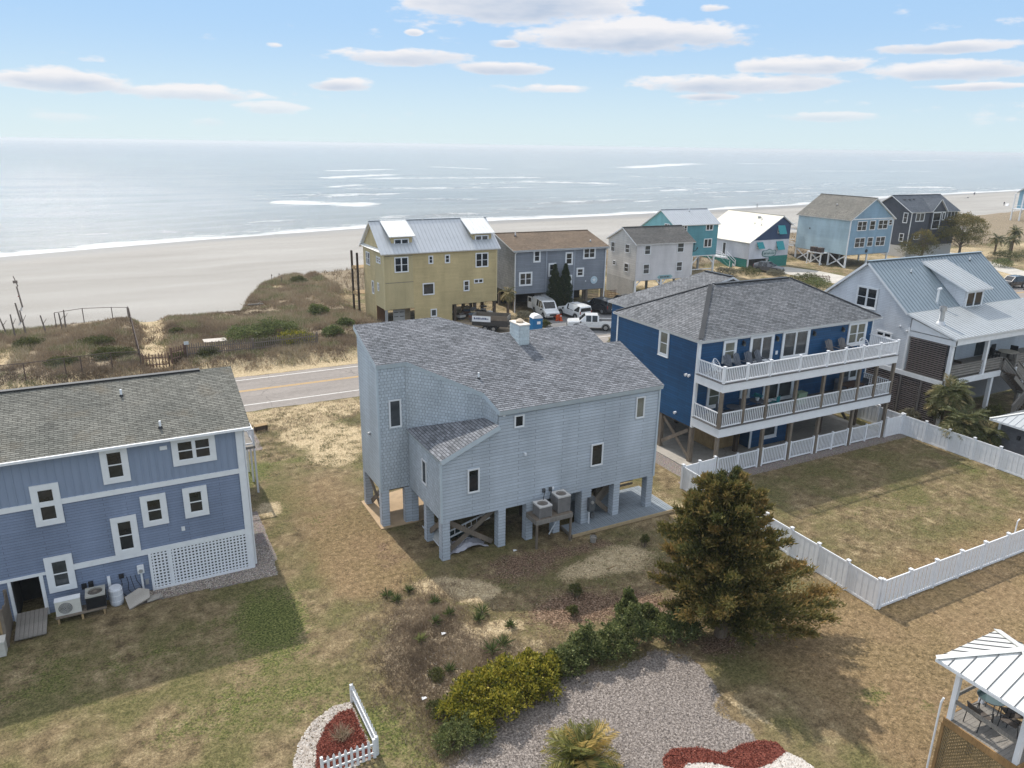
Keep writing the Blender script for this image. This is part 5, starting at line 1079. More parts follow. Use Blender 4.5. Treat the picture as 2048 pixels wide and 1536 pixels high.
# ---------------------------------------------------------------- shed with metal hip roof at the right edge
def hip_hut(name, label, x0, y0, x1, y1, ez, pz, zw, solid):
    T = thing(name, label, 'shed' if solid else 'gazebo', ((x0+x1)/2, (y0+y1)/2, 0)); o = ((x0+x1)/2, (y0+y1)/2, 0); cx, cy = o[:2]; P = (cx, cy, pz)
    c = [(x0, y0, ez), (x1, y0, ez), (x1, y1, ez), (x0, y1, ez)]
    for i in range(4):
        a, b = Vector(c[i]), Vector(c[(i+1) % 4]); p = Vector(P); n = (b-a).cross(p-a).normalized()
        if n.z < 0: n = -n
        U = (b-a).normalized(); L = (b-a).length; k = max(3, round(L/.42)); R_ = None
        mb = MB(); mb.slab([a, b, p], .05); R_ = mb.make('roof_slope', WT, T, o)
        V = (p-(a+b)/2); 
        for j in range(k):
            u0, u1 = L*j/k+.008, L*(j+1)/k-.008; f = lambda u: 1-abs(u-L/2)/(L/2)
            pts = [a+U*u0, a+U*u1, a+U*u1+V*max(0, f(u1)-.02)];  
            if u0 < L/2 < u1: pts.append(p-V*.02)
            pts.append(a+U*u0+V*max(0, f(u0)-.02))
            q = MB(); q.slab([v+n*.02 for v in pts], .018); q.make('metal_panel', MET_WHITE if not solid else MET_LIGHT, R_, o)
        for j in range(1, k): u = L*j/k; t = 1-abs(u-L/2)/(L/2); MB().bar(a+U*u+n*.035, a+U*u+V*max(.02, t-.03)+n*.035, .02, .035, up=n).make('seam', DGREY if not solid else STEEL, R_, o)
        MB().bar(a+Vector((0, 0, .04)), p+Vector((0, 0, .05)), .2, .03).make('hip_cap', MET_WHITE, T, o)
        MB().bar(a-Vector((0, 0, .06)), b-Vector((0, 0, .06)), .03, .1).make('fascia', WT, T, o)
    return T, o
T, o = hip_hut('garden_shed', 'grey garden shed with light metal hip roof behind the far right fence', 51.7, 22.6, 56.6, 27.5, 2.6, 3.7, 0, True)
mb = MB()
for a, b in (((52.3, 23.1), (56, 23.1)), ((56, 23.1), (56, 27)), ((56, 27), (52.3, 27)), ((52.3, 27), (52.3, 23.1))): wall(mb, a, b, rect(math.dist(a, b), 0, 2.55), .15, .012)
mb.make('wall', siding('charcoal_shed_siding', (.13, .13, .14), (.25, .15), .12, .004), T, o); box_obj('corner_post', WT, T, 52.2, 26.95, 0, 52.34, 27.1, 2.6, o); l = box_obj('wall_lamp', BLK, T, 52.12, 25.6, 1.6, 52.28, 25.75, 1.85, o)

# ---------------------------------------------------------------- raised gazebo in the near right corner
def gazebo():
    T, o = hip_hut('gazebo', 'raised gazebo with white metal hip roof and tan lattice skirt in the lower right', 21.6, 8.25, 24.85, 11.5, 4.55, 5.4, 0, False)
    dz = 2.2; x0, x1, y0, y1 = 22.3, 24.2, 8.9, 11.2
    for x, y in ((22.4, 11.1), (22.4, 9.0), (24.1, 11.1), (24.1, 9.0)): bar_obj('post', VINYL, T, (x, y, dz-.1), (x, y, 4.5), .15, .15, o); bar_obj('footing_post', TIMB, T, (x, y, 0), (x, y, dz-.1), .14, .14, o)
    for i in range(16): box_obj('floor_board', TIMB_G, T, x0+.0, y0+i*.1445, dz-.04+.003*(i % 2), x1, y0+i*.1445+.137, dz, o)
    rimM = wood('cedar_rim', (.33, .2, .09))
    for p, q in (((x0-.02, y0, dz-.12), (x0-.02, y1, dz-.12)), ((x1+.02, y0, dz-.12), (x1+.02, y1, dz-.12)), ((x0, y1+.02, dz-.12), (x1, y1+.02, dz-.12)), ((x0, y0-.02, dz-.12), (x1, y0-.02, dz-.12))): bar_obj('rim_board', rimM, T, p, q, .05, .26, o)
    for p, q in (((22.4, 11.1, dz+.72), (22.4, 9.0, dz+.72)), ((22.4, 11.1, dz+.9), (24.1, 11.1, dz+.9)), ((24.1, 11.1, dz+.72), (24.1, 9.0, dz+.72))): bar_obj('rail_board', TIMB_G, T, p, q, .05, .14, o)
    lt = wood('lattice_wood', (.3, .215, .11))
    for s in (1, -1):
        k = -2.0
        while k < 2.4:
            a, b = (y0+k, 0.05), (y0+k+2.0, 2.0)
            if s < 0: a, b = (y0+k, 2.0), (y0+k+2.0, .05)
            t0 = max(0, (y0-a[0])/(b[0]-a[0])); t1 = min(1, (y1-a[0])/(b[0]-a[0]))
            if t1-t0 > .04: L = lambda t: (x0-.012*s-.0, a[0]+(b[0]-a[0])*t, a[1]+(b[1]-a[1])*t); bar_obj('lattice_strip', lt, T, L(t0), L(t1), .012, .05, o)
            k += .135
    bar_obj('lattice_frame', rimM, T, (x0-.02, y1, 0), (x0-.02, y1, 2.0), .06, .1, o)
    MB().tube([(x0-.06, y1+.14, 2.9), (x0-.08, y1+.18, 2.7), (x0-.08, y1+.16, 0)], .035).make('downpipe', VINYL, T, o)
    gt = glass('smoked_green_glass', (.05, .085, .085), .08, .2)
    Q = thing('patio_table', 'round green glass-topped table inside the raised gazebo', 'table', (23.75, 10.65, dz)); MB().cyl((0, 0, .68), (0, 0, .7), .42, .42, 24).make('glass_top', gt, Q)
    mb = MB(); mb.tube([(.43*math.cos(t), .43*math.sin(t), .69) for t in [2*math.pi*i/24 for i in range(25)]], .015, 5); mb.make('rim', DGREY, Q)
    for k in range(4): t = R(45+90*k); MB().cyl((.3*math.cos(t), .3*math.sin(t), .68), (.36*math.cos(t), .36*math.sin(t), 0), .018, .018, 6).make('leg', DGREY, Q)
    def sling(label, loc, rz):
        C_ = thing('sling_chair', label, 'chair', loc, rz, 'gazebo chairs'); f = plain('brown_mesh', (.1, .085, .075), .8, .25)
        MB().slab([(-.24, -.24, .4), (.24, -.24, .4), (.24, .22, .38), (-.24, .22, .38)], .02).make('seat', f, C_); MB().slab([(-.24, .22, .38), (.24, .22, .38), (.24, .4, .88), (-.24, .4, .88)], .02).make('backrest', f, C_)
        for s in (-1, 1): MB().tube([(s*.26, -.26, 0), (s*.26, -.22, .6), (s*.26, .26, .6), (s*.26, .34, 0)], .015).make('leg', BLK, C_)
    sling('brown mesh chair in the gazebo with its back to the lattice side', (22.95, 10.5, dz), R(80)); sling('brown mesh chair in the gazebo nearest the camera', (23.6, 9.9, dz), R(190)); sling('brown mesh chair in the gazebo behind the table at the right', (24.0, 10.1, dz), R(-120))
gazebo()
# ---------------------------------------------------------------- oceanfront houses across the road
def one(nm, m, H, p, q, zl, h, t):
    mb = MB(); wall(mb, p, q, zl, h, t); return mb.make(nm, m, H)
def gable(H, L, D, z0, ze, zr, ms, mr, edge, axis='u', rp=None, zeb=None, metal=False, over=.3, h=.2, seam=.45, ms_side=None, t=.014, rname='roof'):
    """walls + two roof slopes. axis u: ridge runs along the front; axis v: gable faces the road. rp = ridge position, zeb = other eave height"""
    zeb = ze if zeb is None else zeb; ms_side = ms_side or ms
    if axis == 'u':
        rp = D/2 if rp is None else rp
        one('front_wall', ms, H, (0, 0), (L, 0), rect(L, z0, ze), h, t); one('rear_wall', ms, H, (L, D), (0, D), rect(L, z0, zeb), h, t)
        one('gable_wall', ms_side, H, (0, D), (0, 0), [(0, z0), (D, z0), (D, ze), (D-rp, zr-.05), (0, zeb)], h, t); one('gable_wall', ms_side, H, (L, 0), (L, D), [(0, z0), (D, z0), (D, zeb), (rp, zr-.05), (0, ze)], h, t)
        s1 = (zr-ze)/rp; s2 = (zr-zeb)/(D-rp); o = over; up = .1
        roof(H, rname, [(-o, -o, ze-s1*o+up), (L+o, -o, ze-s1*o+up), (L+o, rp, zr+up), (-o, rp, zr+up)], mr, edge, h=.16, metal=metal, seam=seam)
        roof(H, 'rear_roof', [(L+o, D+o, zeb-s2*o+up), (-o, D+o, zeb-s2*o+up), (-o, rp, zr+up), (L+o, rp, zr+up)], mr, edge, h=.16, metal=metal, seam=seam)
        MB().bar((-o, rp, zr+up+.02), (L+o, rp, zr+up+.02), .3, .05).make('ridge_cap', mr, H)
    else:
        rp = L/2 if rp is None else rp
        one('gable_wall', ms, H, (0, 0), (L, 0), [(0, z0), (L, z0), (L, zeb), (rp, zr-.05), (0, ze)], h, t); one('gable_wall', ms, H, (L, D), (0, D), [(0, z0), (L, z0), (L, ze), (L-rp, zr-.05), (0, zeb)], h, t)
        one('side_wall', ms_side, H, (0, D), (0, 0), rect(D, z0, ze), h, t); one('side_wall', ms_side, H, (L, 0), (L, D), rect(D, z0, zeb), h, t)
        s1 = (zr-ze)/rp; s2 = (zr-zeb)/(L-rp); o = over; up = .1
        roof(H, rname, [(-o, D+o, ze-s1*o+up), (-o, -o, ze-s1*o+up), (rp, -o, zr+up), (rp, D+o, zr+up)], mr, edge, h=.16, metal=metal, seam=seam)
        roof(H, 'far_roof', [(L+o, -o, zeb-s2*o+up), (L+o, D+o, zeb-s2*o+up), (rp, D+o, zr+up), (rp, -o, zr+up)], mr, edge, h=.16, metal=metal, seam=seam)
        MB().bar((rp, -o, zr+up+.02), (rp, D+o, zr+up+.02), .3, .05).make('ridge_cap', mr, H)
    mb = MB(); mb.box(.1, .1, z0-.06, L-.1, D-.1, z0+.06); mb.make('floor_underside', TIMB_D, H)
def win(H, u0, u1, z0, z1, n=1, hung=True, G=None, cas=.1, v=0, M=None): return window(H, (u0+u1)/2, v-.02, z0, u1-u0, z1-z0, 0, cas, n, hung, M or WT, G or GLS, False, .06, .07)
def winL(H, v0, v1, z0, z1, n=1, hung=True, G=None, cas=.1, u=0, M=None): return window(H, u-.02, (v0+v1)/2, z0, v1-v0, z1-z0, R(-90), cas, n, hung, M or WT, G or GLS, False, .06, .07)
def posts(H, pts, z1, w=.26, mat=None, name='piling'):
    for x, y in pts: bar_obj(name, mat or TIMB_D, H, (x, y, -.2), (x, y, z1), w, w)

def yellow():
    H = thing('beach_house', 'unfinished pale-yellow house with silver metal roof and two white-roofed dormers', 'house', (26.1, 80, 0)); L, D = 13.9, 7.6
    Y = (.53, .425, .225); ms = siding('yellow_lap_siding', Y, (1.8, .18), .05, .004, dark=.75); mp = siding('yellow_sheathing', (.5, .42, .24), (1.2, 2.6), .04, .006, dark=.6)
    gable(H, L, D, 2.1, 8.6, 11.55, ms, MET_SILV, WT, metal=True, seam=.46, over=.4)
    box_obj('sheathing_panel', mp, H, .05, -.03, 2.12, 3.4, .02, 8.3); bar_obj('panel_joint', DGREY, H, (.1, -.034, 8.12), (3.4, -.034, 8.12), .01, .05); bar_obj('panel_joint', DGREY, H, (.1, -.034, 5.12), (3.4, -.034, 5.12), .01, .05)
    pl = plain('pale_yellow_panel', (.54, .46, .27), .7, .08); box_obj('batten_panel', pl, H, -.03, .02, 2.12, .02, 3.2, 8.4)
    for i in range(7): box_obj('batten', pl, H, -.06, .1+i*.48, 2.15, -.031, .16+i*.48, 8.35)
    for x, y in ((-.03, -.03), (L+.03, -.03)): box_obj('corner_board', pl, H, x-.07, y-.02, 2.1, x+.07, y+.1, 8.5)
    # ground floor: enclosed middle and rear, open bays
    mb = MB(); wall(mb, (3.46, 0), (8.14, 0), rect(4.68, -.3, 2.1), .2); wall(mb, (8.14, 0), (8.14, D), rect(D, -.3, 2.1), .2); mb.make('ground_wall', ms, H); one('ground_wall', ms, H, (0, D), (0, 3.2), rect(D-3.2, -.4, 2.1), .2, .014)
    box_obj('garage_back', plain('brown_plywood', (.2, .1, .05), .8), H, .03, 3.2, -.2, 1.2, 3.26, 2.1); d = box_obj('garage_door', plain('grey_primer_door', (.42, .42, .41), .6), H, 1.2, .9, -.2, 2.6, .96, 2.05)
    for z in (.5, 1.0, 1.5): box_obj('door_slot', BLK, d, 1.3, .88, z, 1.8, .9, z+.07); box_obj('door_slot', BLK, d, 2.0, .88, z, 2.5, .9, z+.07)
    box_obj('garage_wall', plain('tan_board', (.45, .36, .24), .8), H, 2.6, 1.4, -.2, 3.46, 1.46, 2.05); posts(H, [(.15, .15)], 2.1, .25, plain('grey_post', (.3, .31, .32), .6))
    posts(H, [(8.6+2.6*i, .3+3.4*j) for i in range(3) for j in range(3)], 2.1, .32)
    win(H, 1.2, 2.85, 6.25, 7.98, 2, True, None, .09, -.03); win(H, 5.26, 5.84, 7.0, 7.95); win(H, 7.27, 7.92, 6.97, 7.96); win(H, 11.15, 12.82, 6.25, 7.96, 2); win(H, 4.49, 5.93, 3.45, 4.85, 1, False); win(H, 9.6, 10.36, 3.55, 4.82); win(H, 10.95, 12.15, 4.38, 4.9, 2, False, None, .07); win(H, 5.42, 6.2, .84, 1.78, 1, False, GLS3)
    winL(H, 4.97, 6.4, 6.4, 7.95, 2, True, GLS3); winL(H, .95, 2.4, 7.15, 7.9, 2, True, GLS3, .1, -.03); winL(H, 3.8, 4.5, 3.25, 4.8); winL(H, 1.8, 2.3, 3.95, 4.9, 1, True, None, .08, -.03)
    MB().slab([(-.4, .15, 8.55), (-.4, D-.1, 8.55), (-.02, D-.1, 8.78), (-.02, .15, 8.78)], .05).make('pent_roof', MET_WHITE, H)
    for u0 in (1.25, 11.2):
        mb = MB(); wall(mb, (u0, .9), (u0+2.45, .9), rect(2.45, 8.9, 10.15), .18); wall(mb, (u0, 3.6), (u0, .9), [(0, 11.2), (2.7, 9.1), (2.7, 10.15), (0, 11.45)], .18); wall(mb, (u0+2.45, .9), (u0+2.45, 3.6), [(0, 9.1), (2.7, 11.2), (2.7, 11.45), (0, 10.15)], .18); mb.make('dormer', ms, H)
        win(H, u0+.3, u0+2.05, 9.22, 9.88, 2, False, None, .09, .88); roof(H, 'dormer_roof', [(u0-.35, .5, 10.15), (u0+2.75, .5, 10.15), (u0+2.75, 3.8, 11.72), (u0-.35, 3.8, 11.72)], MET_WHITE, WT, metal=True, seam=.46, thick=.1)
    dk = wood('dark_deck_timber', (.06, .045, .035))
    for x, y in ((-.75, D+.1), (-.75, D+2.4), (4, D+2.4), (9, D+2.4), (13.5, D+2.4)): bar_obj('deck_post', dk, H, (x, y, -.5), (x, y, 7.6), .22, .22)
    for z in (2.5, 5.6): bar_obj('deck_beam', TIMB_L, H, (-.8, D+.1, z), (-.8, D+2.4, z), .08, .3); bar_obj('deck_beam', TIMB_L, H, (-.8, D+2.4, z), (13.5, D+2.4, z), .08, .3); box_obj('deck_floor', TIMB_L, H, -.75, D+.05, z+.15, 13.6, D+2.35, z+.2)
yellow()
def gray():
    H = thing('beach_house', 'slate-grey house with brown shingle roof and white-trimmed windows behind the parked vans', 'house', (43.3, 81.6, 0), R(-3.1)); L, D = 13.0, 11.0
    ms = siding('slate_grey_lap_siding', (.215, .235, .27), (2.2, .22), .07, .012, dark=.65); m2 = siding('pale_grey_shake_siding', (.27, .275, .28), (.42, .3), .12, .015, dark=.55); tr = plain('grey_trim', (.3, .33, .38), .6)
    gable(H, L, D, 2.3, 7.75, 9.15, ms, SH_BROWN, WT, h=.22, ms_side=m2, over=.35)
    mb = MB(); wall(mb, (4.35, -.05), (8.4, -.05), rect(4.05, 0, 7.7), .22); mb.make('stair_bay', ms, H); box_obj('bay_side', ms, H, 4.36, -.03, 0, 4.4, 3, 2.3); box_obj('bay_side', ms, H, 8.35, -.03, 0, 8.39, 3, 2.3)
    for x in (4.38, 8.38): box_obj('trim_strip', tr, H, x-.08, -.09, 0 if x > 8 else 2.2, x+.08, -.05, 7.65)
    for x in (.05, L-.05): MB().tube([(x+.1, -.4, 7.6), (x, -.1, 7.3), (x, -.1, .0)], .07, 6).make('downpipe', WT, H); MB().bar((-.3, -.4, 7.62), (L+.3, -.4, 7.62), .12, .12).make('gutter', WT, H)
    c = .17
    win(H, 2.55, 3.55, 6.15, 7.68, 1, True, None, c); win(H, 7.03, 8.12, 5.6, 7.25, 1, True, None, c, -.05); win(H, 9.62, 11.46, 6.25, 7.75, 2, True, None, c); win(H, 4.68, 5.75, 4.28, 5.98, 1, True, None, c, -.05); win(H, .62, 2.45, 3.3, 5.03, 2, True, None, c); win(H, 8.75, 9.85, 4.0, 5.17, 1, True, None, c); win(H, 7.0, 8.1, 2.65, 4.33, 1, True, GLS3, c, -.05); win(H, 4.7, 5.76, 1.35, 2.9, 1, True, None, c, -.05)
    disc = plain('pale_blue_sign', (.42, .55, .62), .5, .1); S = MB().cyl((11.4, -.06, 3.47), (11.4, -.02, 3.47), .5, .5, 28).make('round_sign', disc, H)
    mb = MB(); 
    for k in range(5):
        t = R(90+72*k); a = Vector((11.4+.36*math.cos(t), -.07, 3.5+.36*math.sin(t))); b = Vector((11.4+.13*math.cos(t+.63), -.07, 3.5+.13*math.sin(t+.63))); c2 = Vector((11.4+.13*math.cos(t-.63), -.07, 3.5+.13*math.sin(t-.63))); mb.face([a, b, (11.4, -.07, 3.5), c2])
    mb.make('star_emblem', WT, S); MB().tube([(11.4+.45*math.cos(t), -.068, 3.47+.45*math.sin(t)) for t in [2*math.pi*i/28 for i in range(29)]], .014, 4).make('sign_border', WT, S)
    box_obj('wall_lamp', WT, H, 10.1, -.1, 3.3, 10.2, 0, 3.5)
    posts(H, [(.15, .2), (12.8, .2), (10.5, .3), (.2, 5), (12.8, 5), (2.2, 5), (10.5, 5)], 2.3, .26, TIMB); box_obj('rear_dark_sheet', DARKIN, H, .2, 6, 0, 12.8, 6.1, 2.3)  # near-black sheet added behind the open bays as painted shade
    for i in range(14): bar_obj('lattice_strip', TIMB, H, (10.8+i*.16, 1.2, 0), (10.8+i*.16, 1.2, 2.2), .05, .02)
    for i in range(10): bar_obj('lattice_strip', TIMB, H, (10.7, 1.17, .15+i*.22), (12.9, 1.17, .15+i*.22), .02, .07)
    roofvent(H, 2.0, 4.2, 9.0, .4, .08); roofvent(H, 11.5, 1.5, 8.2, .3, .08)
gray()
def lattice_house():
    H = thing('beach_house', 'white vinyl-sided house on braced posts with dark grey roof and teal sign', 'house', (62.9, 83.1, 0), R(-3)); L, D = 9.4, 7.3
    ms = siding('white_vinyl_siding', (.6, .58, .58), (4, .2), .02, .002, dark=.75); ms2 = siding('white_vinyl_siding_side', (.6, .57, .53), (4, .3), .03, .012, dark=.55)
    gable(H, L, D, 2.4, 7.5, 9.3, ms, SH_DK2, WT, h=.2, ms_side=ms2, over=.3, rp=3.4)
    dk = plain('dark_frame', (.12, .12, .12), .5)
    for a in ((1.25, 2.25, 5.96, 7.25), (6.7, 7.85, 6.04, 7.4), (1.2, 2.25, 3.3, 4.69), (6.75, 7.8, 3.4, 4.75)): win(H, *a, 1, True, GLS3, .06)
    for a in ((5.5, 6.5, 5.7, 7.1), (1.7, 2.8, 6.0, 7.2), (5.0, 5.8, 3.85, 4.5), (1.7, 2.8, 3.35, 4.55)): winL(H, *a, 1, True, GLS, .05)
    pv = siding('block_skirt', (.5, .47, .43), (.4, .2), .06, .02, dark=.7); mb = MB(); wall(mb, (0, D), (0, .3), rect(D-.3, -.1, 2.4), .2); mb.make('skirt_wall', pv, H)
    for x in (.15, 4.4, 9.2):
        bar_obj('post', WT, H, (x, .12, -.1), (x, .12, 2.4), .24, .24)
        for s in (-1, 1):
            if 0 < x+s*.7 < L: bar_obj('brace', WT, H, (x, .12, 1.6), (x+s*.8, .12, 2.35), .1, .12)
    posts(H, [(2.2, 3.5), (4.4, 3.5), (6.8, 3.5), (9.2, 3.5), (9.2, 7), (6.8, 7), (4.4, 7), (2.2, 7)], 2.4, .26, plain('grey_pile', (.3, .28, .26), .8))
    tl = plain('teal_sign_paint', (.25, .42, .44), .5); S = MB().prism([(3.7, .0), (4.0, -.0), (6.0, 0), (6.3, 0)], 0, .01) if 0 else None
    mb = MB(); mb.face([(3.6, -.05, 2.75), (4.0, -.05, 2.5), (5.9, -.05, 2.5), (6.3, -.05, 2.75), (5.9, -.05, 3.0), (4.0, -.05, 3.0)]); s = mb.make('name_sign', tl, H)
    for i, w in enumerate((.22, .16, .2, .18, .2, .15)): box_obj('sign_letter', DGREY, s, 4.15+i*.28, -.07, 2.64, 4.15+i*.28+w, -.055, 2.86)
    MB().bar((9.5, -.1, 2.4), (11.2, -1.2, .1), .1, .1).make('diagonal_pole', WT, H)
lattice_house()
def teal_house():
    H = thing('beach_house', 'teal house with silver metal roof and a black anchor on its wall', 'house', (79.8, 95.9, 0), R(-2)); L, D = 8.9, 9.4
    ms = siding('teal_siding', (.1, .29, .34), (2, .2), .05, .004, dark=.75); m2 = siding('light_teal_siding', (.2, .46, .49), (3, .22), .03, .004, dark=.75)
    gable(H, L, D, 3.15, 8.25, 10.3, ms, MET_SILV, WT, metal=True, ms_side=m2, rp=3.6, zeb=7.0)
    win(H, 1.2, 2.5, 7.1, 8.15, 2, True); win(H, 6.3, 7.8, 7.15, 8.2, 2, False); win(H, 6.15, 7.8, 4.4, 5.85, 2, False); winL(H, 1.2, 2.6, 7.2, 8.3, 2, False)
    mb = MB(); mb.bar((4.2, -.06, 3.95), (4.2, -.06, 5.45), .04, .09); mb.bar((3.8, -.06, 5.05), (4.6, -.06, 5.05), .04, .09); mb.tube([(4.2+.7*math.cos(t), -.06, 4.6+.7*math.sin(t)) for t in [R(205)+R(130)*i/12 for i in range(13)]], .05, 5); mb.tube([(4.2+.12*math.cos(t), -.06, 5.55+.12*math.sin(t)) for t in [2*math.pi*i/10 for i in range(11)]], .03, 4)
    for s in (-1, 1): mb.face([(4.2+s*.72, -.07, 4.62), (4.2+s*.5, -.07, 4.3), (4.2+s*.8, -.07, 4.2)]); mb.face([(4.2+s*.72, -.065, 4.62), (4.2+s*.8, -.065, 4.2), (4.2+s*.5, -.065, 4.3)])
    mb.make('anchor_emblem', BLK, H)
    for x in (4.1, 8.6, .3):
        bar_obj('post', WT, H, (x, .15, -.1), (x, .15, 3.2), .26, .26)
        for s in (-1, 1):
            if 0 < x+s*1.3 < L: bar_obj('brace', WT, H, (x, .15, 1.7), (x+s*1.4, .15, 3.1), .12, .14)
    bar_obj('beam', WT, H, (0, .1, 3.1), (L, .1, 3.1), .2, .2); bar_obj('low_rail', WT, H, (4.1, .1, .85), (8.6, .1, .85), .08, .12)
    posts(H, [(2, 4), (5, 4), (8.6, 4), (2, 8.5), (5, 8.5), (8.6, 8.5)], 3.1, .28, plain('grey_white_pile', (.4, .4, .4), .8)); roofvent(H, 5.0, 3.0, 10.0, .5, .08)
teal_house()
def bahama(H, u0, u1, z0, z1, mat):
    S = MB(); S.slab([(u0, -.75, z0), (u1, -.75, z0), (u1, -.06, z1), (u0, -.06, z1)], .04); o = S.make('shutter', mat, H)
    for i in range(9): t = (i+.5)/9; bar_obj('shutter_slat', mat, o, (u0+.05, -.75+.69*t-.03, z0+(z1-z0)*t+.03), (u1-.05, -.75+.69*t-.03, z0+(z1-z0)*t+.03), .03, .08)
def white_teal():
    H = thing('beach_house', 'white cottage with cream metal roof, navy gable and propped teal shutters', 'house', (97.9, 97.4, 0)); L, D = 9.5, 13
    ms = siding('white_cottage_siding', (.6, .6, .64), (3, .2), .02, .003, dark=.8)
    gable(H, L, D, 1.55, 4.55, 8.8, ms, metal('cream_metal_roof', (.5, .475, .41), .55), WT, axis='v', rp=7.25, zeb=7.4, metal=True, seam=.5, over=.35)
    nv = siding('navy_gable_siding', (.035, .065, .14), (2.5, .2), .05, .003); mb = MB(); wall(mb, (0, -.03), (L, -.03), [(.35, 4.78), (9.45, 4.78), (9.45, 7.4), (7.25, 8.7)], .2); mb.make('navy_gable', nv, H)
    tl = plain('teal_shutter', (.05, .36, .4), .5, .1)
    for a in ((1.65, 3.1, 3.4, 4.45), (6.3, 8.0, 3.0, 4.45), (6.25, 8.0, 5.75, 7.2)): win(H, a[0]+.1, a[1]-.1, a[2]+.1, a[3]-.1, 1, False); bahama(H, *a, tl)
    gd = plain('dark_green_sign', (.05, .13, .13), .5); mb = MB(); P = [(3.15, 2.2), (3.4, 1.95), (4.3, 1.75), (5.4, 1.75), (6.3, 1.95), (6.58, 2.2), (6.58, 2.75), (6.3, 2.95), (5.6, 2.95), (4.87, 3.2), (4.1, 2.95), (3.4, 2.95), (3.15, 2.75)]
    mb.face([(x, -.07, z) for x, z in P]); mb.face([(x, -.03, z) for x, z in P][::-1]); s = mb.make('name_sign', gd, H); mb = MB(); cxs, czs = 4.87, 2.45
    mb.face([(cxs+(x-cxs)*.9, -.085, czs+(z-czs)*.84) for x, z in P]); mb.make('sign_field', plain('sign_grey', (.4, .47, .47), .6), s)
    mb = MB(); r = random.Random(4); x = 3.6
    while x < 6.1: w = r.uniform(.1, .2); mb.bar((x, -.1, 2.25+r.uniform(-.05, .05)), (x+w*.6, -.1, 2.65+r.uniform(-.06, .06)), .02, .07); mb.bar((x+w*.5, -.1, 2.3), (x+w*1.4, -.1, 2.42), .02, .06); x += w*1.9
    mb.make('sign_script', gd, s)
    gs = plain('sea_green_slats', (.035, .25, .21), .6, .12)
    def slats(nm, p, q, z0, z1, n, parent=None):
        bk = MB(); p_, q_ = Vector((*p, 0)), Vector((*q, 0)); bk.bar(p_+Vector((0, 0, (z0+z1)/2)), q_+Vector((0, 0, (z0+z1)/2)), .02, z1-z0); o = bk.make(nm, DARKIN, H); nn = (q_-p_).normalized().cross(Vector((0, 0, 1)))
        for i in range(n): z = z0+(i+.5)*(z1-z0)/n; bar_obj('slat', gs, o, p_+nn*.04+Vector((0, 0, z)), q_+nn*.04+Vector((0, 0, z)), .02, (z1-z0)/n*.72)
    slats('slat_skirt', (4.9, -.05), (9.4, -.05), -.2, 1.9, 12); slats('slat_skirt', (-1.6, 10.5), (-1.6, 2.0), -.3, 1.25, 11); slats('slat_skirt', (-.02, D-.2), (-.02, .2), -.3, 1.5, 10)
    mb = MB(); mb.face([(4.6, -.06, 1.6), (5.9, -.06, 1.6), (5.1, -.06, .95)]); mb.make('pointed_apron', ms, H); box_obj('doorway_dark', DARKIN, H, .3, .3, -.1, 4.6, .35, 1.6)
    posts(H, [(.2, .2), (4.7, .2), (9.3, .2)], 1.6, .25, WT)
    dk = box_obj('side_deck', WT, H, -1.65, 4.9, 1.25, -.05, 11.0, 1.45)
    for y in (5.0, 7.0, 9.0, 10.9): bar_obj('rail_post', WT, dk, (-1.6, y, 1.4), (-1.6, y, 2.45), .1, .1)
    for z in (1.6, 2.0, 2.4): bar_obj('rail', WT, dk, (-1.6, 5.0, z), (-1.6, 10.9, z), .06, .07)
    for x in (-1.6, -.35): 
        bar_obj('stair_stringer', WT, dk, (x, 4.9, 1.3), (x, 2.6, 0), .06, .25)
        for z in (.5, .95): bar_obj('stair_rail', WT, dk, (x, 4.9, 1.4+z), (x, 2.5, 0.1+z), .05, .08)
        bar_obj('stair_post', WT, dk, (x, 2.6, -.1), (x, 2.6, 1.1), .12, .12)
    for i in range(7): t = (i+.5)/7; box_obj('tread', WT, dk, -1.6, 4.9-2.3*t-.13, 1.3-1.3*t, -.35, 4.9-2.3*t+.13, 1.34-1.3*t)
    winL(H, 5.6, 6.5, 1.6, 3.9, 1, False, GLS3, .08)
    for v, u in ((3.2, 5.6), (3.6, 4.4), (1.9, 4.3)): roofvent(H, u, v, 4.55+.585*u+.05, .3, .08)
    MB().cyl((6.0, 4.3, 8.0), (6.0, 4.3, 8.45), .22, .28, 12).make('turbine_vent', STEEL, H)
white_teal()
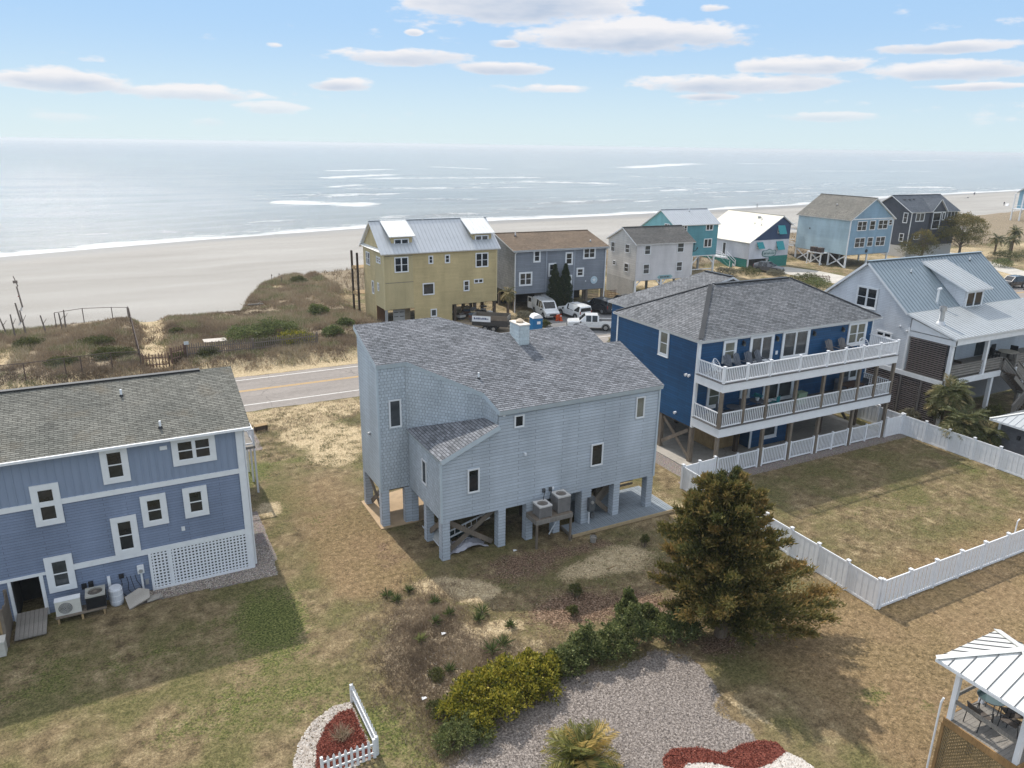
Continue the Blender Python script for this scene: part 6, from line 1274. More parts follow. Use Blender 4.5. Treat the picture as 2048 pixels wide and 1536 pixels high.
def pale_blue():
    H = thing('beach_house', 'pale-blue two-storey gabled house on white X-braced stilts', 'house', (114.6, 90.7, 0), R(-1)); L, D = 11.0, 11.8
    ms = siding('pale_blue_siding', (.235, .36, .47), (2.5, .2), .03, .003, dark=.8); m2 = siding('paler_blue_siding', (.4, .52, .57), (2.5, .5), .03, .006, dark=.7)
    gable(H, L, D, 2.3, 8.5, 12.0, ms, SH_TAN, WT, axis='v', ms_side=m2, over=.35, h=.22)
    box_obj('trim_band', WT, H, 0, -.06, 8.4, L, -.015, 8.58)
    for x in (0, L): box_obj('corner_board', WT, H, x-.08, -.06, 2.3, x+.1, .08, 8.4)
    c = .09
    for a in ((1.7, 4.1, 6.45, 8.15), (7.05, 9.55, 6.57, 8.25), (1.65, 4.2, 3.5, 5.28), (7.05, 9.5, 3.58, 5.28)): win(H, *a, 2, True, None, c)
    for a in ((4.85, 6.3, 6.5, 8.2), (4.85, 6.3, 3.6, 5.27), (9.78, 10.7, 7.2, 8.25)): win(H, *a, 1, True, None, c)
    MB().cyl((5.0, -.06, 2.85), (5.0, -.02, 2.85), .32, .32, 18).make('oval_sign', BLK, H)
    for x, y in ((.15, .15), (.15, 3.9), (.15, 7.8), (.15, 11.6), (5.5, .15), (10.8, .15), (10.8, 6), (5.5, 6), (10.8, 11.6), (5.5, 11.6)): bar_obj('stilt', WT, H, (x, y, -.2), (x, y, 2.3), .24, .24)
    for a, b in (((.15, .3, .1), (.15, 3.7, 2.1)), ((.15, .3, 2.1), (.15, 3.7, .1)), ((-.9, 4.3, .1), (-.9, 7.2, 2.0)), ((-.9, 4.3, 2.0), (-.9, 7.2, .1)), ((.15, 8.0, .1), (.15, 11.4, 2.1)), ((.15, 8, 2.1), (.15, 11.4, .1))): bar_obj('x_brace', WT, H, a, b, .08, .2)
    P = box_obj('equipment_shelf', WT, H, -1.6, 4.0, 2.1, -.02, 7.4, 2.25); posts(H, [(-1.5, 4.2), (-1.5, 7.2)], 2.1, .18, WT, 'stilt')
    box_obj('wall_lamp', DGREY, H, -.12, 8.7, 6.0, -.02, 8.9, 6.3); mb = MB(); mb.box(2, 8, -.2, 9, 8.2, 2.2); mb.make('rear_dark_sheet', TIMB_D, H); roofvent(H, 3.0, 6, 10.5, .25, .1)
    for z in (2.6, 5.6): bar_obj('rear_deck', WT, H, (-.3, D+.1, z), (-.3, D+3, z), .1, .2); box_obj('deck_floor', TIMB_G, H, -.3, D+.02, z, L, D+3, z+.15)
    for z in (3.3, 3.7, 6.3, 6.7): bar_obj('deck_rail', WT, H, (-.25, D+.2, z), (-.25, D+3, z), .06, .08)
    return H
pale_blue()
for i, y in enumerate((95.5, 97.0)): ac_unit('air_conditioner', 'brown condenser on the shelf of the pale-blue stilt house, %s of two' % ('nearer', 'farther')[i], (113.6, y, 2.26), .9, .85, plain('brown_cover_%d' % i, (.14, .1, .08), .6), plain('brown_grille_%d' % i, (.1, .07, .06), .6), 0, 'stilt house condensers')
def dark_house():
    H = thing('beach_house', 'charcoal house with blue-grey roof and tall central gable window behind the far cedar', 'house', (137.8, 95.7, 0), R(-1)); L, D = 14.0, 9.2
    ms = siding('charcoal_siding', (.062, .068, .085), (.35, .22), .12, .006, dark=.6)
    gable(H, L, D, 2.2, 8.85, 11.6, ms, SH_DARK, WT, h=.22, over=.4)
    mb = MB(); wall(mb, (5.7, -.25), (10.0, -.25), [(0, 8.6), (4.3, 8.6), (4.3, 9.0), (2.0, 11.0), (0, 9.0)], .22); wall(mb, (5.7, -.25), (10, -.25), rect(4.3, 2.2, 8.6), .22); mb.make('central_gable', ms, H)
    for s, u0 in ((1, 5.4), (-1, 10.3)): roof(H, 'gable_roof', [(u0, -.6, 8.75), (u0, 2.5, 8.75), (7.75, 4.3, 11.2), (7.75, -.6, 11.2)], SH_DARK, WT, thick=.14)
    mb = MB(); wall(mb, (0, 0), (L, 0), rect(L, -.2, 2.2), .3); wall(mb, (0, D), (0, 0), rect(D, -.2, 2.2), .3); mb.make('ground_wall', plain('white_stucco', (.52, .5, .47), .8, .1), H)
    c = .12
    for a in ((1.45, 4.0, 6.9, 8.6, 2), (10.9, 13.2, 7.0, 8.7, 2), (9.0, 9.9, 7.0, 8.6, 1)): win(H, a[0], a[1], a[2], a[3], a[4], False, GLS3, c, -.27 if a[0] == 9.0 else 0)
    win(H, 6.2, 8.6, 5.3, 8.6, 1, True, None, c, -.25); win(H, 1.8, 3.6, 3.4, 4.6, 1, True); winL(H, .6, 1.6, 6.6, 8.6); winL(H, .8, 1.8, 3.0, 4.6)
    MB().tube([(-.3, -.4, 8.7), (.05, -.12, 8.3), (.05, -.12, 0)], .09, 6).make('downpipe', WT, H)
    for u, v in ((1.5, 3.2), (3, 3.2), (4.4, 3.3), (10.4, 3.4)): MB().box(u-.2, v-.2, 10.6, u+.2, v+.2, 10.95).make('roof_vent', BLK, H)
dark_house()
def far_house():
    H = thing('beach_house', 'tall sky-blue and white house on stilts at the far right edge', 'house', (240.0, 127.5, 0), R(-6)); L, D = 13.0, 6.0
    ms = siding('sky_blue_siding', (.2, .36, .46), (3, .25), .03, .004)
    gable(H, L, D, 4.2, 9.2, 11.2, ms, SH_DK2, WT, over=.7, h=.25); one('ground_wall', WT, H, (.3, .2), (L, .2), rect(L-.3, -.2, 4.2), .3, .014)
    box_obj('cupola', plain('orange_brown_wood', (.32, .16, .05), .7), H, .6, 1.5, 10.2, 4, 4.5, 13.2); roof(H, 'cupola_roof', [(.2, 1.2, 13.2), (4.4, 1.2, 13.2), (2.3, 3, 14)], SH_DK2, WT)
    win(H, .8, 2.8, 5.4, 8.2, 1, True); winL(H, 1.5, 3.5, 5.2, 8, 1, True)
    for y in (.4, 3, 5.6): bar_obj('porch_post', WT, H, (-2.2, y, -.2), (-2.2, y, 8.5), .3, .3); bar_obj('porch_brace', WT, H, (-2.2, y, 3.0), (-1.0, y, 4.1), .16, .16)
    box_obj('porch_floor', WT, H, -2.4, .2, 4.1, 0, 5.8, 4.3); bar_obj('porch_rail', WT, H, (-2.2, .2, 5.2), (-2.2, 5.8, 5.2), .1, .1)
far_house()
# ---------------------------------------------------------------- vehicles
TYRE = plain('tyre_rubber', (.018, .018, .019), .85, .2); ALLOY = plain('alloy_wheel', (.36, .37, .38), .3, .12, metal=.7); CGL = glass('car_glass', (.012, .014, .016), .04); CHR = plain('chrome', (.5, .5, .5), .15, .05, metal=.9); HEAD = plain('headlight_lens', (.55, .56, .56), .12, .05); TAIL = plain('tail_lens', (.25, .015, .012), .25, .1)
def carpaint(name, c):
    m, nt, b = newmat(name); b.inputs['Base Color'].default_value = (*c, 1); b.inputs['Roughness'].default_value = .32; b.inputs['Coat Weight'].default_value = .8; b.inputs['Coat Roughness'].default_value = .06
    nt.links.new(ramp(nt, nodes_noise(nt, 3, 4), [(.3, mul(c, .88)), (.7, mul(c, 1.06))]), b.inputs['Base Color']); return m
P_WHITE = carpaint('white_car_paint', (.72, .73, .73)); P_BLACK = carpaint('black_car_paint', (.012, .014, .018)); P_GREY = carpaint('grey_car_paint', (.09, .095, .11)); P_DARK = carpaint('dark_car_paint', (.03, .032, .036))
def vehicle(name, label, loc, rz, paint, kind, sc=1.0):
    """x forward. stations: (x, half width at sill, belt, top; z sill, belt, top)"""
    T = thing(name, label, {'van': 'van', 'pickup': 'truck'}.get(kind, 'car'), loc, rz); T.scale = (sc,)*3
    if kind == 'van': L, W, ST = 5.6, 1.0, [(-2.75, .9, .94, .86, .42, 1.2, 2.0), (-2.65, .98, 1.0, .88, .36, 1.2, 2.08), (.75, .98, 1.0, .88, .36, 1.2, 2.1), (1.0, .98, 1.0, .86, .36, 1.2, 2.04), (1.75, .98, .98, .8, .36, 1.18, 1.24), (2.6, .95, .95, .8, .36, .95, 1.08), (2.82, .85, .88, .74, .42, .8, .92)]
    elif kind == 'pickup': L, W, ST = 5.7, 1.0, [(-2.85, .93, .96, .95, .55, 1.0, 1.14), (-2.8, .97, 1.0, .98, .5, 1.0, 1.14), (-.95, .97, 1.0, .98, .45, 1.0, 1.14), (-.94, .97, 1.0, .8, .45, 1.1, 1.84), (-.8, .97, 1.0, .78, .45, 1.1, 1.9), (.7, .97, 1.0, .78, .45, 1.1, 1.9), (1.45, .97, .99, .9, .45, 1.12, 1.2), (2.75, .95, .96, .88, .45, 1.02, 1.12), (2.88, .9, .92, .84, .55, .8, 1.0)]
    elif kind == 'suv': L, W, ST = 5.1, .98, [(-2.5, .9, .93, .8, .5, 1.05, 1.66), (-2.42, .95, .97, .8, .42, 1.08, 1.8), (-1.0, .95, .98, .8, .42, 1.08, 1.88), (.35, .95, .98, .78, .42, 1.08, 1.86), (1.1, .95, .96, .86, .42, 1.08, 1.14), (2.3, .93, .94, .84, .42, .98, 1.06), (2.55, .86, .88, .78, .48, .8, .92)]
    else: L, W, ST = 4.6, .92, [(-2.28, .84, .87, .7, .5, .95, 1.12), (-2.2, .88, .9, .68, .4, .97, 1.3), (-1.5, .9, .92, .68, .36, .98, 1.56), (.0, .9, .92, .68, .34, .96, 1.62), (1.15, .9, .9, .78, .34, .94, 1.02), (2.1, .87, .87, .76, .36, .84, .92), (2.32, .76, .78, .7, .44, .7, .78)]
    mb = MB()
    def sec(s): x, a, b_, c, z0, z1, z2 = s; return [Vector(p) for p in ((x, -a, z0), (x, -b_, z1), (x, -c, z2), (x, c, z2), (x, b_, z1), (x, a, z0))]
    S = [sec(s) for s in ST]
    for a, b in zip(S, S[1:]):
        for i in range(6): j = (i+1) % 6; mb.face([a[i], b[i], b[j], a[j]])
    mb.face(S[0][::-1]); mb.face(S[-1]); body = mb.make('body', paint, T)
    bv = body.modifiers.new('soft', 'BEVEL'); bv.width = .045; bv.segments = 2; bv.limit_method = 'ANGLE'; bv.angle_limit = R(20)
    bpy.context.view_layer.update()
    def pane(nm, q, mat=CGL, inset=.12, out=.006, insv=None):
        q = [Vector(p) for p in q]; c = sum(q, Vector())/len(q); n = (q[1]-q[0]).cross(q[2]-q[0]).normalized()
        if n.dot(c-Vector((c.x*.8, 0, .9))) < 0: n = -n
        MB().face([p+(c-p)*inset+n*out for p in q]) if 0 else None
        m_ = MB(); pp = [p+(c-p)*inset+n*out for p in q]
        if (pp[1]-pp[0]).cross(pp[2]-pp[0]).dot(n) < 0: pp = pp[::-1]
        m_.face(pp); m_.make(nm, mat, T)
    mid = lambda a, b, t: a+(b-a)*t
    def side_windows(i0, i1, cuts):
        for s in (1, 4):
            t_ = 2 if s == 1 else 3
            a, b, c, d = S[i0][s], S[i1][s], S[i1][t_], S[i0][t_]
            for u0, u1 in cuts: pane('side_window', [mid(a, b, u0), mid(a, b, u1), mid(d, c, u1), mid(d, c, u0)], CGL, .1)
    wi = {'van': 3, 'pickup': 5, 'suv': 3, 'car': 3}[kind]
    pane('windscreen', [S[wi+1][2], S[wi+1][3], S[wi][3], S[wi][2]], CGL, .09)
    if kind == 'van':
        side_windows(1, 2, [(.5, .72), (.74, .97)]); 
        for s in (1, 4): t_ = s+1 if s == 1 else 3; a, b, c, d = S[2][s], S[4][s], S[3][t_], S[2][t_]; pane('side_window', [mid(a, d, .1), mid(a, b, .8)+Vector((0, 0, .05)), mid(c, S[4][t_], .1), d], CGL, .12)
        r = MB()
        for y in (-.7, -.25, .25, .7): r.bar((-2.4, y, 2.22), (.7, y, 2.22), .05, .04)
        for x in (-2.2, -1.2, -.2, .6): r.bar((x, -.8, 2.2), (x, .8, 2.2), .05, .04); r.bar((x, -.8, 2.04), (x, -.8, 2.2), .04, .04); r.bar((x, .8, 2.04), (x, .8, 2.2), .04, .04)
        r.make('roof_rack', STEEL, T); l = MB()
        for y in (.3, .62): l.bar((-2.7, y, 2.3), (.8, y, 2.3), .04, .07)
        for k in range(11): l.bar((-2.55+k*.32, .3, 2.3), (-2.55+k*.32, .62, 2.3), .03, .03)
        l.make('roof_ladder', STEEL, T)
        d = MB(); d.box(-.9, -.03, 0, 0, .03, 1.55); o = d.make('rear_door', paint, T); o.location = (-2.74, -.95, .45); o.rotation_euler = (0, 0, R(20)); g = MB(); g.face([(-.75, -.036, .85), (-.15, -.036, .85), (-.15, -.036, 1.4), (-.75, -.036, 1.4)]); g.make('door_window', CGL, o)
    elif kind == 'pickup':
        side_windows(4, 5, [(.02, .48), (.52, .98)]); pane('rear_window', [S[3][2], S[3][3], S[4][3], S[4][2]], CGL, .1)
        mb = MB(); mb.box(-2.74, -.86, 1.146, -1.0, .86, 1.15); b_ = mb.make('cargo_bed', BLK, T); e = MB(); e.box(-2.84, -.99, 1.14, -.96, -.88, 1.2); e.box(-2.84, .88, 1.14, -.96, .99, 1.2); e.box(-2.86, -.88, 1.14, -2.76, .88, 1.2); e.make('bed_rail', paint, T)
    elif kind == 'suv': side_windows(1, 3, [(.02, .42), (.45, .7), (.73, .99)]); pane('rear_window', [mid(S[0][1], S[0][2], .15), mid(S[0][4], S[0][3], .15), S[0][3], S[0][2]], CGL, .08)
    else: side_windows(2, 3, [(.0, .48), (.52, 1.0)]); pane('rear_window', [S[1][2], S[1][3], S[2][3], S[2][2]], CGL, .08)
    if kind in ('suv', 'car'):
        for s in (-1, 1): bar_obj('roof_rail', DGREY, T, (-1.6, s*.68, ST[2][6]+.04), (.2, s*.68, ST[2][6]+.03), .04, .04)
    fx, rx = L*.31, -L*.31; wr = {'van': .38, 'pickup': .41, 'suv': .39}.get(kind, .34)
    for x in (fx, rx):
        for s in (-1, 1):
            w = MB().cyl((x, s*(W-.2), wr), (x, s*(W+.015), wr), wr, wr, 20).make('wheel', TYRE, T); MB().cyl((x, s*(W+.0), wr), (x, s*(W+.025), wr), wr*.62, wr*.58, 14).make('rim', ALLOY, w)
            a = MB(); a.tube([(x+(wr+.07)*math.cos(t), s*(W+.005), wr+(wr+.07)*math.sin(t)) for t in [math.pi*i/10 for i in range(11)]], .035, 5); a.make('wheel_arch', BLK, T)
    f = ST[-1]; r_ = ST[0]
    for s in (-1, 1):
        box_obj('headlight', HEAD, T, f[0]-.08, s*f[2]*.98, f[5]-.18, f[0]+.012, s*f[2]*.58, f[5]-.0); box_obj('taillight', TAIL, T, r_[0]-.012, s*r_[2]*1.0, r_[5]-.2, r_[0]+.06, s*r_[2]*.86, r_[5]+.18)
        m_ = MB().box(f[0]-1.65, s*(W+.03), 1.02, f[0]-1.5, s*(W+.2), 1.2).make('wing_mirror', BLK, T)
        box_obj('door_handle', CHR, T, -.2, s*(W-.02), .98, -.02, s*(W+.015), 1.02)
    box_obj('grille', BLK, T, f[0]-.03, -f[2]*.55, f[5]-.24, f[0]+.014, f[2]*.55, f[5]-.02); box_obj('front_bumper', CHR if kind in ('pickup', 'van') else BLK, T, f[0]-.15, -W+.08, .38, f[0]+.08, W-.08, .56); box_obj('rear_bumper', CHR if kind == 'pickup' else BLK, T, r_[0]-.1, -W+.08, .42, r_[0]+.15, W-.08, .6)
    box_obj('number_plate', WT, T, r_[0]-.11, -.16, .66, r_[0]-.02, .16, .8)
    return T
vehicle('work_van', 'white work van with roof rack, ladder and open rear door', (46.1, 78.5, .02), R(-100), P_WHITE, 'van', .94)
vehicle('suv', 'white SUV parked between the van and the black SUV', (48.9, 76.4, .02), R(94), P_WHITE, 'suv', .95)
vehicle('suv', 'black SUV parked facing the slate-grey house', (53.5, 77.8, .02), R(100), P_BLACK, 'suv', .95)
vehicle('parked_car', 'dark car half hidden by the navy house roof', (57.5, 78.4, .02), R(96), P_DARK, 'suv', .93)
vehicle('pickup_truck', 'white pickup truck parked across the front of the lot', (47.2, 70.1, .02), R(150), P_WHITE, 'pickup', .93)
vehicle('parked_car', 'grey hatchback parked in front of the white cottage', (98.4, 92.9, .02), R(-65), P_GREY, 'car', 1.05)
vehicle('parked_car', 'black car on the road at the right edge', (123.0, 66.6, .02), R(170), P_BLACK, 'suv', .95)
# dump trailer
def trailer():
    T = thing('dump_trailer', 'dark steel dump trailer with wooden side boards and white banner', 'trailer', (36.6, 74.3, .02), R(-38))
    g = plain('dark_trailer_steel', (.045, .042, .04), .6, .3)
    for y in (-1.0, 1.0): box_obj('side_panel', g, T, -2.0, y-.03, .7, 2.0, y+.03, 1.35); box_obj('side_board', TIMB, T, -2.0, y-.025, 1.36, 2.0, y+.025, 1.85)
    for x in (-2.0, 2.0): box_obj('end_panel', g, T, x-.03, -.97, .7, x+.03, .97, 1.35); box_obj('end_board', TIMB_G, T, x-.025, -.97, 1.36, x+.025, .97, 1.85)
    box_obj('bed_floor', g, T, -1.97, -.97, .66, 1.97, .97, .74)
    for y in (-1.0, 1.0):
        for x in (-.5, .45): w = MB().cyl((x, y-.1, .38), (x, y+.12, .38), .37, .37, 18).make('wheel', TYRE, T); MB().cyl((x, y-.12 if y < 0 else y+.1, .38), (x, y-.1 if y < 0 else y+.14, .38), .2, .2, 12).make('rim', ALLOY, w)
        box_obj('mudguard', g, T, -.95, y-.14, .78, .92, y+.14, .84)
    MB().bar((2.0, .6, .62), (3.3, 0, .58), .08, .1).bar((2.0, -.6, .62), (3.3, 0, .58), .08, .1).make('drawbar', g, T); MB().cyl((3.1, 0, 0), (3.1, 0, .7), .04).make('jack', g, T)
    for y in (-1.032,):
        b_ = MB(); b_.box(-2.0, y-.02, 1.15, .1, y, 1.8); s = b_.make('banner', VINYL, T); m = plain('banner_ink', (.03, .06, .16), .6); q = MB(); r = random.Random(2); x = -1.8
        while x < -.1: w = r.uniform(.06, .14); q.box(x, y-.03, 1.4, x+w, y-.022, 1.62 if r.random() > .3 else 1.55); x += w+.05
        q.make('banner_lettering', m, s)
trailer()
T = thing('portable_toilet', 'blue portable toilet with white roof beside the parked pickup', 'portable toilet', (40.1, 70.3, 0), R(-8)); pb = plain('blue_plastic', (.01, .14, .33), .45, .1)
box_obj('cabin', pb, T, -.55, -.55, .05, .55, .55, 2.0); MB().face([(-.6, -.6, 2.0)]*3) if 0 else None
mb = MB()
for y, n in ((-.6, 0), (.6, 1)): mb.face([(-.6, y, 2.0), (.6, y, 2.0), (.4, y, 2.3), (0, y, 2.42), (-.4, y, 2.3)])
P = [(-.6, 2.0), (-.4, 2.3), (0, 2.42), (.4, 2.3), (.6, 2.0)]
for (a, b) in zip(P, P[1:]): mb.face([(a[0], -.6, a[1]), (b[0], -.6, b[1]), (b[0], .6, b[1]), (a[0], .6, a[1])])
mb.make('roof', VINYL, T); box_obj('door_panel', pb, T, -.42, -.57, .12, .42, -.551, 1.9); box_obj('notice', VINYL, T, -.1, -.585, 1.35, .3, -.571, 1.65)
T = thing('traffic_cone', 'orange traffic cone with white bands in front of the van', 'cone', (46.3, 75.2, .02)); og = plain('orange_plastic', (.55, .08, .015), .5)
box_obj('base', og, T, -.22, -.22, 0, .22, .22, .04); MB().cyl((0, 0, .04), (0, 0, .85), .19, .035, 14).make('cone_body', og, T); MB().cyl((0, 0, .5), (0, 0, .66), .1, .075, 14).make('reflective_band', VINYL, T)
T = thing('orange_barrier', 'folded orange barrier leaning at the van bumper', 'barrier', (46.0, 75.4, .02), R(15)); box_obj('panel', og, T, -.3, -.03, .05, .3, .03, .75); box_obj('foot', og, T, -.3, -.2, 0, -.2, .2, .05); box_obj('foot', og, T, .2, -.2, 0, .3, .2, .05)
# stored building material under the yellow house
r = random.Random(9)
cols = [plain('stack_%d' % i, c, .7, .2) for i, c in enumerate(((.35, .28, .18), (.06, .06, .065), (.45, .44, .42), (.12, .1, .09), (.2, .1, .07), (.1, .13, .17)))]
words = ['left end', 'left of centre', 'centre', 'right of centre', 'right end', 'front row left', 'front row right']
for i in range(7):
    x, y = 35.0+i*.75, 82.5-1.7*(i % 3); T = thing('material_stack', 'pile of building material under the yellow house, %s' % words[i], 'building material', (x, y, 0), r.uniform(-.5, .5), 'building material under the yellow house')
    for k in range(r.randint(3, 6)): w, d, h = r.uniform(.4, 1.0), r.uniform(.3, .7), r.uniform(.1, .28); z = k*.29; o = box_obj('bundle', cols[(i+k) % 6], T, -w/2+r.uniform(-.1, .1), -d/2, z, w/2, d/2, z+h)
    MB().bar((-.4, .2, .1), (.5, .1, 1.5+r.random()*.5), .06, .05).make('leaning_board', TIMB_L, T)
# mailbox at right edge
T = thing('mailbox', 'black mailbox on a post at the right edge by the road', 'mailbox', (115.3, 60.2, 0)); bar_obj('post', BLK, T, (0, 0, 0), (0, 0, 1.2), .1, .1); MB().box(-.15, -.35, 1.2, .15, .35, 1.4).cyl((0, -.35, 1.4), (0, .35, 1.4), .15, .15, 12).make('box_body', BLK, T); box_obj('flag', TAIL, T, .151, -.1, 1.3, .17, .1, 1.6)
# trellis by grey house, low picket fence by the driveway
T = thing('trellis_screen', 'brown lattice screen between the slate-grey and white vinyl houses', 'trellis', (57.4, 82.4, 0), R(2)); tb = wood('red_brown_timber', (.14, .075, .05))
for i in range(9): unit('slat', tb, .06, .03, 1.6, T, (.1+i*.23, 0, 0))
for i in range(6): bar_obj('slat', tb, T, (0, -.03, .2+i*.27), (2.1, -.03, .2+i*.27), .03, .06)
T = thing('low_picket_fence', 'short brown picket fence beside the concrete driveway', 'fence', (98.8, 85.4, 0), R(-60))
for i in range(18): unit('picket', tb, .09, .03, .85+.1*(i % 4 == 0), T, (i*.22, 0, 0))
for z in (.3, .65): bar_obj('rail', tb, T, (0, .03, z), (3.9, .03, z), .04, .07)
# ---------------------------------------------------------------- vegetation
def fast_mesh(name, co, faces_n, tint, mat):
    """co: (N, k, 3) polygons of k corners; tint: one value per polygon"""
    N_, k = co.shape[:2]; me = bpy.data.meshes.new(name); me.vertices.add(N_*k); me.vertices.foreach_set('co', co.reshape(-1).astype(np.float32))
    me.loops.add(N_*k); me.loops.foreach_set('vertex_index', np.arange(N_*k, dtype=np.int32)); me.polygons.add(N_); me.polygons.foreach_set('loop_start', np.arange(0, N_*k, k, dtype=np.int32)); me.update()
    a = me.attributes.new('tint', 'FLOAT', 'POINT'); a.data.foreach_set('value', np.repeat(np.clip(tint, 0, 1), k).astype(np.float32)); me.materials.append(mat); return me
def norm(a): return a/np.maximum(np.linalg.norm(a, axis=-1, keepdims=True), 1e-9)
def leaves(P, D, L, W, rg, curl=.0):
    """rhombic leaves: base P, long axis D, length L, width W"""
    n = len(P); D = norm(D); S = norm(np.cross(D, rg.normal(size=(n, 3)))); L = np.broadcast_to(L, (n,))[:, None]; W = np.broadcast_to(W, (n,))[:, None]
    U = np.cross(S, D); return np.stack([P, P+D*L*.45+S*W*.5, P+D*L-U*L*curl, P+D*L*.45-S*W*.5], 1)
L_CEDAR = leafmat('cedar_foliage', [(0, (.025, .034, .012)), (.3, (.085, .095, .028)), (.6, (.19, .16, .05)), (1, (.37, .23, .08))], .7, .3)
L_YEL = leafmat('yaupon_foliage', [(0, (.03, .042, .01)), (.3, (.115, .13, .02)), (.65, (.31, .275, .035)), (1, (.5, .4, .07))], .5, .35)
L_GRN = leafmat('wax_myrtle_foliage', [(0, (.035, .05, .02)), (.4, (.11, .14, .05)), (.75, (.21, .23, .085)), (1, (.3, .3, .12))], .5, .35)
L_DUNE = leafmat('dune_shrub_foliage', [(0, (.04, .05, .018)), (.5, (.1, .108, .035)), (1, (.19, .175, .065))], .6, .2)
L_SCRUB = leafmat('dry_dune_grass', [(0, (.16, .12, .08)), (.4, (.29, .22, .15)), (.7, (.38, .305, .205)), (.88, (.45, .38, .27)), (1, (.2, .2, .09))], .9, .15)
L_LAWN = leafmat('lawn_blades', [(0, (.17, .125, .07)), (.45, (.25, .19, .105)), (.7, (.15, .145, .05)), (1, (.085, .112, .028))], .85, .2)
L_PALM = leafmat('palm_fronds', [(0, (.035, .045, .02)), (.5, (.1, .115, .045)), (.8, (.2, .19, .085)), (1, (.36, .29, .14))], .5, .25)
L_LITTER = leafmat('fallen_leaves', [(0, (.1, .055, .035)), (.5, (.24, .145, .095)), (1, (.42, .31, .22))], .9, .05)
L_CYP = leafmat('cypress_foliage', [(0, (.012, .022, .01)), (.5, (.035, .055, .022)), (1, (.085, .095, .035))], .6, .15)
L_SILV = leafmat('silvery_shrub_foliage', [(0, (.08, .075, .05)), (.5, (.19, .175, .12)), (1, (.32, .3, .22))], .7, .2)
BARK = wood('tree_bark', (.17, .125, .09)); TWIG = wood('grey_twigs', (.2, .155, .12))
def blob_leaves(blobs, n, L, W, rg, up=.35, lump=.25, inner=.35):
    """leaves over the union of ellipsoids (cx, cy, cz, rx, ry, rz): mostly near the surface, some inside, holes from noise"""
    A = np.array([b[3]*b[4]+b[3]*b[5]+b[4]*b[5] for b in blobs]); cnt = np.maximum(8, (n*A/A.sum()).astype(int)); P = []; Nn = []; V = []
    for b, c in zip(blobs, cnt):
        d = norm(rg.normal(size=(c, 3))); d[:, 2] = np.where(d[:, 2] < -.45, -d[:, 2], d[:, 2]); r = np.where(rg.random(c) < inner, rg.uniform(.35, .9, c), rg.uniform(.86, 1.05, c))
        ph = rg.random(3)*6; lum = 1+lump*(np.sin(d[:, 0]*5+ph[0])*np.sin(d[:, 1]*6+ph[1])+.6*np.sin(d[:, 2]*9+d[:, 0]*4+ph[2]))
        p = np.array(b[:3])+d*np.array(b[3:6])*(r*lum)[:, None]; keep = np.ones(c, bool)
        for o in blobs:
            if o is b: continue
            q = (p-np.array(o[:3]))/np.array(o[3:6]); keep &= (q**2).sum(1) > .5
        keep &= (np.sin(p[:, 0]*7.1+ph[0])*np.sin(p[:, 1]*6.3+ph[1])*np.sin(p[:, 2]*8.2+ph[2])) > -.42
        P.append(p[keep]); Nn.append(d[keep]); V.append(r[keep])
    P = np.concatenate(P); Nn = np.concatenate(Nn); V = np.concatenate(V)
    D = Nn*.7+rg.normal(size=P.shape)*.6+np.array([0, 0, up]); n_ = len(P)
    return leaves(P, D, L*rg.uniform(.6, 1.3, n_), W*rg.uniform(.6, 1.3, n_), rg, .15), P, V
def shrub(name, label, cat, loc, blobs, n, L, W, mat, seed, tint=(.55, .2), stems=7, group=None, hi=.15):
    rg = np.random.default_rng(seed); T = thing(name, label, cat, loc, 0, group); co, P, V = blob_leaves(blobs, n, L, W, rg)
    zt = P[:, 2].max(); clump = np.sin(P[:, 0]*4.2+seed)*np.sin(P[:, 1]*4.7)*np.sin(P[:, 2]*4)
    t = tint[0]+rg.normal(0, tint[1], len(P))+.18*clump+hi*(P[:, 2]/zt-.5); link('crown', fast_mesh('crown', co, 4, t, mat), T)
    mb = MB()
    for k in range(stems):
        b = blobs[k % len(blobs)]; a = rg.uniform(0, 6.28); e = (b[0]+.5*b[3]*math.cos(a), b[1]+.5*b[4]*math.sin(a), b[2]); m_ = ((b[0]*.35+e[0]*.5), (b[1]*.35+e[1]*.5), e[2]*.5); mb.tube([(b[0]*.3, b[1]*.3, -.1), m_, e], .022, 5)
    mb.make('stems', TWIG, T); return T

